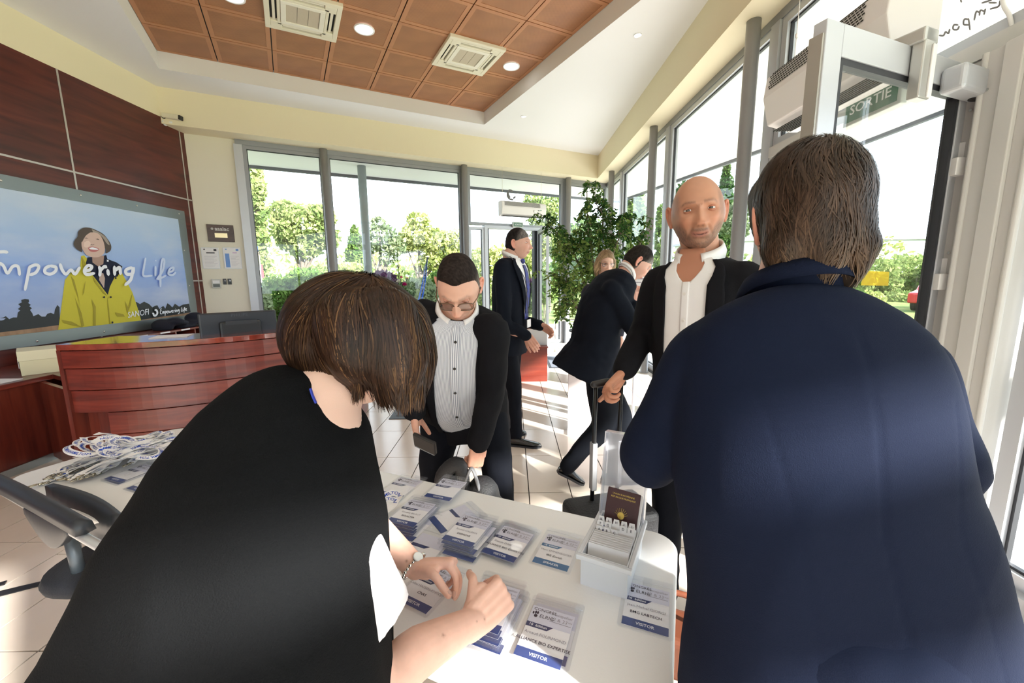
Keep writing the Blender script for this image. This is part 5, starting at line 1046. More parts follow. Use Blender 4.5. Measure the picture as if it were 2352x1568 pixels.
for z, k in ((-.03, .86), (-.02, .97), (0, 1.0), (.02, .95), (.028, .8), (.03, .3)): seat.append([(sc_[0]+.165*k*math.copysign(abs(math.cos(a))**.75, math.cos(a)), sc_[1]+.165*k*math.copysign(abs(math.sin(a))**.75, math.sin(a)), .46+z) for a in np.linspace(0, 2*math.pi, 33)[:-1]])
MB().loft(seat).build('seat', M_SEAT, ch, True)
for px, py, zt, r in ((160, 1225, .62, .018), (180, 1330, .44, .02)):
    p = at_z(px, py, zt); MB().tube([p, (p[0]+.02, p[1]-.01, 0.0 if zt < .5 else .44)], r, 12).build('leg' if zt < .5 else 'back_post', M_TUBED, ch, True)
for dx, dy in ((.12, .12), (.13, -.11), (-.10, .12)): MB().tube([(sc_[0]+dx*.9, sc_[1]+dy*.9, .43), (sc_[0]+dx, sc_[1]+dy, 0)], .015, 10).build('leg', M_TUBED, ch, True)
p0, p1 = at_z(-30, 1372, 0), at_z(74, 1346, 0); b = MB(); d = nrm(p1-p0); sd = np.cross(UZ, d)
b.loft([[p0+d*L_+sd*.018*k+UZ*.001, p0+d*L_-sd*.018*k+UZ*.001, p0+d*L_-sd*.018*k+UZ*.005, p0+d*L_+sd*.018*k+UZ*.005] for L_, k in ((0, 1.3), (.10, 1.2), (.2, 1.0), (.27, .8), (.30, .85))]); tag(b.build('black_strap', M_BLACKP), 'black strap lying on the floor tiles at the left edge', 'strap')
p0, p1 = at_z(-30, 1352, 0), at_z(14, 1339, 0); b = MB(); b.bar(p0+UZ*.004, p1+UZ*.004, .03, .006); tag(b.build('strap_end', M_BLACKP), 'short black strap end at the very left edge of the floor', 'strap')
# ================================================================== people: builders
from mathutils.bvhtree import BVHTree
def vnoise(V, sc, amp, seed=0, st=(1, 1, 1)):
    o = Vector((seed*7.3, seed*3.1, seed*1.7)); st = np.array(st)*sc
    return np.array([mnoise.noise(Vector(v*st)+o) for v in V])*amp
def vnormals(V, Fc):
    Nn = np.zeros_like(V)
    T = np.array([(f[0], f[1], f[2]) for f in Fc]); n = np.cross(V[T[:, 1]]-V[T[:, 0]], V[T[:, 2]]-V[T[:, 0]])
    for k in range(3): np.add.at(Nn, T[:, k], n)
    Q = np.array([(f[0], f[2], f[3]) for f in Fc if len(f) == 4])
    if len(Q):
        n = np.cross(V[Q[:, 1]]-V[Q[:, 0]], V[Q[:, 2]]-V[Q[:, 0]])
        for k in range(3): np.add.at(Nn, Q[:, k], n)
    return Nn/(np.linalg.norm(Nn, axis=1)[:, None]+1e-12)
def wrinkle(V, Fc, amp=.004, sc=14, seed=1, st=(1, 1, 1), where=None):
    n = vnormals(V, Fc); d = np.abs(vnoise(V, sc, 1.0, seed, st))*-2+.5+.5*vnoise(V, sc*2.3, 1.0, seed+5, st)
    w_ = 1.0 if where is None else where(V); return V+n*(d*amp*w_)[:, None]
def setcol(ob, C):
    a = ob.data.color_attributes.new('Col', 'FLOAT_COLOR', 'POINT'); A = np.ones((len(C), 4)); A[:, :3] = C; a.data.foreach_set('color', A.ravel())
class Torso:
    """rings along a spine; a = 0 is the front, a > 0 towards the person's left"""
    def __init__(s, spine, front, secs):
        s.ts = np.array([p[0] for p in spine]); P = np.array([p[1] for p in spine], float)
        dense = catmull(list(P), 10); s.td = np.interp(np.linspace(0, 1, len(dense)), np.linspace(0, 1, len(s.ts)), s.ts); s.P = dense
        s.front = nrm(front); s.secs = np.array(secs, float)
    def c(s, t): return np.array([np.interp(t, s.td, s.P[:, k]) for k in range(3)])
    def axes(s, t):
        a, b = max(t-.05, s.td[0]), min(t+.05, s.td[-1]); T = nrm(s.c(b)-s.c(a)); F = nrm(s.front-T*(s.front @ T)); return T, F, np.cross(T, F)
    def pt(s, t, a, off=0.0):
        T, F, Lv = s.axes(t); w_, d_, o_ = (np.interp(t, s.secs[:, 0], s.secs[:, k]) for k in (1, 2, 3)); e = 2/2.4
        ca, sa_ = math.cos(a), math.sin(a); x = math.copysign(abs(ca)**e, ca)*d_; y = math.copysign(abs(sa_)**e, sa_)*w_
        nx, ny = ca/d_, sa_/w_; nl = math.hypot(nx, ny)
        return s.c(t)+F*(x+o_+off*nx/nl)+Lv*(y+off*ny/nl)
    def solid(s, mb, t0, t1, m=16, n=36, off=0.0):
        mb.loft([[s.pt(t, 2*math.pi*k/n, off) for k in range(n)] for t in np.linspace(t0, t1, m)]); return mb
    def patch(s, ts, af, off, n=10, th=.003):
        """strip between angles af(t) = (a0, a1)"""
        b = MB(); rows = []
        for t in ts:
            a0, a1 = af(t); rows.append([s.pt(t, a0+(a1-a0)*k/n, off) for k in range(n+1)]+[s.pt(t, a1+(a0-a1)*k/n, off-th) for k in range(n+1)])
        b.loft(rows); return b
MALE = [(-.30, .205, .145, .0), (-.15, .20, .14, 0), (0, .188, .132, 0), (.3, .170, .122, .004), (.62, .185, .130, .006), (.82, .196, .112, 0), (.91, .190, .090, -.006), (.96, .135, .078, -.01), (1.0, .075, .070, -.01), (1.08, .060, .062, .0)]
def sleeve(j, nk, T_, s_, e_, w_, k=1.0, n=20, cuff=.94):
    j.limb([nk-T_*.052+(s_-nk)*.45, s_, s_*.5+e_*.5, e_, e_*.5+w_*.5, w_*cuff+e_*(1-cuff)], [.050*k, .064*k, .062*k, .056*k, .051*k, .047*k], n)

def hand(mb, wrist, fx, up, side, curls, thumb, sc=1.0, spread=1.0):
    """wrist centre, finger direction, back-of-hand normal, side=+1 thumb towards cross(up, fx)"""
    fx = nrm(fx); up = nrm(np.asarray(up)-fx*(np.asarray(up) @ fx)); sd = np.cross(up, fx)*side; w = np.asarray(wrist, float)
    P = lambda x, y, z: w+(fx*x+sd*y+up*z)*sc
    for y, r in ((-.026, .0125), (-.009, .0145), (.009, .015), (.026, .0135)): mb.limb([P(-.015, y*.55, 0), P(.03, y*.85, .003), P(.088, y, .002)], [.017*sc, r*1.15*sc, r*.88*sc], 10, 4)
    mb.limb([P(.005, .018, -.006), P(.035, .034, -.010), P(.055, .038, -.008)], [.016*sc, .017*sc, .012*sc], 10, 4)
    tips = []
    for k, (y, L_, r) in enumerate(((.029, .070, .0085), (.0095, .079, .0088), (-.0105, .074, .0085), (-.029, .058, .0075))):
        a = 0.0; p = P(.086-.004*abs(k-1), y*spread, .001); pts = [p]; rr = [r*1.12]
        for j, (fr, ca) in enumerate(zip((.45, .31, .24), curls[k])):
            a += ca; d = fx*math.cos(a)-up*math.sin(a)+sd*(y*spread-y)*2; p = p+nrm(d)*L_*fr*sc; pts.append(p); rr.append(r*(1.0, .92, .80)[j])
        mb.limb(pts, [q*sc for q in rr], 10, 4); tips.append((pts[-1], nrm(pts[-1]-pts[-2])))
    t0 = P(.022, .030, -.006); d1 = nrm(fx*thumb[0]+sd*thumb[1]+up*thumb[2]); p1 = t0+d1*.046*sc; d2 = nrm(fx*thumb[3]+sd*thumb[4]+up*thumb[5]); p2 = p1+d2*.034*sc; p3 = p2+nrm(d2)*.020*sc
    mb.limb([t0, p1, p2, p3], [.0145*sc, .0105*sc, .0098*sc, .0085*sc], 10, 4); tips.append((p3, nrm(d2))); return tips

def head_mesh(hw=1.0, face=None, seed=0, smile=.3, jaw=1.0, nose=1.0, n=96, m=84):
    """closed head in local space: x to the person's left, y forward, z up; origin between the ears"""
    A = np.linspace(0, 2*math.pi, n, endpoint=False); t = np.linspace(0, 1, m); pol = math.pi*(t**1.25)          # dense around the face
    pol = np.clip(pol, .004, math.pi-.004)
    PO, AZ = np.meshgrid(pol, A, indexing='ij'); dx = np.sin(PO)*np.sin(AZ); dz = np.sin(PO)*np.cos(AZ); dy = np.cos(PO)
    V = np.stack([dx.ravel()*.077*hw, dy.ravel()*.098, dz.ravel()*.120], 1); x, y, z = V[:, 0].copy(), V[:, 1].copy(), V[:, 2].copy()
    # skull / jaw shaping
    low = ss(-z, .0, .115); x *= 1-.30*low*(.6+.4*ss(y, -.02, .06))*(2-jaw) ; back = ss(-y, -.01, .06)
    y += back*low*.055; z += -.004*low*ss(y, .02, .09)
    y += -.010*ss(z, .055, .12)*ss(y, .02, .09)
    x *= 1+.05*ss(z, .0, .06)*(1-ss(z, .06, .11))*back
    y -= .012*ss(np.abs(x), .030, .065)*ss(y, .03, .08)*ss(z, -.1, .05)*0
    f = ss(y, .035, .075)
    flat_ = .086-.004*ss(-z, .02, .1); y = np.where(f > 0, y*(1-.45*f)+.45*f*np.minimum(y+.004, flat_+.010*(1-(x/.07)**2)), y)
    g = lambda cx, cz, sx, sz: np.exp(-((x-cx)/sx)**2-((z-cz)/sz)**2)
    y += f*(.0090*(g(-.026, .030, .022, .009)+g(.026, .030, .022, .009))+.004*g(0, .026, .014, .012))
    y -= f*.0150*(g(-.033, .010, .019, .0120)+g(.033, .010, .019, .0120))
    y += f*.006*(g(-.048, -.022, .020, .018)+g(.048, -.022, .020, .018))*(1+.8*smile)
    zt = np.clip((.018-z)/.052, 0, 1); prof = np.where((z < .022) & (z > -.036), .004+.021*zt**1.25, 0)*(1-ss(-z, .032, .045))
    prof = np.where(z <= -.036, .025*(1-ss(-z, .034, .046)), prof); wn = .0075+.0075*zt
    y += f*nose*prof*np.exp(-(x/wn)**2)*1.0+f*nose*.009*(g(-.013, -.034, .008, .008)+g(.013, -.034, .008, .008))
    y += f*.006*g(0, -.058, .026, .012); mz = -.066+smile*.006*np.minimum((x/.022)**2, 2.0)
    gm = lambda c, s: np.exp(-((z-mz-c)/s)**2)*np.exp(-(x/.025)**4)
    y += f*(.0045*gm(.0055, .0045)+.0055*gm(-.0060, .0050)-.0065*gm(0.0, .0018)); y -= f*.004*g(0, -.082, .02, .007)
    y += f*.008*g(0, -.101, .022, .016); y -= f*(.0025+.004*max(smile, 0))*(np.exp(-((np.abs(x)-(.020-.45*(z+.035)))/.0045)**2)*ss(-z, .030, .040)*(1-ss(-z, .070, .085)))
    V = np.stack([x, y, z], 1); Fc = [(i*n+k, i*n+(k+1) % n, (i+1)*n+(k+1) % n, (i+1)*n+k) for i in range(m-1) for k in range(n)]+[tuple(range(n-1, -1, -1)), tuple((m-1)*n+k for k in range(n))]
    return V, Fc
def ear_into(mb, side, hw=1.0, T=None):
    """helix rim, lobe and a recessed inner dish"""
    c = np.array([side*.0735*hw, -.004, .0]); out = np.array([side*.75, -.55, 0]); out /= np.linalg.norm(out); fwd = np.array([side*.25, .25, 0]); 
    E = lambda u, v, w_: c+np.array([side*.16, -.97, .12])*u*.95+np.array([0, .05, 1.0])*v*.95+np.array([side*.95, .2, 0])*w_*.8
    rim = [E(.004, .008, .002), E(.004, .026, .006), E(.014, .034, .010), E(.025, .030, .013), E(.031, .014, .014), E(.028, -.006, .011), E(.018, -.024, .006), E(.007, -.032, .002), E(.002, -.022, .0)]
    mb.limb(rim, [.0045, .0048, .005, .005, .005, .0052, .0055, .006, .005], 8, 4)
    mb.ell(E(.014, .004, .001), (.014, .006, .030), 12, 8, frame((0, 0, 0), nrm(np.array([side*.16, -.97, .12])), nrm(np.array([side*.95, .2, 0])), UZ)[:3, :3]); mb.limb([E(.008, .012, .004), E(.018, .010, .008), E(.016, -.008, .006)], [.003, .0035, .003], 6, 3)
SKIN = np.array([.62, .36, .26])
def face_paint(V, base, lips=(.50, .20, .17), beard=0.0, beard_c=(.10, .08, .07), brow=(.10, .07, .05), browk=.8, scalp=0.0, scalp_c=(.16, .12, .10), hairline=.0, seed=0, smile=.3, mous=1.0, flush=.35):
    x, y, z = V.T; f = ss(y, .03, .07); n1 = vnoise(V, 60, 1, seed); n2 = vnoise(V, 260, 1, seed+3); C = np.tile(np.array(base), (len(V), 1))*(1+.05*n1[:, None])
    mixc = lambda k, c: C*(1-np.clip(k, 0, 1)[:, None])+np.array(c)*np.clip(k, 0, 1)[:, None]
    g = lambda cx, cz, sx, sz: np.exp(-((x-cx)/sx)**2-((z-cz)/sz)**2)
    red = np.array(base)*np.array([1.08, .78, .74]); C = mixc(flush*f*(g(-.045, -.025, .024, .022)+g(.045, -.025, .024, .022)+g(0, -.032, .014, .014)), red)
    ear = ss(np.abs(x), .074, .082); C = mixc(.35*ear, red)
    if scalp:
        hl = ss(np.abs(x), .050, .062)*ss(z, -.03, .0)*(1-ss(z, .05, .085))+ss(-y, -.01, .03)*ss(z, -.06, -.03)*(1-ss(z, .05, .09)); C = mixc(scalp*np.clip(hl, 0, 1)*(.7+.3*n2)*(1-.8*ear), scalp_c)
    if beard:
        bz = ss(-z, .052-.040*ss(np.abs(x), .025, .060), .078-.036*ss(np.abs(x), .025, .060)); mo = mous*np.exp(-((z+.052)/.008)**2)*np.exp(-(x/.032)**4); m_ = np.clip(np.maximum(bz*ss(y, -.02, .02), mo), 0, 1); m_ *= 1-.75*np.exp(-((x/.018)**2+((z+.083)/.007)**2))*.6
        C = mixc(beard*m_*(.68+.32*n2), beard_c)
    mz = -.066+smile*.006*np.minimum((x/.022)**2, 2.0); lp = f*np.exp(-((z-mz)/.0085)**4)*np.exp(-(x/.0255)**6); C = mixc(.75*lp, lips); C = mixc(.9*f*np.exp(-((z-mz)/.0016)**2)*np.exp(-(x/.024)**6), np.array(lips)*.35)
    bz = .029+.004*np.minimum(np.abs(x)/.03, 1.3)-.010*ss(np.abs(x), .038, .055); C = mixc(browk*f*np.exp(-((z-bz)/.0042)**2)*ss(np.abs(x), .009, .014)*(1-ss(np.abs(x), .046, .056))*(.75+.4*n2), brow)
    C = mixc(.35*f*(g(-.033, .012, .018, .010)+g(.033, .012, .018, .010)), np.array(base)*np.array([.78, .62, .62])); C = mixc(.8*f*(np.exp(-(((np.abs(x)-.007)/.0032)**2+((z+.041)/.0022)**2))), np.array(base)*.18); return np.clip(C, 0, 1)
M_SKIN = attr_mat('skin', .46, .10, .35, (900, .06)); M_HAIR = attr_mat('hair_strands', .45, 0, .22); M_EYE = pm('eye_white', (.72, .68, .65), .15); M_IRIS = pm('iris', (.05, .035, .025), .1); M_LASH = pm('lash', (.03, .02, .015), .7)
M_NAIL = pm('nail', (.66, .42, .36), .25)
def eyes(parent, T, lid_c, open_=.42, look=(0, 0), sc=1.0):
    """eyeballs as parts (the lids belong to the body mesh)"""
    for sx in (-1, 1):
        c = np.array([sx*.033, .0735, .0105]); b = MB(T); b.ell(c, (.0125, .0125, .0125), 16, 12); e = b.build('eye', M_EYE, parent, True)
        d = nrm([look[0], 1.0, look[1]]); e1 = nrm(np.cross(UZ, d)); R = frame((0, 0, 0), e1, np.cross(d, e1), d)[:3, :3]
        b = MB(T); b.lathe([(.0002, .0012), (.003, .0010), (.0058, .0002), (.0058, -.001), (.0002, -.001)], 16, RT(R, c+d*.0121)); b.build('iris', M_IRIS, e, True)
    return
def strands(parent, Vh, Fh, roots, flow, length, n_seg, width, cols, name='hair', lift=.003, seed=0, jitter=.15, mat=None, droop=0.0, keep=None):
    """flat tapering hair ribbons that follow a hair volume; flow and cols work on arrays of points"""
    rng = np.random.default_rng(seed); bvh = BVHTree.FromPolygons([Vector(v) for v in Vh], [list(f) for f in Fh]); P = np.array(roots, float); n = len(P)
    st = (length*rng.uniform(.7, 1.12, n))/n_seg; ju = rng.normal(0, jitter, (n, 3)); lf = (lift*rng.uniform(.15, 1.2, n))[:, None]; PT, NR = [], []
    for k in range(n_seg+1):
        q = np.empty((n, 3)); nn = np.empty((n, 3)); s_ = k/n_seg
        for i, p in enumerate(P): a_, b_, _, _ = bvh.find_nearest(p); q[i] = a_; nn[i] = b_
        pp = q+nn*lf
        if keep is not None: kk = keep(P, s_); pp = np.where(kk[:, None], P, pp)
        PT.append(pp); NR.append(nn); d = flow(pp, nn, s_)+ju; d = d-nn*((d*nn).sum(1)*(1-droop*s_))[:, None]; d /= np.linalg.norm(d, axis=1)[:, None]+1e-9; P = pp+d*st[:, None]
    PT = np.array(PT); NR = np.array(NR); tg = np.gradient(PT, axis=0); sdv = np.cross(tg, NR); sdv /= np.linalg.norm(sdv, axis=2)[:, :, None]+1e-9
    prof = np.array([.7]+[1.0]*(n_seg-2)+[.75, .12])[:, None, None]*(width*rng.uniform(.6, 1.3, n))[None, :, None]
    V = np.stack([PT-sdv*prof, PT+sdv*prof], 2).transpose(1, 0, 2, 3).reshape(-1, 3); m_ = n_seg+1
    base = (np.arange(n)*2*m_)[:, None, None]; seg = (2*np.arange(n_seg))[None, :, None]; Fc = (base+seg+np.array([0, 1, 3, 2])[None, None, :]).reshape(-1, 4)
    c0, c1 = cols(np.asarray(roots), rng); tt = np.repeat(np.linspace(0, 1, m_), 2)[None, :, None]; C = (c0[:, None, :]*(1-tt)+c1[:, None, :]*tt).reshape(-1, 3)
    o = put(name, V, Fc, mat or M_HAIR, parent, smooth=True); setcol(o, np.clip(C, 0, 1)); o['kind'] = 'stuff'; return o
def surf_points(V, Fc, n, seed=0, mask=None):
    rng = np.random.default_rng(seed); T = np.array([(f[0], f[1], f[2]) for f in Fc]+[(f[0], f[2], f[3]) for f in Fc if len(f) == 4]); A = np.linalg.norm(np.cross(V[T[:, 1]]-V[T[:, 0]], V[T[:, 2]]-V[T[:, 0]]), axis=1)
    if mask is not None: A = A*mask(V[T].mean(1))
    i = rng.choice(len(T), n, p=A/A.sum()); a, b = rng.random(n), rng.random(n); sw = a+b > 1; a[sw], b[sw] = 1-a[sw], 1-b[sw]; return V[T[i, 0]]+(V[T[i, 1]]-V[T[i, 0]])*a[:, None]+(V[T[i, 2]]-V[T[i, 0]])*b[:, None]
def xf(T, V): return np.asarray(V) @ T[:3, :3].T+T[:3, 3]
def ixf(T, V): Ti = np.linalg.inv(T); return np.asarray(V) @ Ti[:3, :3].T+Ti[:3, 3]
def head_T(c, fwd, up, sc=1.0):
    f = nrm(fwd); u = nrm(np.asarray(up)-f*(np.asarray(up) @ f)); l = np.cross(f, u)
    return frame(c, l*sc, f*sc, u*sc)
def join(parts):
    V = []; Fc = []; n = 0
    for v, f in parts: V.append(np.asarray(v)); Fc += [tuple(i+n for i in q) for q in f]; n += len(v)
    return np.vstack(V), Fc
def body(label, core, hands, T, hd, base, paint, eye=None, voxel=.012, hvox=.0028, hw=1.0, extra_ear=True, extra=()):
    """one person mesh: core + hands + head; returns object and part data"""
    parts = []; cols = []
    Vc, Fc_ = remesh(core, voxel, 6); parts.append((Vc, Fc_)); n1 = vnoise(Vc, 25, .05, 3); cols.append(np.array(base)*(1+n1[:, None]))
    for m_ in extra: parts.append((m_.verts(), m_.f)); cols.append(np.tile(np.array(base)*np.array([1.0, .9, .88]), (m_.n, 1)))
    if hands is not None:
        Vh, Fh = remesh(hands, hvox, 4, .6); parts.append((Vh, Fh)); n1 = vnoise(Vh, 45, 1, 4); n2 = vnoise(Vh, 160, 1, 5); cols.append(np.array(base)*np.array([1.03, .94, .92])*(1+.07*n1[:, None]+.04*n2[:, None]))
    if hd is not None:
        Vl, Fl = hd; e = MB(); [ear_into(e, s_, hw) for s_ in (-1, 1)]; Ve, Fe = remesh(e, .0022, 3)
        parts.append((xf(T, Vl), Fl)); cols.append(paint(Vl))
        if extra_ear: parts.append((xf(T, Ve), Fe)); cols.append(paint(Ve)*np.array([1.03, .9, .88]))
        if eye is not None:
            lids = eyes_geo(T, *eye); parts.append(lids); cols.append(np.tile(np.array(base)*np.array([.86, .72, .70]), (len(lids[0]), 1)))
    V, Fc = join(parts); o = put('person', V, Fc, M_SKIN, smooth=True); setcol(o, np.vstack(cols)); tag(o, label, 'person')
    if eye is not None: eyes(o, T, None, *eye)
    return o
def eyes_geo(T, open_=.42, look=(0, 0)):
    lids = MB()
    for sx in (-1, 1):
        c = np.array([sx*.033, .0735, .0105])
        for up in (1, -1):
            rows = []; r = .0139
            for k in range(7):
                ph = (open_*(1.0 if up > 0 else .75)+(1.35-open_)*k/6)*up; row = []
                for j in range(13):
                    th = -1.35+2.7*j/12; ed = 1-abs(th)/1.5; p_ = ph*(.25+.75*ed) if k == 0 else ph
                    row.append(c+r*np.array([math.sin(th)*math.cos(p_*.9), math.cos(th)*math.cos(p_), math.sin(p_)]))
                rows.append(row)
            lids.loft(rows if up > 0 else [list(reversed(q)) for q in rows], False, False)
    return xf(T, lids.verts()), lids.f
def cloth(name, mb, mat, parent, voxel=.009, smooth=8, wr=.003, wsc=13, seed=1, st=(1, 1, 1), dec=None, where=None, fix=None):
    V, Fc = remesh(mb, voxel, smooth, dec)
    if wr: V = wrinkle(V, Fc, wr, wsc, seed, st, where)
    if fix is not None: V = fix(V)
    return put(name, V, Fc, mat, parent, smooth=True)
def shoe(parent, heel, toe, mat, h=.075, pitch=0.0, up=(0, 0, 1)):
    d = np.asarray(toe, float)-np.asarray(heel, float); L_ = np.linalg.norm(d); d /= L_; up = nrm(np.asarray(up)-d*(np.asarray(up) @ d)); sd = np.cross(up, d); h0 = np.asarray(heel, float)
    rings = []
    for f, w_, ht in ((0.0, .018, .035), (.04, .030, .060), (.2, .035, .078), (.38, .036, .075), (.55, .042, .056), (.75, .046, .042), (.9, .040, .034), (.98, .024, .026), (1.0, .008, .018)):
        rings.append([h0+d*L_*f+sd*w_*math.copysign(abs(math.cos(a))**.8, math.cos(a))+up*(.014+max(0, ht-.014)*(.5+.5*math.copysign(abs(math.sin(a))**.8, math.sin(a)))) for a in np.linspace(0, 2*math.pi, 21)[:-1]])
    o = MB().loft(rings).build('shoe', mat, parent, True); s_ = MB(); out = [(0, .012), (.03, .032), (.2, .037), (.4, .036), (.6, .044), (.76, .049), (.9, .043), (.98, .028), (1.01, .006)]
    prof = [(f*L_, w_) for f, w_ in out]+[(f*L_, -w_) for f, w_ in reversed(out)]; s_.prism(prof, 0, .015, frame(h0, d, sd, up)); s_.build('sole', M_RUBBER, o); return o
def fabric(name, c, rough=.85, bump=.25, sheen=.0): return pm(name, c, rough, spec=.10, bump=(700, bump), sheen=sheen)
def lapels(tor, parent, mat, tb, tt, edge, wid, off=.012, notch=.80):
    """two turned-back lapels beside an opening with half angle edge(t)"""
    for sg in (-1, 1):
        def af(t):
            f = (t-tb)/(tt-tb); w_ = wid*(.08+.92*min(1, f*1.45)); 
            if f > notch: w_ *= 1-.55*(f-notch)/(1-notch)
            a0 = edge(t); return (sg*a0, sg*(a0+w_))
        tor.patch(np.linspace(tb, tt, 18), af, off, 6, .004).build('lapel', mat, parent, True)
def collar(parent, mat, c, up, front, r=.062, h=.035, gap=.35, drop=.045, th=.004, depth=1.05, flare=.016):
    """shirt collar: a standing band and a leaf folded over it, ending in two points"""
    up = nrm(up); F = nrm(np.asarray(front)-up*(np.asarray(front) @ up)); Lv = np.cross(up, F); b = MB(); n = 36; rows = []; c = np.asarray(c, float)
    for k in range(n+1):
        a = gap*.5+(2*math.pi-gap)*k/n; e = min(k, n-k)/n; fr_ = max(0, 1-e*4.2); ext = drop*fr_; fl = flare*(.45+.55*fr_); sl = -.016*math.cos(a)
        P = lambda rr, z, da=0.0: c+F*math.cos(a+da)*rr*depth+Lv*math.sin(a+da)*rr+up*(z+sl)
        s_ = (1 if k < n/2 else -1)*fr_*.10
        rows.append([P(r, -h*.4), P(r+th*.4, h*.85), P(r+th*1.5, h), P(r+th*2.4+fl*.3, h*.62, s_*.3), P(r+th*2.4+fl, h*.10-ext, s_), P(r+th*1.4+fl*.9, h*.12-ext*.97, s_)])
    b.loft(rows, False, False); o = b.build('collar', mat, parent, True); m_ = o.modifiers.new('s', 'SOLIDIFY'); m_.thickness = .002; return o
# ================================================================== people in the hall
M_SUITB = fabric('black_suit', (.008, .008, .010)); M_SUITN = fabric('dark_navy_suit', (.006, .008, .014)); M_TROUS = fabric('dark_trousers', (.006, .007, .011))
M_SHIRT = pm('white_shirt', (.80, .79, .78), .75, bump=(500, .12)); M_BTN = pm('dark_button', (.02, .018, .016), .35); M_BTNW = pm('pearl_button', (.75, .73, .68), .3); M_SHOE = pm('black_leather', (.010, .010, .011), .22, coat=.3)
def legs(mb, hipL, hipR, kL, kR, aL, aR, r=(.098, .085, .066, .060, .064), pel=None, pr=(.175, .125, .11)):
    for h, k, a in ((hipL, kL, aL), (hipR, kR, aR)): h, k, a = (np.asarray(q, float) for q in (h, k, a)); mb.limb([h, (h+k)/2, k, (k+a)/2, a], r, 18, 5)
    if pel is not None: mb.ell(pel[0], pr, 20, 12, pel[1])
def yawR(f): f = nrm([f[0], f[1], 0]); return frame((0, 0, 0), np.cross(f, UZ), f, UZ)[:3, :3]
def buttons(tor, parent, ts, mat, a=0.0, off=.010, r=.0055):
    for t in ts:
        p, q = tor.pt(t, a, off), tor.pt(t, a, off+.01); d = nrm(q-p); e = nrm(np.cross(UZ, d)); MB(frame(p, e, np.cross(d, e), d)).lathe([(r, 0), (r, .002), (.001, .0025)], 10).build('button', mat, parent)

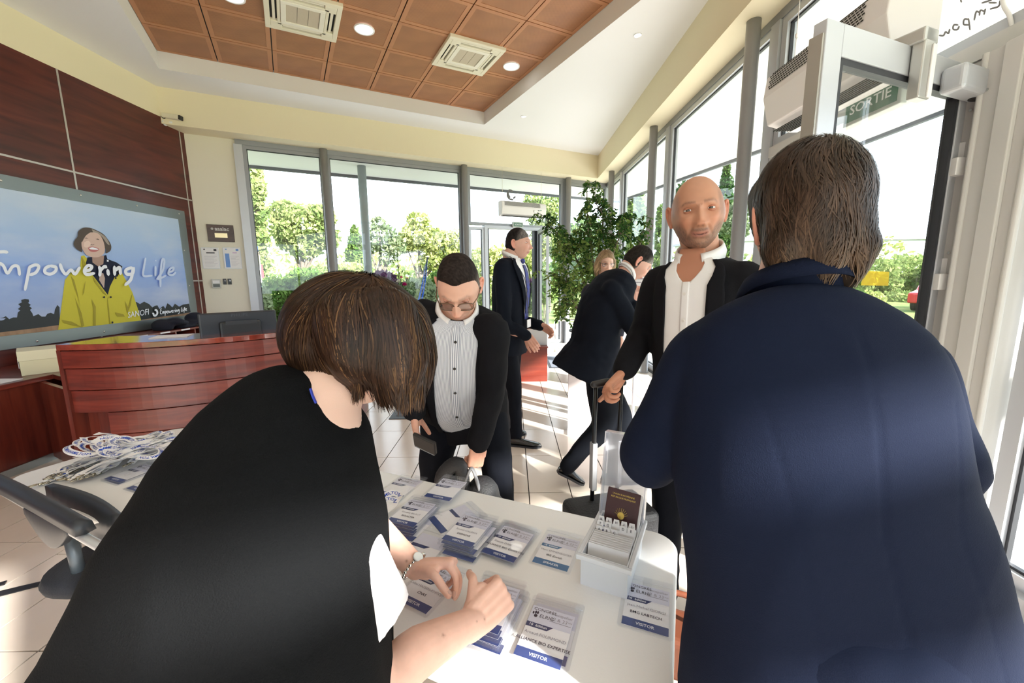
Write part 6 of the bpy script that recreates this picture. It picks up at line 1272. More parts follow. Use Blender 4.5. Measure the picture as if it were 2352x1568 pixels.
# ---------------------------------------------------------------- bald man with the trolley case
def bald_man():
    fr = nrm([-.72, -.69, 0]); R = yawR(fr); rt = np.cross(fr, UZ)
    nk = at_y(1606, 592, 1.48); hip = np.array([nk[0]+.065, nk[1]+.03, .95]); H = lambda z, dx=0, dy=0: np.array([hip[0]+(nk[0]-hip[0])*(z-.95)/.55+dx, hip[1]+(nk[1]-hip[1])*(z-.95)/.55+dy, z])
    secs = [(-.30, .205, .155, .005), (0, .185, .150, .01), (.3, .172, .145, .012), (.62, .170, .136, .006), (.82, .170, .116, 0), (.91, .162, .095, -.004), (.96, .122, .082, -.01), (1.0, .078, .075, -.01), (1.08, .062, .064, 0)]
    tor = Torso([(-.30, H(.77)), (0, H(.95)), (.3, H(1.11)), (.65, H(1.31)), (1.0, nk), (1.08, nk+UZ*.04)], fr, secs)
    shR = nk+rt*.140-UZ*.088; shL = nk-rt*.165-UZ*.085
    elR = at_y(1478, 762, 1.64); wrR = at_y(1432, 852, 1.53); elL = shL+np.array([.06, .02, -.29]); wrL = elL+np.array([-.05, -.12, -.21])
    T = head_T(at_y(1602, 493, 1.455), (-.34, -.93, -.06), (-.09, 0, 1), 1.055)
    core = MB(); tor.solid(core, -.1, 1.0, 10, 24, -.03); core.limb([nk-UZ*.05, nk+UZ*.03-fr*.005, xf(T, [(0, -.02, -.06)])[0]], [.068, .062, .066], 16); core.limb([shR, elR, wrR], [.05, .04, .03]); core.limb([shL, elL, wrL], [.05, .04, .03])
    for sg in (1, -1): core.limb([hip+rt*sg*.1-UZ*.05, hip+rt*sg*.11-UZ*.45, hip+rt*sg*.11-UZ*.88], [.07, .05, .04])
    hb = MB(); hand(hb, wrR+np.array([-.005, -.005, -.012]), nrm(at_y(1398, 884, 1.49)-wrR), (.45, .60, .66), -1, [(.75, 1.25, .9)]*2+[(.8, 1.3, .95), (.85, 1.3, .95)], (.55, .75, .15, .95, .25, .05), 1.06); hb.limb([elR*.25+wrR*.75, wrR], [.034, .027], 12)
    hm = head_mesh(1.06, smile=.75, jaw=1.22, nose=1.12)
    pt_ = lambda V: face_paint(V, (.48, .240, .150), beard=.90, beard_c=(.060, .045, .040), brow=(.10, .055, .04), browk=.75, scalp=.7, scalp_c=(.17, .11, .085), smile=.75, seed=1, lips=(.36, .13, .10))
    gp_ = lambda t: np.interp(t, [.84, .9, 1.0], [.0, .16, .42])
    throat = tor.patch(np.linspace(.82, 1.04, 8), lambda t: (-gp_(t)-.12, gp_(t)+.12), .006, 10)
    o = body('person in an open dark jacket and open white shirt holding a trolley handle', core, hb, T, hm, (.48, .240, .150), pt_, (.30, (.05, -.02)), hw=1.06, extra=(throat,))
    # trousers
    tm = MB(); legs(tm, hip+rt*-.10-UZ*.06, hip+rt*.10-UZ*.06, hip-rt*.11-UZ*.47+fr*.02, hip+rt*.11-UZ*.47+fr*.02, hip-rt*.12-UZ*.87, hip+rt*.12-UZ*.87, pel=(hip-UZ*.03, R)); cloth('trousers', tm, M_TROUS, o, .012, 6, .004, 9, 2)
    for sg in (1, -1): a = hip+rt*sg*.12; shoe(o, (a[0]-fr[0]*.08, a[1]-fr[1]*.08, 0), (a[0]+fr[0]*.21, a[1]+fr[1]*.21, 0), M_SHOE)
    j = MB(); tor.solid(j, -.30, .99, 18, 40, 0)
    for s_, e_, w_ in ((shR, elR, wrR), (shL, elL, wrL)): sleeve(j, nk, UZ, s_, e_, w_, 1.02)
    jk = cloth('jacket', j, M_SUITB, o, .009, 8, .0035, 12, 3)
    ed = lambda t: np.interp(t, [-.3, 0, .3, .65, .85, 1.0], [.50, .46, .40, .34, .36, .70]); sh = tor.patch(np.linspace(-.12, 1.0, 30), lambda t: (gp_(t), ed(t)+.05), .010, 14).build('shirt', M_SHIRT, o, True); tor.patch(np.linspace(-.12, 1.0, 30), lambda t: (-ed(t)-.05, -gp_(t)), .010, 14).build('shirt_half', M_SHIRT, sh, True)
    lapels(tor, jk, M_SUITB, .16, .985, lambda t: ed(t)-.02, .34, .018); tor.patch(np.linspace(-.12, .86, 20), lambda t: (-.045, .045), .0125, 4).build('placket', M_SHIRT, sh, True)
    buttons(tor, sh, (.80, .66, .5, .34, .18), M_BTNW, 0, .0128)
    collar(sh, M_SHIRT, nk+UZ*.008-fr*.004, nrm(UZ*1+fr*.22), fr, .070, .034, .85, .060)
    cu = MB(); d = nrm(wrR-elR); cu.tube([wrR-d*.055, wrR-d*.02, wrR+d*.004], [.040, .040, .039], 20, False); c_ = cu.build('cuff', M_SHIRT, sh, True); m_ = c_.modifiers.new('s', 'SOLIDIFY'); m_.thickness = .003
    return o
bald_man()

# ---------------------------------------------------------------- man with glasses bending over the table
def short_hair(o, T, hm, hw, mask, thick, flow, n, cols, seed, width=.0011, length=.035, nm='hair', cap_c=(.02, .015, .012), seg=4, lift=.003, tint=True):
    V, Fc = hm; m_ = mask(V); d = V/np.linalg.norm(V, axis=1)[:, None]; Vc = V+d*(thick(V)*m_)[:, None]-d*(.004*(1-np.clip(m_*3, 0, 1)))[:, None]
    Vc = Vc+d*(vnoise(V, 70, .0022, seed)*m_)[:, None]; keepf = [f for f in Fc if sum(m_[i] for i in f)/len(f) > .12]
    ids = sorted({i for f in keepf for i in f}); mp = {a: b for b, a in enumerate(ids)}; Vk = Vc[ids]; Fk = [tuple(mp[i] for i in f) for f in keepf]
    cap = put(nm, xf(T, Vk), Fk, attr_mat_hair, o, smooth=True); nz = vnoise(Vk, 90, 1, seed, (1, 1, .3)); c0 = np.tile(np.array(cap_c), (len(Vk), 1)); c0 = cols(Vk, np.random.default_rng(seed))[0] if tint else c0; setcol(cap, np.clip(c0*(1+.4*nz[:, None]), 0, 1))
    mk = lambda P: np.clip(mask(P)-.15, 0, 1); roots = surf_points(Vk, Fk, n, seed, mk)
    st = strands(cap, xf(T, Vk), Fk, xf(T, roots), lambda P_, nn, s_: flow(ixf(T, P_)) @ T[:3, :3].T, length, seg, width, lambda P_, rng: cols(ixf(T, P_), rng), 'hair_strands', lift, seed, .25); return cap
attr_mat_hair = attr_mat('hair_base', .7, 0, .08)
def glasses(o, T, mat=None, lens=(.30, .28, .27), w=.026, h=.018, y=.096, z=.004, temple=True):
    mat = mat or pm('glasses_frame', (.12, .07, .03), .25, .3); g = thing('glasses_tmp', 'x', 'x'); bpy.data.objects.remove(g)
    ml = glass_mat('lens', lens, .10, .02)
    fr_ = MB(T)
    for sx in (-1, 1):
        P = [(sx*.034+w*math.copysign(abs(math.cos(a))**.7, math.cos(a)), y-.010*(abs(sx*.034+w*math.cos(a))/.06)**2, z+h*math.copysign(abs(math.sin(a))**.7, math.sin(a))) for a in np.linspace(0, 2*math.pi, 33)]
        fr_.tube(P, .0016, 6, False)
    fr_.tube([(-.010, y+.001, z+.006), (0, y+.003, z+.008), (.010, y+.001, z+.006)], .0015, 6)
    if temple:
        for sx in (-1, 1): fr_.tube([(sx*.060, y-.010, z+.008), (sx*.074, .06, z+.012), (sx*.082, 0, z+.010), (sx*.080, -.012, z-.006)], .0020, 6)
    f = fr_.build('glasses', mat, o, True)
    for sx in (-1, 1):
        P = [(sx*.034+w*.98*math.copysign(abs(math.cos(a))**.7, math.cos(a)), y-.010*(abs(sx*.034+w*math.cos(a))/.06)**2, z+h*.98*math.copysign(abs(math.sin(a))**.7, math.sin(a))) for a in np.linspace(0, 2*math.pi, 25)[:-1]]; MB(T).add(P, [tuple(range(24))]).build('lens', ml, f)
    return f
def stripe_mat():
    m, t, b, o = nt('striped_shirt'); tc = N(t, 'ShaderNodeTexCoord'); mp = N(t, 'ShaderNodeMapping'); L(t, tc.outputs['UV'], mp.inputs[0]); wv = N(t, 'ShaderNodeTexWave'); wv.bands_direction = 'X'; wv.inputs['Scale'].default_value = 14; L(t, mp.outputs[0], wv.inputs['Vector'])
    r = N(t, 'ShaderNodeValToRGB'); r.color_ramp.elements[0].position = .25; r.color_ramp.elements[1].position = .45; r.color_ramp.elements[0].color = (.24, .26, .32, 1); r.color_ramp.elements[1].color = (.70, .71, .74, 1); L(t, wv.outputs['Fac'], r.inputs[0]); L(t, r.outputs[0], b.inputs['Base Color']); b.inputs['Roughness'].default_value = .8; return m
M_STRIPE = stripe_mat()
def patch_uv(tor, ts, af, off, n, name, mat, parent):
    V, Fc, UV = [], [], []; ts = list(ts)
    for i, t in enumerate(ts):
        a0, a1 = af(t)
        for k in range(n+1): V.append(tor.pt(t, a0+(a1-a0)*k/n, off)); UV.append(((a0+(a1-a0)*k/n)*1.0, t))
    for i in range(len(ts)-1):
        for k in range(n): q = i*(n+1)+k; Fc.append((q, q+1, q+n+2, q+n+1))
    o = put(name, V, Fc, mat, parent, smooth=True); uv = o.data.uv_layers.new(name='UVMap')
    for p in o.data.polygons:
        for li, vi in zip(p.loop_indices, p.vertices): uv.data[li].uv = UV[vi]
    return o
def glasses_man():
    fr = nrm([.12, -.99, 0]); rt = np.cross(fr, UZ)                      # his right is image left
    hip = at_y(1068, 955, 1.90); hip[2] = .88; ws = at_y(1050, 905, 1.84); ch = at_y(1045, 800, 1.70); nk = at_y(1050, 712, 1.60)
    secs = [(-.35, .225, .165, .0), (0, .205, .150, 0), (.3, .185, .145, .012), (.62, .195, .145, .010), (.82, .202, .120, 0), (.91, .196, .096, -.004), (.96, .138, .080, -.01), (1.0, .080, .072, -.01), (1.08, .062, .064, 0)]
    tor = Torso([(-.35, hip+np.array([.0, .03, -.17])), (0, hip+UZ*.02), (.3, ws), (.65, ch), (1.0, nk), (1.08, nk+nrm(nk-ch)*.04)], fr+UZ*-.25, secs)
    Tt, Ff, Lv = tor.axes(.9); shR = at_y(968, 722, 1.66); shL = at_y(1132, 760, 1.58)
    elR = at_y(952, 850, 1.70); wrR = at_y(952, 948, 1.62); elL = at_y(1128, 900, 1.62); wrL = at_y(1098, 1020, 1.60)
    T = head_T(at_y(1054, 662, 1.51), (-.02, -.74, -.60), (.0, -.62, .74), 1.0)
    core = MB(); tor.solid(core, -.1, 1.0, 10, 24, -.03); core.limb([nk-Tt*.05, xf(T, [(0, -.025, -.07)])[0]], [.066, .060], 16); core.limb([shR, elR, wrR], [.05, .04, .03]); core.limb([shL, elL, wrL], [.05, .04, .03])
    hL_, hR_ = hip-rt*.10-UZ*.04, hip+rt*.10-UZ*.04; kL, kR = at_y(1140, 1060, 1.80), at_y(1000, 1065, 1.80); aL, aR = np.array([kL[0]+.03, kL[1]+.06, .09]), np.array([kR[0]-.02, kR[1]+.06, .09])
    for a, b, c in ((hL_, kL, aL), (hR_, kR, aR)): core.limb([a, b, c], [.07, .05, .04])
    hb = MB(); tipsR = hand(hb, wrR, nrm([.10, -.12, -.98]), (-.93, -.22, .0), -1, [(.35, .45, .3), (.38, .5, .3), (.42, .5, .35), (.5, .55, .35)], (.75, .45, -.45, .90, .10, -.42), 1.02)
    hand(hb, wrL, nrm([-.16, -.06, -.98]), (.55, -.82, .05), 1, [(.9, 1.3, .9), (.95, 1.3, .9), (1.0, 1.3, .9), (1.0, 1.3, .9)], (.6, .5, -.5, .6, -.1, -.75), 1.02)
    hb.limb([elR*.2+wrR*.8, wrR], [.034, .027], 12); hb.limb([elL*.2+wrL*.8, wrL], [.034, .027], 12)
    hm = head_mesh(1.0, smile=-.1, jaw=1.05, nose=1.1); base = (.64, .37, .27)
    o = body('person in glasses, black suit and striped shirt bending down behind the table', core, hb, T, hm, base, lambda V: face_paint(V, base, beard=.35, beard_c=(.25, .19, .16), brow=(.12, .09, .07), browk=.6, smile=-.1, seed=4, mous=1.2, flush=.5, lips=(.52, .24, .20)), (.12, (0, -.3)))
    tm = MB(); legs(tm, hL_, hR_, kL, kR, aL, aR, (.105, .095, .076, .070, .072), (hip, yawR(fr)), (.19, .135, .12)); cloth('trousers', tm, M_TROUS, o, .011, 6, .004, 10, 12, (1, 1, .6))
    for a in (aL, aR): shoe(o, (a[0]-.0, a[1]+.08, 0), (a[0], a[1]-.20, 0), M_SHOE)
    j = MB(); tor.solid(j, -.35, .99, 18, 40, 0)
    for s_, e_, w_ in ((shR, elR, wrR), (shL, elL, wrL)): sleeve(j, nk, Tt, s_, e_, w_, 1.06)
    jk = cloth('jacket', j, M_SUITB, o, .009, 7, .004, 12, 13)
    ed = lambda t: np.interp(t, [-.35, 0, .3, .65, .85, 1.0], [.55, .50, .42, .36, .38, .70]); sh = patch_uv(tor, np.linspace(-.02, 1.0, 24), lambda t: (-ed(t)-.05, ed(t)+.05), .010, 20, 'shirt', M_STRIPE, o)
    lapels(tor, jk, M_SUITB, .12, .985, lambda t: ed(t)-.02, .36, .018); patch_uv(tor, np.linspace(-.02, .97, 20), lambda t: (-.05, .05), .0125, 4, 'placket', M_STRIPE, sh)
    buttons(tor, sh, (.86, .69, .53, .37, .2), M_BTN, 0, .013, .006); collar(sh, M_SHIRT, nk+Tt*.008, nrm(Tt+Ff*.2), Ff, .068, .030, .7, .050)
    mask = lambda V: np.clip(ss(V[:, 2]-.62*V[:, 1]+.015*np.exp(-(V[:, 0]/.028)**2), .038, .056)*ss(V[:, 2], .0, .03)+ss(-V[:, 1]+.25*V[:, 2], -.012, .004)*ss(V[:, 2], -.065, -.045), 0, 1)
    def cols(p, rng): g = (ss(np.abs(p[:, 0]), .045, .07)*ss(.06-p[:, 2], -.02, .05))[:, None]; b0 = np.array([.018, .013, .011])*(1-g)+np.array([.20, .17, .15])*g; k = rng.uniform(.6, 1.6, (len(p), 1)); return b0*k, b0*k*1.4
    short_hair(o, T, hm, 1.0, mask, lambda V: .003+.014*ss(V[:, 2], .035, .11)+.003*ss(V[:, 1], .03, .07), lambda p: np.stack([p[:, 0]*6, np.where(p[:, 2] > .05, .55, .1), np.where(p[:, 2] < .08, -.5, -.1)], 1), 4200, cols, 21, .0010, .036, lift=.004)
    glasses(o, T, pm('tortoise_frame', (.10, .055, .025), .25), (.55, .50, .47), .027, .017, .100, -.004)
    return o, tipsR, wrL, wrR, nrm([.10, -.12, -.98])
gman, tipsR, g_wrL, g_wrR, _ = glasses_man()

# ---------------------------------------------------------------- man with the blue tie (profile to the right)
def tie_man():
    fr = nrm([.93, -.36, 0]); rt = np.cross(fr, UZ); Y0 = 3.42
    nk = at_y(1172, 592, Y0); hip = np.array([nk[0]-.03, nk[1]+.02, 1.0]); H = lambda z: np.array([hip[0]+(nk[0]-hip[0])*(z-1.0)/(nk[2]-1.0), hip[1]+(nk[1]-hip[1])*(z-1.0)/(nk[2]-1.0), z])
    tor = Torso([(-.30, H(.82)), (0, H(1.0)), (.3, H(1.17)), (.65, H(1.39)), (1.0, nk), (1.08, nk+UZ*.04)], fr, [(a, w*1.04, d*1.10, o+.008) for a, w, d, o in MALE])
    shR = nk+rt*.178-UZ*.085; shL = nk-rt*.178-UZ*.085; elR = at_y(1160, 742, Y0-.22); wrR = at_y(1212, 772, Y0-.16); elL = at_y(1195, 735, Y0+.22); wrL = at_y(1243, 748, Y0+.05)
    T = head_T(at_y(1189, 562, Y0), (.96, -.22, .03), (-.03, 0, 1), 1.03)
    core = MB(); tor.solid(core, -.1, 1.0, 10, 24, -.03); core.limb([nk-UZ*.05, nk+UZ*.03, xf(T, [(0, -.02, -.06)])[0]], [.066, .060, .062], 16); core.limb([shR, elR, wrR], [.05, .04, .03]); core.limb([shL, elL, wrL], [.05, .04, .03])
    fR = at_z(1190, 1022, .0); aR = np.array([fR[0]-.02, fR[1]+.02, .10]); aL = np.array([aR[0]-.10, aR[1]+.28, .10]); kR, kL = (hip+rt*.09+aR)/2+fr*.03, (hip-rt*.09+aL)/2+fr*.03
    for a, b, c in ((hip-rt*.09, kL, aL), (hip+rt*.09, kR, aR)): core.limb([a, b, c], [.07, .05, .04])
    hb = MB(); hand(hb, wrR, nrm([.55, -.05, -.75]), (-.1, -.95, .25), -1, [(.35, .5, .3)]*4, (.85, .4, -.3, .9, .1, -.3), 1.08); hand(hb, wrL, nrm([.8, -.2, -.5]), (.1, .8, .6), -1, [(.6, .7, .4)]*4, (.7, .5, -.4, .8, .1, -.4), 1.08)
    hb.limb([elR*.2+wrR*.8, wrR], [.034, .027], 12); hb.limb([elL*.2+wrL*.8, wrL], [.034, .027], 12)
    hm = head_mesh(1.0, smile=.2, jaw=1.1, nose=1.15, n=72, m=64); base = (.58, .335, .255)
    o = body('person in a dark suit and blue tie standing in profile with a lanyard badge', core, hb, T, hm, base, lambda V: face_paint(V, base, beard=.10, brow=(.16, .11, .09), browk=.5, smile=.2, seed=6), (.32, (0, 0)), hvox=.0035)
    tm = MB(); legs(tm, hip-rt*.09-UZ*.05, hip+rt*.09-UZ*.05, kL, kR, aL, aR, (.105, .090, .074, .066, .064), (hip, yawR(fr)), (.18, .135, .12)); cloth('trousers', tm, M_TROUS, o, .012, 6, .005, 9, 22, (1, 1, .5))
    shoe(o, (fR[0]-.10, fR[1]+.01, 0), (fR[0]+.20, fR[1]-.05, 0), M_SHOE); shoe(o, (aL[0]-.08, aL[1], 0), (aL[0]+.20, aL[1]-.06, 0), M_SHOE)
    j = MB(); tor.solid(j, -.30, .99, 18, 40, 0)
    for s_, e_, w_ in ((shR, elR, wrR), (shL, elL, wrL)): sleeve(j, nk, UZ, s_, e_, w_, 1.02)
    jk = cloth('jacket', j, M_SUITN, o, .011, 7, .004, 11, 23)
    ed = lambda t: np.interp(t, [.25, .5, .75, 1.0], [.04, .22, .36, .75]); sh = tor.patch(np.linspace(.25, 1.0, 16), lambda t: (-ed(t)-.04, ed(t)+.04), .010, 14).build('shirt', M_SHIRT, o, True)
    lapels(tor, jk, M_SUITN, .24, .985, lambda t: ed(t)-.02, .34, .020); collar(sh, M_SHIRT, nk+UZ*.014, nrm(UZ+fr*.2), fr, .066, .028, .4, .045, .003, 1.05, .008)
    mT = pm('blue_tie', (.015, .03, .30), .5, c2=(.03, .03, .10), var=(30, (1, 1, 1))); tor.patch(np.linspace(.22, .90, 16), lambda t: (-.09-.13*(.9-t), .09+.13*(.9-t)), .020, 6).build('tie', mT, o, True); MB().ell(tor.pt(.95, 0, .025), (.018, .016, .022), 12, 8).build('tie_knot', mT, bpy.data.objects[o.name], True)
    ly_ = MB()
    for sg in (-1, 1): ly_.tube(catmull([nk+UZ*.03-fr*.06+rt*sg*.05, tor.pt(.98, sg*1.0, .02), tor.pt(.75, sg*.34, .028), tor.pt(.45, sg*.14, .032), tor.pt(.27, 0.0, .034)], 5), .0045, 6, True, None, .35)
    ly_.build('lanyard', pm('dark_lanyard', (.05, .05, .07), .6), o); bp = tor.pt(.16, 0, .040); Tb, Fb, Lb = tor.axes(.2); bd = MB(frame(bp, Lb, UZ, Fb)); bd.box((-.045, -.035, -.002), (.045, .03, .002)); bd.build('name_badge', M_PAPER, o)
    mask = lambda V: np.clip(ss(V[:, 2]-.35*V[:, 1], .018, .034)+ss(-V[:, 1], .0, .02)*ss(V[:, 2], -.055, -.035), 0, 1)*(1-.0*V[:, 0])
    def cols(p, rng): g = ss(p[:, 1]+.35*(.06-p[:, 2]), .0, .05)[:, None]; b0 = np.array([.016, .013, .013])*(1-g)+np.array([.13, .115, .105])*g; k = rng.uniform(.6, 1.5, (len(p), 1)); return b0*k, b0*k*1.3
    short_hair(o, T, hm, 1.0, mask, lambda V: .004+.010*ss(V[:, 2], .03, .11), lambda p: np.stack([p[:, 0]*2, np.full(len(p), -.5), np.full(len(p), -.35)], 1), 2200, cols, 31, .0013, .03, cap_c=(.022, .018, .017)); return o
tie_man()

# ---------------------------------------------------------------- man leaning forward, seen from behind
def leaning_man():
    fr = nrm([.88, .30, -.30]); Y0 = 2.80; hip = at_y(1362, 800, Y0); nk = at_y(1434, 632, Y0+.12); ch = at_y(1388, 690, Y0+.06); rt = nrm(np.cross(fr, UZ))
    tor = Torso([(-.38, hip+np.array([-.10, -.02, -.20])), (0, hip), (.35, hip*.55+ch*.45+np.array([-.01, 0, .0])), (.7, ch+np.array([.01, 0, .0])), (1.0, nk), (1.08, nk+nrm(nk-ch)*.04)], fr, [(-.38, .24, .20, 0), (-.15, .22, .17, 0), (0, .205, .150, 0), (.3, .195, .140, 0), (.62, .205, .140, -.005), (.84, .200, .125, -.01), (.95, .150, .095, -.01), (1.0, .080, .072, 0), (1.08, .062, .062, 0)])
    Tt, Ff, Lv = tor.axes(.92); shR = at_y(1405, 668, Y0-.10); shL = shR+np.array([.05, .38, .02]); elR = at_y(1462, 762, Y0-.16); wrR = at_y(1457, 702, Y0-.02); elL = at_y(1490, 740, Y0+.35); wrL = at_y(1472, 688, Y0+.20)
    T = head_T(at_y(1462, 604, Y0+.15), (.80, .02, -.60), (.55, .0, .80), 1.02)
    core = MB(); tor.solid(core, -.1, 1.0, 10, 24, -.03); core.limb([nk-Tt*.05, nk+Tt*.03, xf(T, [(0, -.03, -.05)])[0]], [.066, .062, .062], 16); core.limb([shR, elR, wrR], [.05, .04, .03]); core.limb([shL, elL, wrL], [.05, .04, .03])
    aR = at_z(1302, 1072, .15); kR = at_y(1385, 975, aR[1]+.02); aL = at_z(1412, 1085, .09); kL = at_y(1425, 960, aL[1]+.06); hR_ = hip+rt*.09-UZ*.06; hL_ = hip-rt*.09-UZ*.06
    for a, b, c in ((hL_, kL, aL), (hR_, kR, aR)): core.limb([a, b, c], [.07, .05, .04])
    hb = MB(); hand(hb, wrR, nrm([.15, .15, .95]), (.3, -.85, .2), 1, [(.7, .9, .5)]*4, (.6, .5, -.5, .8, .1, -.4), 1.0); hand(hb, wrL, nrm([-.2, -.2, .6]), (.6, -.3, .3), -1, [(.7, .9, .5)]*4, (.6, .5, -.5, .8, .1, -.4), 1.0); hb.limb([elR*.2+wrR*.8, wrR], [.034, .027], 12); hb.limb([elL*.2+wrL*.8, wrL], [.034, .027], 12)
    hm = head_mesh(1.0, n=72, m=64, jaw=1.1, nose=1.05); base = (.62, .36, .28)
    o = body('person in a black suit striding and bending forward, seen from behind', core, hb, T, hm, base, lambda V: face_paint(V, base, beard=.2, seed=8), (.2, (0, -.2)), hvox=.0035)
    tm = MB(); legs(tm, hL_, hR_, kL, kR, aL, aR, (.115, .100, .082, .066, .056), (hip, yawR(fr)), (.19, .15, .13)); cloth('trousers', tm, M_TROUS, o, .012, 6, .005, 9, 32, (1, 1, .5))
    ht = at_z(1340, 1112, .01); up_ = nrm([-.55, .1, .83]); shoe(o, (aR[0]-.07, aR[1]+.0, .115), (ht[0], ht[1], .012), M_SHOE, up=(.45, 0, .9)); shoe(o, (aL[0]-.09, aL[1]+.02, 0), (aL[0]+.19, aL[1]+.04, 0), M_SHOE)
    j = MB(); tor.solid(j, -.38, .99, 18, 40, 0)
    for s_, e_, w_ in ((shR, elR, wrR), (shL, elL, wrL)): sleeve(j, nk, Tt, s_, e_, w_, 1.06)
    jk = cloth('jacket', j, M_SUITN, o, .011, 7, .0045, 10, 33); collar(jk, M_SHIRT, nk+Tt*.020, Tt, Ff, .066, .026, .7, .03, .003, 1.05, .006)
    mask = lambda V: np.clip(ss(V[:, 2]-.40*V[:, 1], .010, .028)+ss(-V[:, 1], -.01, .012)*ss(V[:, 2], -.06, -.04), 0, 1)
    def cols(p, rng): g = ss(p[:, 1]+.5*(.05-p[:, 2]), .02, .07)[:, None]; b0 = np.array([.020, .016, .014])*(1-g)+np.array([.22, .20, .18])*g; k = rng.uniform(.6, 1.5, (len(p), 1)); return b0*k, b0*k*1.3
    short_hair(o, T, hm, 1.0, mask, lambda V: .004+.010*ss(V[:, 2], .03, .11), lambda p: np.stack([p[:, 0]*2, np.full(len(p), -.5), np.full(len(p), -.4)], 1), 2000, cols, 41, .0014, .03, cap_c=(.026, .021, .018)); return o
leaning_man()

# ---------------------------------------------------------------- blonde woman behind him
def blonde_woman():
    Y0 = 4.0; c = at_y(1391, 605, Y0); fr = nrm([.10, -.97, 0]); rt = np.cross(fr, UZ); T = head_T(c, (.08, -.96, -.22), (.06, -.1, 1), .97); nk = c+np.array([0, .05, -.20]); hip = nk*np.array([1, 1, 0])+UZ*.95
    secs = [(a, w*.86, d*.92, o_) for a, w, d, o_ in MALE]; H = lambda z: np.array([nk[0], nk[1], z]); tor = Torso([(-.3, H(.78)), (0, H(.94)), (.3, H(1.08)), (.65, H(1.25)), (1.0, nk), (1.08, nk+UZ*.04)], fr, secs)
    shR, shL = nk+rt*.155-UZ*.06, nk-rt*.155-UZ*.06; elR, elL = shR+np.array([-.04, .0, -.27]), shL+np.array([.04, 0, -.27]); wrR, wrL = elR+np.array([.05, -.12, -.18]), elL+np.array([-.05, -.12, -.18])
    core = MB(); tor.solid(core, -.1, 1.0, 10, 24, -.03); core.limb([nk-UZ*.05, xf(T, [(0, -.02, -.06)])[0]], [.056, .052], 16)
    for s_, e_, w_ in ((shR, elR, wrR), (shL, elL, wrL)): core.limb([s_, e_, w_], [.042, .034, .026])
    for sg in (-1, 1): core.limb([hip+rt*.08*sg, hip+rt*.08*sg-UZ*.45, hip+rt*.08*sg-UZ*.86], [.07, .05, .036])
    hb = MB(); hand(hb, wrR, nrm([.2, -.6, -.7]), (0, -.6, .6), -1, [(.4, .5, .3)]*4, (.8, .5, -.3, .9, .1, -.2), .92); hand(hb, wrL, nrm([-.2, -.6, -.7]), (0, -.6, .6), 1, [(.4, .5, .3)]*4, (.8, .5, -.3, .9, .1, -.2), .92)
    hm = head_mesh(.95, n=64, m=56, jaw=.9, nose=.85); base = (.68, .43, .33)
    o = body('person in dark-rimmed glasses half hidden behind the striding person', core, hb, T, hm, base, lambda V: face_paint(V, base, brow=(.25, .17, .10), seed=9, lips=(.55, .2, .2)), (.35, (0, -.1)), hvox=.004)
    j = MB(); tor.solid(j, -.3, .99, 16, 32, 0)
    for s_, e_, w_ in ((shR, elR, wrR), (shL, elL, wrL)): j.limb([nk-UZ*.055+(s_-nk)*.35, s_, (s_+e_)/2, e_, w_*.9+e_*.1], [.055, .066, .058, .050, .042], 16)
    cloth('top', j, fabric('dark_top', (.03, .03, .04)), o, .013, 6, .003, 10, 43); tm = MB(); legs(tm, hip-rt*.08-UZ*.05, hip+rt*.08-UZ*.05, hip-rt*.085-UZ*.47, hip+rt*.085-UZ*.47, hip-rt*.09-UZ*.86, hip+rt*.09-UZ*.86, (.09, .078, .058, .05, .052), (hip, yawR(fr)), (.165, .12, .11)); cloth('trousers', tm, M_TROUS, o, .014, 5, 0)
    for sg in (1, -1): a = hip+rt*sg*.09; shoe(o, (a[0], a[1]+.08, 0), (a[0], a[1]-.16, 0), M_SHOE)
    hv = MB(); hv.ell((0, -.012, .020), (.086, .105, .118), 24, 16); hv.limb([(-.075, -.01, .03), (-.082, -.012, -.04), (-.070, -.02, -.13)], [.028, .030, .016]); hv.limb([(.075, -.01, .03), (.082, -.012, -.04), (.070, -.02, -.13)], [.028, .030, .016]); hv.limb([(0, -.06, .04), (0, -.085, -.04), (0, -.07, -.13)], [.07, .05, .03])
    V, Fc = remesh(hv, .006, 6); x, y, z = V.T; keep = ~((y > .035) & (np.abs(x) < .062) & (z < .055+.0*x)); y2 = np.where((y > .03) & (z < .07), np.minimum(y, .03+.03*ss(np.abs(x), .05, .075)+.05*ss(z, .04, .08)), y); V = np.stack([x, y2, z], 1)
    cap = put('hair', xf(T, V), Fc, attr_mat_hair, o, smooth=True); setcol(cap, np.tile(np.array([.20, .13, .075]), (len(V), 1))*(1+.3*vnoise(V, 80, 1, 2, (1, 1, .2))[:, None]))
    roots = surf_points(V, Fc, 1600, 5, lambda P: (P[:, 2] > -.03).astype(float)*(1-(P[:, 1] > .07)*(P[:, 2] < .05)))
    strands(cap, xf(T, V), Fc, xf(T, roots), lambda p, nn, s_: np.stack([np.sign(ixf(T, p)[:, 0])*.5, np.full(len(p), -.2), np.full(len(p), -1.0)], 1) @ T[:3, :3].T, .09, 5, .0016, lambda p, rng: ((lambda k: (np.array([.30, .20, .11])*k, np.array([.45, .32, .18])*k))(rng.uniform(.6, 1.5, (len(p), 1)))), 'hair_strands', .004, 6); glasses(o, T, M_BLACKP, (.85, .85, .85), .026, .017, .094, .004); return o
blonde_woman()
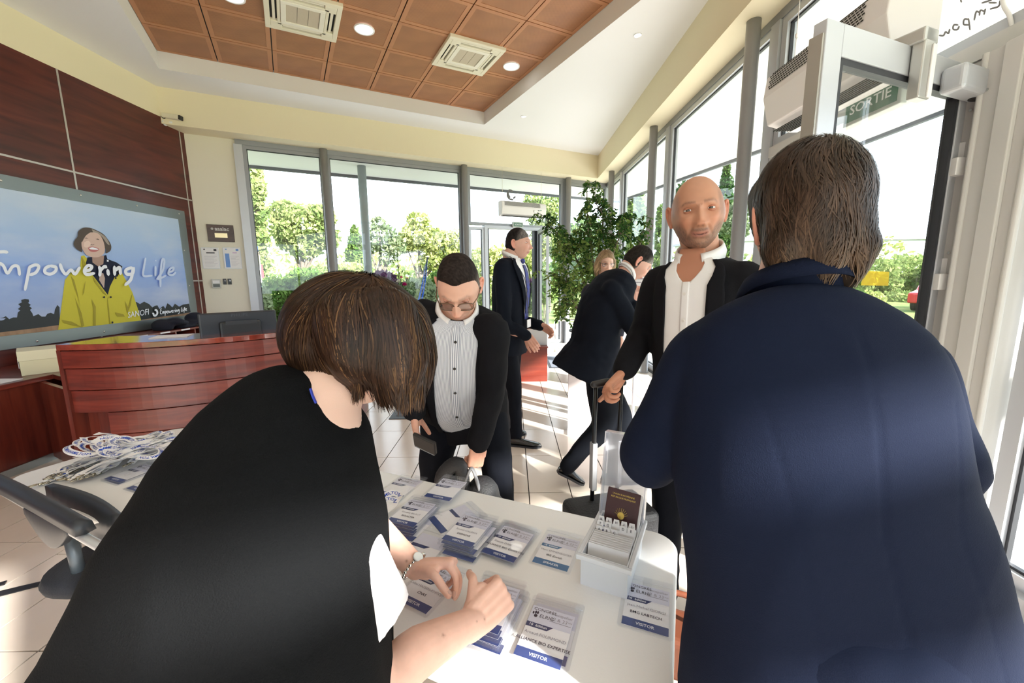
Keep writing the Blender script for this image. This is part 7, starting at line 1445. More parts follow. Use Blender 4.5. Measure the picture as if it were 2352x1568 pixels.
# ================================================================== the two people in the foreground
M_NAVY = pm('navy_blazer', (.0050, .0084, .0230), .9, spec=.12, bump=(650, .22)); M_SHAWL = pm('black_knit', (.0055, .0058, .0065), .95, spec=.08, bump=(450, .35))
def navy_person():
    fr = nrm([.04, 1.0, -.2]); nk = np.array([.475, .685, 1.415]); ch = np.array([.465, .625, 1.27]); ws = np.array([.466, .585, 1.12]); hip = np.array([.502, .560, .95]); hem = np.array([.520, .540, .74]); rt = np.array([1.0, 0, 0])
    secs = [(-.36, .248, .150, 0), (-.1, .238, .140, 0), (.08, .224, .132, 0), (.32, .204, .124, 0), (.62, .202, .126, 0), (.76, .196, .118, 0), (.86, .175, .100, -.006), (.94, .115, .080, -.006), (1.0, .072, .066, 0), (1.08, .058, .060, 0)]
    tor = Torso([(-.36, hem), (.08, hip), (.38, ws), (.7, ch), (1.0, nk), (1.08, nk+np.array([0, .015, .04]))], fr, secs)
    shL, shR = np.array([.318, .665, 1.305]), np.array([.645, .650, 1.295]); elL, elR = np.array([.258, .715, 1.115]), np.array([.720, .640, 1.115]); wrL, wrR = np.array([.375, .885, 1.12]), np.array([.610, .830, 1.10])
    T = head_T(at_y(1846, 518, .715), (.28, .95, -.06), (0, .05, 1), .93)
    core = MB(); tor.solid(core, -.1, 1.0, 10, 24, -.03); core.limb([nk-UZ*.05, nk+np.array([.01, .01, .05]), xf(T, [(0, -.02, -.06)])[0]], [.062, .056, .060], 18); core.limb([shL, elL, wrL], [.045, .036, .027]); core.limb([shR, elR, wrR], [.045, .036, .027])
    for sg in (1, -1): core.limb([hip+rt*.09*sg-UZ*.08, np.array([.49+sg*.09, .47, .48]), np.array([.49+sg*.09, .45, .09])], [.07, .05, .036])
    hb = MB(); hand(hb, wrL, nrm([.75, .5, .1]), (.1, .2, .9), 1, [(.5, .7, .4)]*4, (.7, .5, -.3, .9, .1, -.2), .95); hand(hb, wrR, nrm([-.75, .5, .1]), (-.1, .2, .9), -1, [(.5, .7, .4)]*4, (.7, .5, -.3, .9, .1, -.2), .95)
    hm = head_mesh(1.0, jaw=1.0, n=80, m=70); base = (.62, .36, .27)
    o = body('person in a navy blazer standing with back turned at the right', core, hb, T, hm, base, lambda V: face_paint(V, base, seed=12, flush=.2), None)
    tm = MB(); legs(tm, hip-rt*.10-UZ*.08, hip+rt*.10-UZ*.08, np.array([.385, .47, .48]), np.array([.585, .47, .48]), np.array([.385, .45, .09]), np.array([.585, .45, .09]), (.105, .09, .070, .062, .066), (hip-UZ*.03, np.eye(3)), (.20, .15, .13)); cloth('trousers', tm, M_NAVY, o, .012, 6, .004, 9, 52)
    for x in (.385, .585): shoe(o, (x, .37, 0), (x, .63, 0), M_SHOE)
    j = MB(); tor.solid(j, -.36, .995, 26, 56, 0)
    for s_, e_, w_, nx in ((shL, elL, wrL, -.06), (shR, elR, wrR, .06)): j.limb([nk+np.array([nx, -.01, -.045]), (nk+np.array([nx, -.01, -.045])+s_)/2+np.array([0, 0, .0]), s_, (s_+e_)/2, e_, (e_+w_)/2, w_*.95+e_*.05], [.040, .052, .062, .060, .056, .051, .045], 24)
    def fix(V):                                                     # shallow centre seam and side seams on the back
        c = np.array([np.interp(V[:, 2], [.74, .95, 1.12, 1.27, 1.415], [q[k] for q in (hem, hip, ws, ch, nk)]) for k in (0, 1)]).T; back = ss(c[:, 1]-V[:, 1], .03, .08)*ss(1.40-V[:, 2], .0, .05); s_ = np.exp(-((V[:, 0]-c[:, 0])/.0035)**2); V = V.copy(); V[:, 1] += back*s_*.0028
        for sg in (-1, 1): lx = c[:, 0]+sg*np.interp(V[:, 2], [.74, 1.12, 1.27, 1.35], [.125, .100, .125, .16]); V[:, 1] += back*np.exp(-((V[:, 0]-lx)/.003)**2)*.0012*ss(1.30-V[:, 2], 0, .03)
        return V
    jk = cloth('blazer', j, M_NAVY, o, .0065, 10, .0045, 5, 53, (1, 1, .7), fix=fix)
    Tt, Ff, Lv = tor.axes(1.0); collar(jk, M_NAVY, nk+np.array([.0, .0, .004]), nrm([0, .16, 1]), fr, .066, .032, 1.5, .02, .004)
    # armhole seams
    # hair: a full short cut, longer at the nape
    hv = MB(); hv.ell((0, -.016, .036), (.086, .108, .110), 28, 18); hv.ell((0, -.052, -.015), (.078, .070, .085), 24, 16); hv.limb([(-.045, -.068, -.05), (-.040, -.070, -.115)], [.038, .014]); hv.limb([(.045, -.068, -.05), (.040, -.070, -.115)], [.038, .014]); hv.limb([(0, -.085, -.05), (0, -.082, -.125)], [.036, .014]); hv.ell((0, .02, .06), (.084, .08, .06), 18, 12)
    V, Fc = remesh(hv, .005, 20); V = wrinkle(V, Fc, .0012, 20, 4, (1, 1, .5)); cap = put('hair', xf(T, V), Fc, attr_mat_hair, o, smooth=True); setcol(cap, np.clip(np.tile(np.array([.022, .014, .010]), (len(V), 1))*(1+.5*vnoise(V, 60, 1, 2, (1, 1, .2))[:, None]), 0, 1))
    wh = np.array([-.02, -.055, .11])
    def flow(p, nn, s_):
        q = ixf(T, p); d = q-wh; d[:, 2] -= .05; d[:, 0] += .05*np.sin(q[:, 2]*40); d /= np.linalg.norm(d, axis=1)[:, None]; g_ = np.stack([q[:, 0]*1.5+.35*np.sin(q[:, 0]*70+q[:, 2]*25), np.full(len(q), -.05), np.full(len(q), -1.0)], 1); k = ss(.09-q[:, 2], .0, .07)[:, None]; return (d*(1-k)+g_*k) @ T[:3, :3].T
    roots = surf_points(V, Fc, 11000, 7, lambda P: np.clip((P[:, 2]+.075)/.03, 0, 1)*(1-.9*(P[:, 1] > .08)))
    def cols(p, rng): q = ixf(T, p); k = rng.uniform(.5, 1.4, (len(p), 1))*(1+.9*vnoise(p, 45, 1, 5, (1, 1, .35))[:, None]); lo = ss(-.02-q[:, 2], 0, .08)[:, None]; b0 = np.array([.030, .018, .012])*(1-lo)+np.array([.10, .058, .030])*lo; b1 = b0*1.5+np.array([.010, .006, .003]); return b0*k, b1*k
    strands(cap, xf(T, V), Fc, xf(T, roots), flow, .060, 6, .0008, cols, 'hair_strands', .005, 8, .22, droop=.2); return o
navy_person()

def shawl_woman():
    Yh = .70; c = at_y(826, 800, Yh); f = nrm([.80, .42, -.45]); T = head_T(c, f, (.42, .10, .89), .88); nk = np.array([-.300, .635, 1.265]); hip = np.array([-.47, .46, .90]); sp = nrm(nk-hip)
    shR, shL = np.array([-.335, .520, 1.140]), np.array([-.395, .760, 1.165]); elR = np.array([-.222, .545, .835]); wrR = at_z(1086, 1428, .785); elL = np.array([-.440, .945, .925]); wrL = at_z(955, 1303, .800)
    core = MB(); core.limb([hip, hip*.5+nk*.5+np.array([0, .0, .0]), nk-sp*.08], [.115, .110, .095], 20); core.limb([nk-sp*.08, nk, xf(T, [(0, -.028, -.055)])[0]], [.062, .056, .058], 18); core.limb([nk-sp*.09, shR+np.array([-.01, .01, -.01])], [.05, .045]); core.limb([nk-sp*.09, shL], [.05, .045])
    for dx in (-.06, .08): core.limb([hip+np.array([dx, .0, -.05]), np.array([hip[0]+dx, .45, .48]), np.array([hip[0]+dx, .44, .09])], [.085, .055, .038])
    arms = MB(); arms.limb([shR, (shR+elR)/2, elR+np.array([.0, -.004, -.004]), (elR*.6+wrR*.4), wrR], [.052, .047, .041, .040, .0265], 20, 6); arms.limb([shL, (shL+elL)/2, elL, elL*.6+wrL*.4, wrL], [.050, .044, .037, .036, .0255], 20, 6)
    tl = hand(arms, wrL, nrm([.98, .02, .10]), (-.10, .55, .83), -1, [(.95, .55, .35), (1.02, .62, .4), (1.1, .70, .45), (1.15, .8, .5)], (.72, .62, -.20, .62, .10, -.78), .94); tr_ = hand(arms, wrR, nrm([.70, .68, .14]), (.62, -.45, .64), 1, [(.85, .85, .5), (.95, 1.0, .6), (1.05, 1.1, .7), (1.15, 1.2, .7)], (.62, .60, -.40, .35, .15, -.85), .94)
    hm = head_mesh(.96, jaw=.95, nose=.9, n=80, m=70); base = (.74, .485, .385)
    o = body('person in a black shawl leaning over the badges with bare forearms', core, arms, T, hm, base, lambda V: face_paint(V, base, seed=14, flush=.3, lips=(.55, .25, .22)), (.25, (0, -.2)), hvox=.0027)
    # moles on neck and forearms
    a_ = o.data.color_attributes['Col']; n = len(o.data.vertices); C = np.empty(n*4); a_.data.foreach_get('color', C); C = C.reshape(-1, 4); Vw = np.empty(n*3); o.data.vertices.foreach_get('co', Vw); Vw = Vw.reshape(-1, 3)+WM[o.name][:3, 3]
    rng = np.random.default_rng(3); arm_ids = np.where((Vw[:, 2] < .95) & (Vw[:, 2] > .75))[0]
    for i in rng.choice(arm_ids, 14): d = np.linalg.norm(Vw-Vw[i], axis=1); k = np.exp(-(d/rng.uniform(.0016, .0030))**2)[:, None]; C[:, :3] = C[:, :3]*(1-.75*k)+np.array([.22, .10, .06])*.75*k
    a_.data.foreach_set('color', C.ravel())
    for tips in (tl, tr_):
        for p, d in tips: e1 = nrm(np.cross(d, [.1, .3, 1])); up = np.cross(e1, d); MB(frame(p-d*.002+up*.0066, d, -e1, up)).ell((0, 0, 0), (.0065, .0052, .0014), 10, 6).build('nail', M_NAIL, o, True)
    # skirt, shoes
    sk = MB(); legs(sk, hip+np.array([-.07, 0, -.05]), hip+np.array([.09, 0, -.05]), np.array([hip[0]-.06, .45, .48]), np.array([hip[0]+.08, .45, .48]), np.array([hip[0]-.06, .44, .10]), np.array([hip[0]+.08, .44, .10]), (.115, .10, .075, .062, .062), (hip, np.eye(3)), (.16, .13, .12)); cloth('trousers', sk, M_TROUS, o, .014, 6, .003, 9, 61)
    for dx in (-.06, .08): shoe(o, (hip[0]+dx-.06, .40, 0), (hip[0]+dx+.15, .52, 0), M_SHOE)
    ad = nrm(elR-shR); hm0 = shR+(elR-shR)*.68+np.array([.026, .014, 0]); e1 = nrm(np.cross(ad, [0, 1.0, 0])); e2 = np.cross(ad, e1); ts = MB()
    ts.loft([[q+(e1*math.cos(a)+e2*math.sin(a))*r for a in np.linspace(0, 2*math.pi, 33)[:-1]] for q, r in ((shR-ad*.02, .050), (shR+ad*.03, .064), (shR*.5+hm0*.5+np.array([.014, .008, 0]), .074), (hm0, .072))]); ts.limb([shL, (shL+elL)/2, elL*.6+shL*.4], [.06, .058, .054])
    cloth('tee_shirt', ts, pm('pale_tee', (.76, .72, .74), .8, bump=(500, .1)), o, .006, 3, .002, 14, 62)
    st = MB(); st.tube(catmull([at_y(713, 892, .572), at_y(718, 908, .570), at_y(726, 926, .568)], 6), .0035, 8, True, None, .4); st.build('blue_neck_strap', pm('blue_strap', (.02, .04, .35), .6), o)
    # shawl: draped volume built from rings
    rings = [(1.316, -.358, .622, .022, .026), (1.304, -.358, .620, .050, .062), (1.27, -.364, .606, .088, .106), (1.21, -.368, .590, .132, .146), (1.14, -.380, .572, .158, .166), (1.05, -.394, .548, .190, .185), (.95, -.414, .525, .218, .198), (.85, -.437, .505, .247, .208), (.72, -.466, .482, .282, .216), (.58, -.490, .468, .312, .222)]
    sh = MB(); R_ = []; 
    for z, cx, cy, rx, ry in rings:
        row = []
        for k in range(64):
            a = 2*math.pi*k/64; fold = 1+.030*ss(np.array(1.25-z), 0, .4)*math.sin(a*7+1.3*math.sin(a*2)+z*3)+.018*ss(np.array(1.2-z), 0, .4)*math.sin(a*13+z*6); ca, sa_ = math.cos(a), math.sin(a); row.append((cx+rx*fold*math.copysign(abs(ca)**.85, ca), cy+ry*fold*math.copysign(abs(sa_)**.85, sa_), z))
        R_.append(row)
    sh.loft(R_); sh.limb([nk+np.array([-.02, -.03, -.02]), (nk+shL)/2+np.array([-.02, .0, -.01]), shL+np.array([0, 0, -.03])], [.045, .062, .066], 18)
    V, Fc = remesh(sh, .008, 10); V = wrinkle(V, Fc, .006, 5, 7, (1.4, 1.4, .5)); put('shawl', V, Fc, M_SHAWL, o, smooth=True)
    # bracelet with a round dial
    d = nrm(wrL-elL); e1 = nrm(np.cross(d, UZ)); e2 = np.cross(e1, d); cw = wrL-d*.006; br = thing('x', 'x', 'x'); bpy.data.objects.remove(br)
    ch_ = MB()
    for k in range(22): a = 2*math.pi*k/22; q = cw+(e1*math.cos(a)*.0325+e2*math.sin(a)*.0275); ch_.ell(q, (.0042, .0042, .0042), 8, 6)
    bo = ch_.build('bracelet', M_CHROME, o, True); q = cw+e2*.0290; MB(frame(q, e1, d, np.cross(e1, d))).lathe([(.011, -.002), (.0115, .003), (.0095, .0045), (.001, .0045)], 20).build('dial', pm('dial_face', (.75, .75, .72), .25), bo, True)
    # hair: bob volume in world space
    hv = MB(); Pp = lambda x, y, dY=0.0: at_y(x, y, Yh+dY); hl = nrm(np.cross(f, UZ)); ff = nrm([f[0], f[1], -.12]); Rh = frame((0, 0, 0), ff, nrm(np.cross(UZ, ff)), np.cross(ff, nrm(np.cross(UZ, ff))))[:3, :3]
    hv.ell(Pp(818, 765), (.116, .098, .104), 30, 20, Rh)
    hv.limb([Pp(925, 740, .02), Pp(948, 830, .0), Pp(930, 905, -.02)], [.044, .040, .024], 16); hv.limb([Pp(880, 740, -.08), Pp(905, 830, -.085), Pp(900, 890, -.07)], [.052, .050, .026], 16); hv.limb([Pp(810, 740, -.085), Pp(820, 810, -.095), Pp(815, 858, -.075)], [.05, .046, .022], 16); hv.limb([Pp(750, 740, -.05), Pp(745, 800, -.055), Pp(748, 838, -.04)], [.050, .042, .022], 16); hv.limb([Pp(705, 740, .0), Pp(698, 790, .0), Pp(697, 825, .01)], [.040, .034, .018], 16); hv.limb([Pp(880, 740, .08), Pp(900, 830, .08), Pp(890, 900, .06)], [.05, .048, .026], 16); hv.limb([Pp(900, 800, -.05), Pp(940, 880, -.05), Pp(968, 934, -.05)], [.03, .022, .008], 12)
    V, Fc = remesh(hv, .006, 30); V = wrinkle(V, Fc, .0012, 16, 3, (1, 1, .5)); cap = put('hair', V, Fc, attr_mat_hair, o, smooth=True); setcol(cap, np.clip(np.tile(np.array([.030, .014, .008]), (len(V), 1))*(1+.5*vnoise(V, 50, 1, 2, (1, 1, .2))[:, None]), 0, 1))
    zk = Pp(815, 862)[2]; part = Pp(850, 660, -.01); tipz = Pp(900, 905)[2]
    def flow(p, nn, s_): d = p-part; d[:, 2] *= .3; d /= np.linalg.norm(d, axis=1)[:, None]+1e-9; k = ss(part[2]-p[:, 2], .0, .10)[:, None]; g_ = np.stack([.16*np.sin(p[:, 0]*60+p[:, 1]*30), .08*np.sin(p[:, 0]*90), np.full(len(p), -1.0)], 1); return d*(1-k)+g_*k
    roots = surf_points(V, Fc, 15000, 9, lambda P: np.clip((P[:, 2]-Pp(815, 850)[2])/.05, .0, 1))
    lens_ = np.clip(roots[:, 2]-Pp(815, 870)[2]+.035, .03, .22)
    def cols(p, rng): cn = vnoise(p, 38, 1, 6, (1, 1, .25))[:, None]; k = rng.uniform(.55, 1.35, (len(p), 1))*(1+.9*cn); hi = ((rng.random((len(p), 1)) < .5) & (cn > .12)).astype(float); b0 = np.array([.026, .012, .0065])*(1-hi)+np.array([.066, .034, .015])*hi; low = ss(1.36-p[:, 2], .0, .12)[:, None]; b1 = b0*(1.2+.8*low)+np.array([.020, .010, .004])*low; return b0*k, b1*k
    strands(cap, V, Fc, roots, flow, lens_, 10, .0008, cols, 'hair_strands', .006, 10, .08, droop=.35, keep=lambda p, s_: (p[:, 2] < zk) & (s_ > .5))
    return o
shawl_woman()
# ================================================================== luggage and small things
M_BAG = pm('black_nylon', (.012, .012, .014), .6, bump=(150, .3)); M_BAGG = pm('grey_nylon', (.14, .14, .15), .6, bump=(150, .3))
def trolley():
    g0, g1 = at_y(1378, 892, 1.47), at_y(1446, 884, 1.50); m = (g0+g1)/2; ux = nrm([g1[0]-g0[0], g1[1]-g0[1], 0]); uy = np.array([-ux[1], ux[0], 0]); T = frame((m[0], m[1], 0), ux, uy, UZ); z = m[2]
    t = thing('trolley_case', 'black trolley case with its handle pulled up beside the person in the open white shirt', 'suitcase', (m[0], m[1]+.02, 0)); tilt = .0
    MB(T).box((-.17, -.09, .05), (.17, .12, .55)).build('body', M_BAG, t, bevel=.03, seg=4)
    MB(T).box((-.14, -.115, .10), (.14, -.09, .45)).build('front_pocket', M_BAG, t, bevel=.015, seg=3)
    for sx in (-1, 1): MB(T).tube([(sx*.055, .06, .55), (sx*.055, .05, z-.01)], .0085, 10).build('handle_rod', pm('rod_black', (.02, .02, .022), .3, .6), t, True); MB(T).box((sx*.055-.011, .04, .60), (sx*.055+.011, .07, .80)).build('rod_sleeve', M_ALU, t, bevel=.003)
    MB(T).limb([(-.062, .05, z), (0, .05, z+.006), (.062, .05, z)], [.014, .0155, .014], 12).build('grip', M_BLACKP, t, True)
    for sx in (-1, 1): MB(T).lathe([(.002, -.012), (.035, -.012), (.035, .012), (.002, .012)], 18, RT(roty(math.pi/2), (sx*.15, .09, .035))).build('wheel', M_RUBBER, t)
    MB(T).box((-.12, -.08, 0), (-.08, -.05, .05)).build('foot', M_BLACKP, t); MB(T).box((.08, -.08, 0), (.12, -.05, .05)).build('foot', M_BLACKP, t)
trolley()
def shoulder_bag():
    h = at_y(1082, 1075, 1.56); b = np.array([h[0]-.03, h[1]+.03, 0]); t = thing('black_bag', 'black and grey bag hanging from the hand of the person in the striped shirt', 'bag', (b[0], b[1], .28)); mb = MB()
    for dx, dz, r in ((-.13, .0, .09), (0, .02, .11), (.12, -.01, .09), (-.06, .12, .08), (.07, .10, .08)): mb.ell((b[0]+dx, b[1], .42+dz), (r, .085, r*1.3), 16, 10)
    cloth('body', mb, M_BAG, t, .012, 5, .008, 9, 71)
    MB().ell((b[0]+.06, b[1]-.055, .50), (.075, .05, .09), 16, 10).build('grey_pocket', M_BAGG, t, True)
    MB().limb([(b[0]-.10, b[1]-.02, .52), (b[0]-.085, b[1]-.03, .65), (b[0]-.02, b[1]-.035, .70), (b[0]+.0, b[1]-.02, .58)], [.030, .032, .030, .026], 12, 5).build('padded_strap', M_BAG, t, True)
    MB().tube(catmull([(b[0]-.02, b[1]-.05, .54), (h[0]-.012, h[1]-.01, h[2]-.02), (h[0]+.01, h[1]-.01, h[2]-.005), (b[0]+.075, b[1]-.05, .55)], 6), .013, 10, True, None, .5).build('carry_handle', pm('strap_grey', (.16, .16, .17), .5), t, True)
    MB().tube(catmull([(b[0]+.10, b[1]-.05, .55), (b[0]+.17, b[1]-.07, .50), (b[0]+.22, b[1]-.09, .40)], 5), .008, 8, True, None, .4).build('loose_strap', M_BLACKP, t, True)
shoulder_bag()
p = g_wrR+np.array([.045, -.040, -.118]); Rw = rotz(.35) @ roty(math.radians(62)) ; t = thing('wallet', 'black leather wallet in the hand of the person in the striped shirt', 'wallet', p-UZ*.05)
MB(RT(rotz(-.5) @ rotx(.5) @ roty(.35), p)).box((-.05, -.008, -.042), (.055, .008, .042)).build('cover', pm('wallet_leather', (.012, .011, .012), .35), t, bevel=.004); MB(RT(rotz(-.5) @ rotx(.5) @ roty(.35), p)).box((-.046, -.0085, -.0445), (.05, -.002, -.040)).build('note_edge', pm('wallet_edge', (.25, .27, .30), .4), t)
# brown bag below the table end
q = np.array([.52, 1.12, 0]); t = thing('brown_bag', 'brown leather bag standing behind the right end of the table', 'bag', (q[0], q[1], 0)); M_BRN = pm('brown_leather', (.16, .045, .02), .45, bump=(60, .2))
MB(RT(rotz(-.4), q)).box((-.14, -.07, 0), (.14, .07, .36)).build('body', M_BRN, t, bevel=.03, seg=3); MB(RT(rotz(-.4), q)).box((-.142, -.074, .22), (.142, .074, .365)).build('flap', pm('brown_flap', (.12, .035, .016), .45), t, bevel=.02, seg=3)
MB(RT(rotz(-.4), q)).tube(catmull([(-.08, 0, .36), (-.06, 0, .46), (.06, 0, .46), (.08, 0, .36)], 6), .009, 8).build('handle', M_BRN, t, True); MB(RT(rotz(-.4), q)).box((-.02, -.078, .20), (.02, -.073, .24)).build('buckle', M_CHROME, t)
# white display board behind the striding man, lectern panel right of him
b = at_z(1318, 1002, 0); t = thing('white_board', 'upright white display board behind the legs of the striding person', 'board', (b[0]+.15, b[1]+.12, 0)); MB(RT(rotz(-.15), (b[0]+.16, b[1]+.12, 0))).box((-.20, -.02, .0), (.20, .02, .62)).build('panel', pm('pink_white', (.80, .72, .72), .5), t, bevel=.004); MB(RT(rotz(-.15), (b[0]+.16, b[1]+.12, 0))).box((-.20, -.12, 0), (.20, .12, .02)).build('foot', M_WPLAST, t)
b = at_y(1464, 660, 3.55); t = thing('notice_stand', 'light standing notice panel right of the striding person', 'sign', (b[0], b[1], 0)); Tn = RT(rotz(-.2), (b[0], b[1], 0))
MB(Tn).box((-.10, -.012, b[2]-.22), (.10, .012, b[2]+.12)).build('panel', M_PAPER, t); MB(Tn).box((-.115, -.016, b[2]-.235), (-.10, .016, b[2]+.135)).build('frame', M_ALUL, t); MB(Tn).box((.10, -.016, b[2]-.235), (.115, .016, b[2]+.135)).build('frame', M_ALUL, t)
for k in range(8): MB(Tn).box((-.08, -.0135, b[2]+.07-k*.03), (.06-.03*(k % 3), -.0122, b[2]+.078-k*.03)).build('text_line', mGrey, t)
MB(Tn).tube([(0, 0, .02), (0, 0, b[2]-.22)], .014, 10).build('pole', M_ALUL, t, True); MB(Tn).lathe([(.17, 0), (.17, .015), (.02, .02)], 24).build('base', M_ALUL, t)
# glass-fronted barrier rail near the entrance, bistro table
b = at_y(1305, 735, 7.9); t = thing('handrail', 'steel rail beside the back entrance behind the striding person', 'rail', (b[0]+.3, b[1], 0)); MB().tube([(b[0]-.25, b[1], b[2]), (b[0]+.75, b[1]+.15, b[2])], .02, 10).build('top_rail', M_CHROME, t, True)
for f in (0, 1): MB().tube([(b[0]-.25+1.0*f, b[1]+.15*f, 0), (b[0]-.25+1.0*f, b[1]+.15*f, b[2])], .018, 10).build('post', M_CHROME, t, True)
b = at_y(1316, 757, 4.3); t = thing('side_table', 'small dark round table edge left of the striding person', 'table', (b[0]+.12, b[1], 0)); MB(RT(np.eye(3), (b[0]+.12, b[1], 0))).lathe([(.16, b[2]-.02), (.165, b[2]-.01), (.16, b[2])], 28).build('top', M_BLACKP, t, True); MB(RT(np.eye(3), (b[0]+.12, b[1], 0))).lathe([(.13, 0), (.13, .012), (.02, .02), (.018, b[2]-.02)], 20).build('pedestal', M_ALU, t, True)
b2 = np.array([b[0]+.05, b[1], b[2]]); t = thing('glass_tumbler', 'small glass on the dark side table', 'glass', b2); MB(RT(np.eye(3), b2)).lathe([(.026, .001), (.030, .07), (.028, .07), (.024, .004), (.001, .004)], 18, caps=False).build('cup', M_VINYL, t, True)

# ================================================================== ficus
def leaf_mesh(name, mat, L_=.055, W=.024):
    b = MB(); b.add([(0, 0, 0), (L_*.3, W*.5, .003), (L_*.6, W*.45, .004), (L_, 0, -.004), (L_*.6, -W*.45, .004), (L_*.3, -W*.5, .003), (L_*.45, 0, -.002)], [(0, 6, 1), (1, 6, 2), (2, 6, 3), (3, 6, 4), (4, 6, 5), (5, 6, 0)]); me = b.mesh(name); me.materials.append(mat); return me
M_FIC = [leafmat('ficus_dark', (.025, .075, .022), (.07, .15, .04), .35), leafmat('ficus_light', (.11, .19, .04), (.26, .34, .10), .45)]
def ficus():
    rng = np.random.default_rng(17); b = at_y(1375, 860, 5.35); base = np.array([b[0], 5.35, 0]); t = thing('ficus_plant', 'tall leafy ficus tree in a pot in the far right corner', 'plant', base)
    MB(RT(np.eye(3), base)).lathe([(.17, 0), (.20, .02), (.24, .40), (.25, .42), (.22, .42), (.20, .38)], 28).build('pot', pm('pot_grey', (.20, .19, .18), .5), t, True); MB(RT(np.eye(3), base)).lathe([(.001, .36), (.215, .37)], 20).build('soil', pm('soil', (.03, .02, .015), .95), t)
    tips = []; nodes = []
    def P(x, y, dY=0): return at_y(x, y, 5.35+dY)
    mains = [[(1375, 830), (1372, 720), (1365, 620), (1350, 520), (1348, 430)], [(1380, 830), (1392, 720), (1400, 620), (1420, 550), (1450, 505)], [(1370, 830), (1350, 700), (1330, 610), (1300, 560), (1258, 510)], [(1376, 830), (1385, 700), (1375, 580), (1385, 500), (1370, 470)], [(1372, 830), (1345, 740), (1315, 690), (1300, 650)], [(1382, 830), (1410, 720), (1440, 640), (1470, 560), (1500, 520)]]
    tw = MB()
    for m_ in mains:
        pts = [P(x, y, rng.normal(0, .12)) for x, y in m_]; pts[0] = base+np.array([rng.normal(0, .03), rng.normal(0, .03), .36]); tw.limb(pts, [.022, .017, .013, .008, .004][:len(pts)], 8, 4); nodes += list(catmull(pts, 6)[8:])
    tw.build('trunk', pm('ficus_bark', (.16, .12, .08), .8, bump=(40, .4)), t, True); br = MB()
    cl = [(1345, 560, 60, 60), (1395, 520, 55, 45), (1300, 560, 45, 40), (1265, 515, 25, 22), (1350, 470, 22, 35), (1375, 445, 14, 25), (1450, 515, 35, 30), (1420, 560, 45, 45), (1310, 640, 45, 55), (1350, 640, 50, 60), (1400, 620, 40, 50), (1300, 700, 30, 30), (1345, 425, 10, 14), (1470, 560, 22, 26)]; wts = np.array([a[2]*a[3] for a in cl], float); wts /= wts.sum(); L_ = []
    for k in range(300):
        c = cl[rng.choice(len(cl), p=wts)]; e = P(c[0]+rng.normal(0, c[2]*.55), c[1]+rng.normal(0, c[3]*.55), rng.normal(0, .22)); nd = min(nodes, key=lambda q: np.linalg.norm(q-e)); mid = (nd+e)/2+np.array([rng.normal(0, .03), rng.normal(0, .03), .05]); pa = catmull([nd, mid, e, e+np.array([rng.normal(0, .05), rng.normal(0, .05), -.07])], 5); br.tube(pa, np.linspace(.004, .0012, len(pa)), 5)
        for q in pa[3:]:
            for _ in range(2):
                d = rng.normal(size=3); d[2] = d[2]*.4-.6; L_.append((q+rng.normal(0, .006, 3), nrm(d), nrm(rng.normal(size=3)+UZ*1.2)))
    tag(br.build('twigs', M_BARK, t, True), kind='stuff'); mes = [leaf_mesh('leaf', m_) for m_ in M_FIC]; rest = [MB(), MB()]; order = sorted(range(len(L_)), key=lambda i: L_[i][0][1])
    lv = np.array(mes[0].vertices[0].co); LV = np.array([v.co for v in mes[0].vertices]); LF = [tuple(p.vertices) for p in mes[0].polygons]
    for n_, i in enumerate(order):
        q, d, u = L_[i]; y = nrm(np.cross(u, d)); z = np.cross(d, y); s_ = rng.uniform(.7, 1.35); T = frame(q, d*s_, y*s_, z*s_); k = int(rng.random() < (.25 if q[2] > 1.9 else .7))
        if n_ < 298:
            o = bpy.data.objects.new('leaf', mes[k]); COL.objects.link(o); o.parent = t; Tm = np.linalg.inv(WM[t.name]) @ T; o.matrix_local = Matrix(Tm.tolist()); WM[o.name] = WM[t.name]
        else: rest[k].add(LV, LF, T)
    for k in (0, 1): tag(rest[k].build('foliage', M_FIC[k], t), kind='stuff')
ficus()
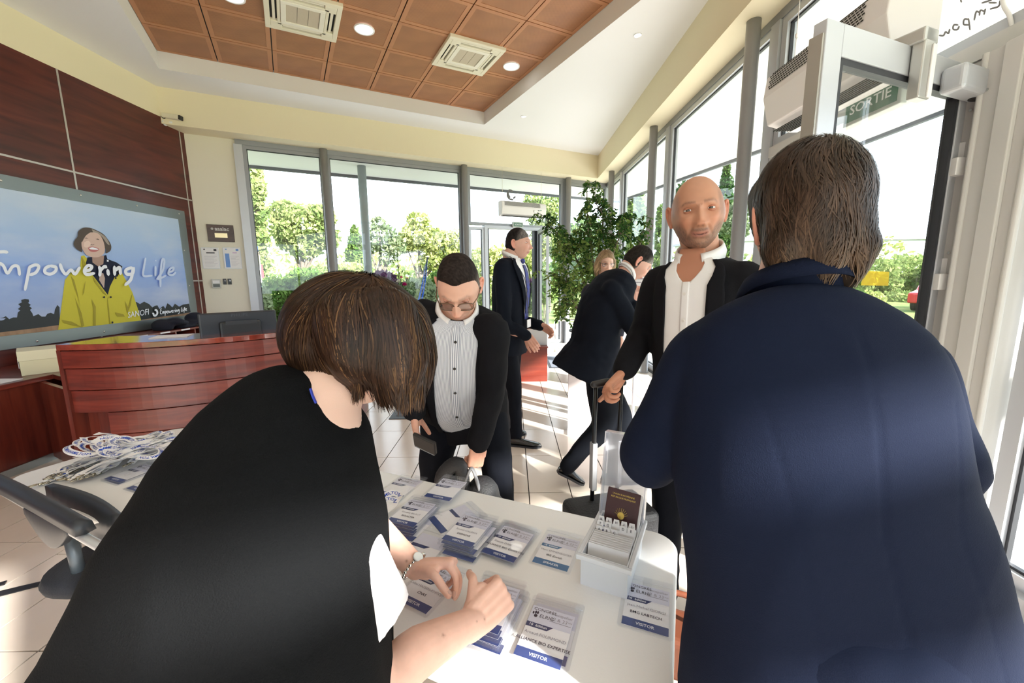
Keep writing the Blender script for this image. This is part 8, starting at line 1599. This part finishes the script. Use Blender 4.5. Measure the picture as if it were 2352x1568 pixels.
# ================================================================== flower arrangement by the window
def flowers():
    Y0 = 5.7; b = at_y(921, 720, Y0); st = thing('flower_stand', 'grey pedestal holding the flower arrangement, behind the person in the striped shirt', 'pedestal', (b[0], b[1], 0)); zt = 1.06; MB(RT(np.eye(3), (b[0], b[1], 0))).lathe([(.16, 0), (.16, .02), (.10, .04), (.09, zt-.03), (.15, zt-.02), (.15, zt)], 24).build('column', M_ALU, st, True)
    t = thing('flower_arrangement', 'flower arrangement with pink peony and white lily in front of the back window', 'flowers', (b[0], b[1], zt)); MB(RT(np.eye(3), (b[0], b[1], zt))).lathe([(.05, 0), (.065, .04), (.05, .12), (.06, .16), (.055, .16), (.045, .12), (.05, .01)], 20, caps=False).build('vase', M_WPLAST, t, True)
    P = lambda x, y, d=0: at_y(x, y, Y0+d); rng = np.random.default_rng(8); root = np.array([b[0], b[1], zt+.12])
    def bloom(nm, c, mat, n, r, up=.5):
        mb = MB()
        for k in range(n):
            a = k*2.4; el = .2+1.1*k/n; d = np.array([math.cos(a)*math.cos(el), math.sin(a)*math.cos(el), math.sin(el)]); s_ = np.cross(d, UZ); s_ = nrm(s_); p = c; w_ = r*.55; mb.add([p, p+d*r*.5+s_*w_*.6, p+d*r+UZ*r*.12, p+d*r*.5-s_*w_*.6], [(0, 1, 2, 3)])
        return mb.build(nm, mat, t)
    mP, mM, mW, mL = flat('peony_magenta', (.42, .01, .13)), flat('rose_pink', (.65, .10, .20)), flat('lily_white', (.80, .80, .74)), LM['mid']
    for nm, x, y, m_, n, r in (('peony', 929, 656, mP, 26, .05), ('rose', 922, 638, mM, 16, .032), ('lily', 915, 649, mW, 7, .055), ('lily', 914, 615, mW, 6, .05), ('lily', 926, 672, mW, 6, .05), ('rose', 935, 640, mM, 12, .022)):
        c = P(x, y, rng.normal(0, .04)); MB().tube(catmull([root, (root+c)/2+rng.normal(0, .02, 3), c], 4), .004, 6).build('stem', LM['dark'], t); bloom(nm, c, m_, n, r)
    g = MB(); tip = P(911, 555); 
    for k in range(26): q = root+(tip-root)*(.35+.65*k/26); d = nrm(rng.normal(size=3)*np.array([1, 1, .3])+UZ*.7); s_ = nrm(np.cross(d, UZ)); l = .055*(1.2-k/26); g.add([q, q+d*l*.5+s_*.010, q+d*l, q+d*l*.5-s_*.010], [(0, 1, 2, 3)])
    g.tube([root, (root+tip)/2, tip], .004, 6); g.build('gladiolus_spike', LM['mid'], t); lf = MB()
    for k in range(60): q = P(920+rng.normal(0, 10), 672+rng.normal(0, 16), rng.normal(0, .06)); d = nrm(rng.normal(size=3)); s_ = nrm(np.cross(d, UZ)); l = rng.uniform(.05, .10); lf.add([q, q+d*l*.5+s_*.02, q+d*l-UZ*.02, q+d*l*.5-s_*.02], [(0, 1, 2, 3)])
    tag(lf.build('greenery', LM['dark'], t), kind='stuff')
flowers()
# yellow sticker on the door glass
a, b = at_x(1978, 624, 1.72), at_x(2039, 656, 1.72); qn = nrm(np.array([*(h_-a_), 0])); 
def on_leaf(x, y):
    d = ray(x, y); n = T2[:3, 1]; s_ = ((T2[:3, 3]-C_POS) @ n)/(d @ n); return C_POS+d*s_+n*(.006*sg)
o = MB().add([on_leaf(1978, 622), on_leaf(2039, 624), on_leaf(2037, 656), on_leaf(1974, 655)], [(0, 1, 2, 3)]).build('yellow_sticker', glass_mat('yellow_film', (.95, .72, .10), .03, .1, .45, (.85, .60, .08))); tag(o, 'translucent yellow sticker on the glass of the open door leaf', 'sticker')
bpy.data.scenes.remove(TMP)
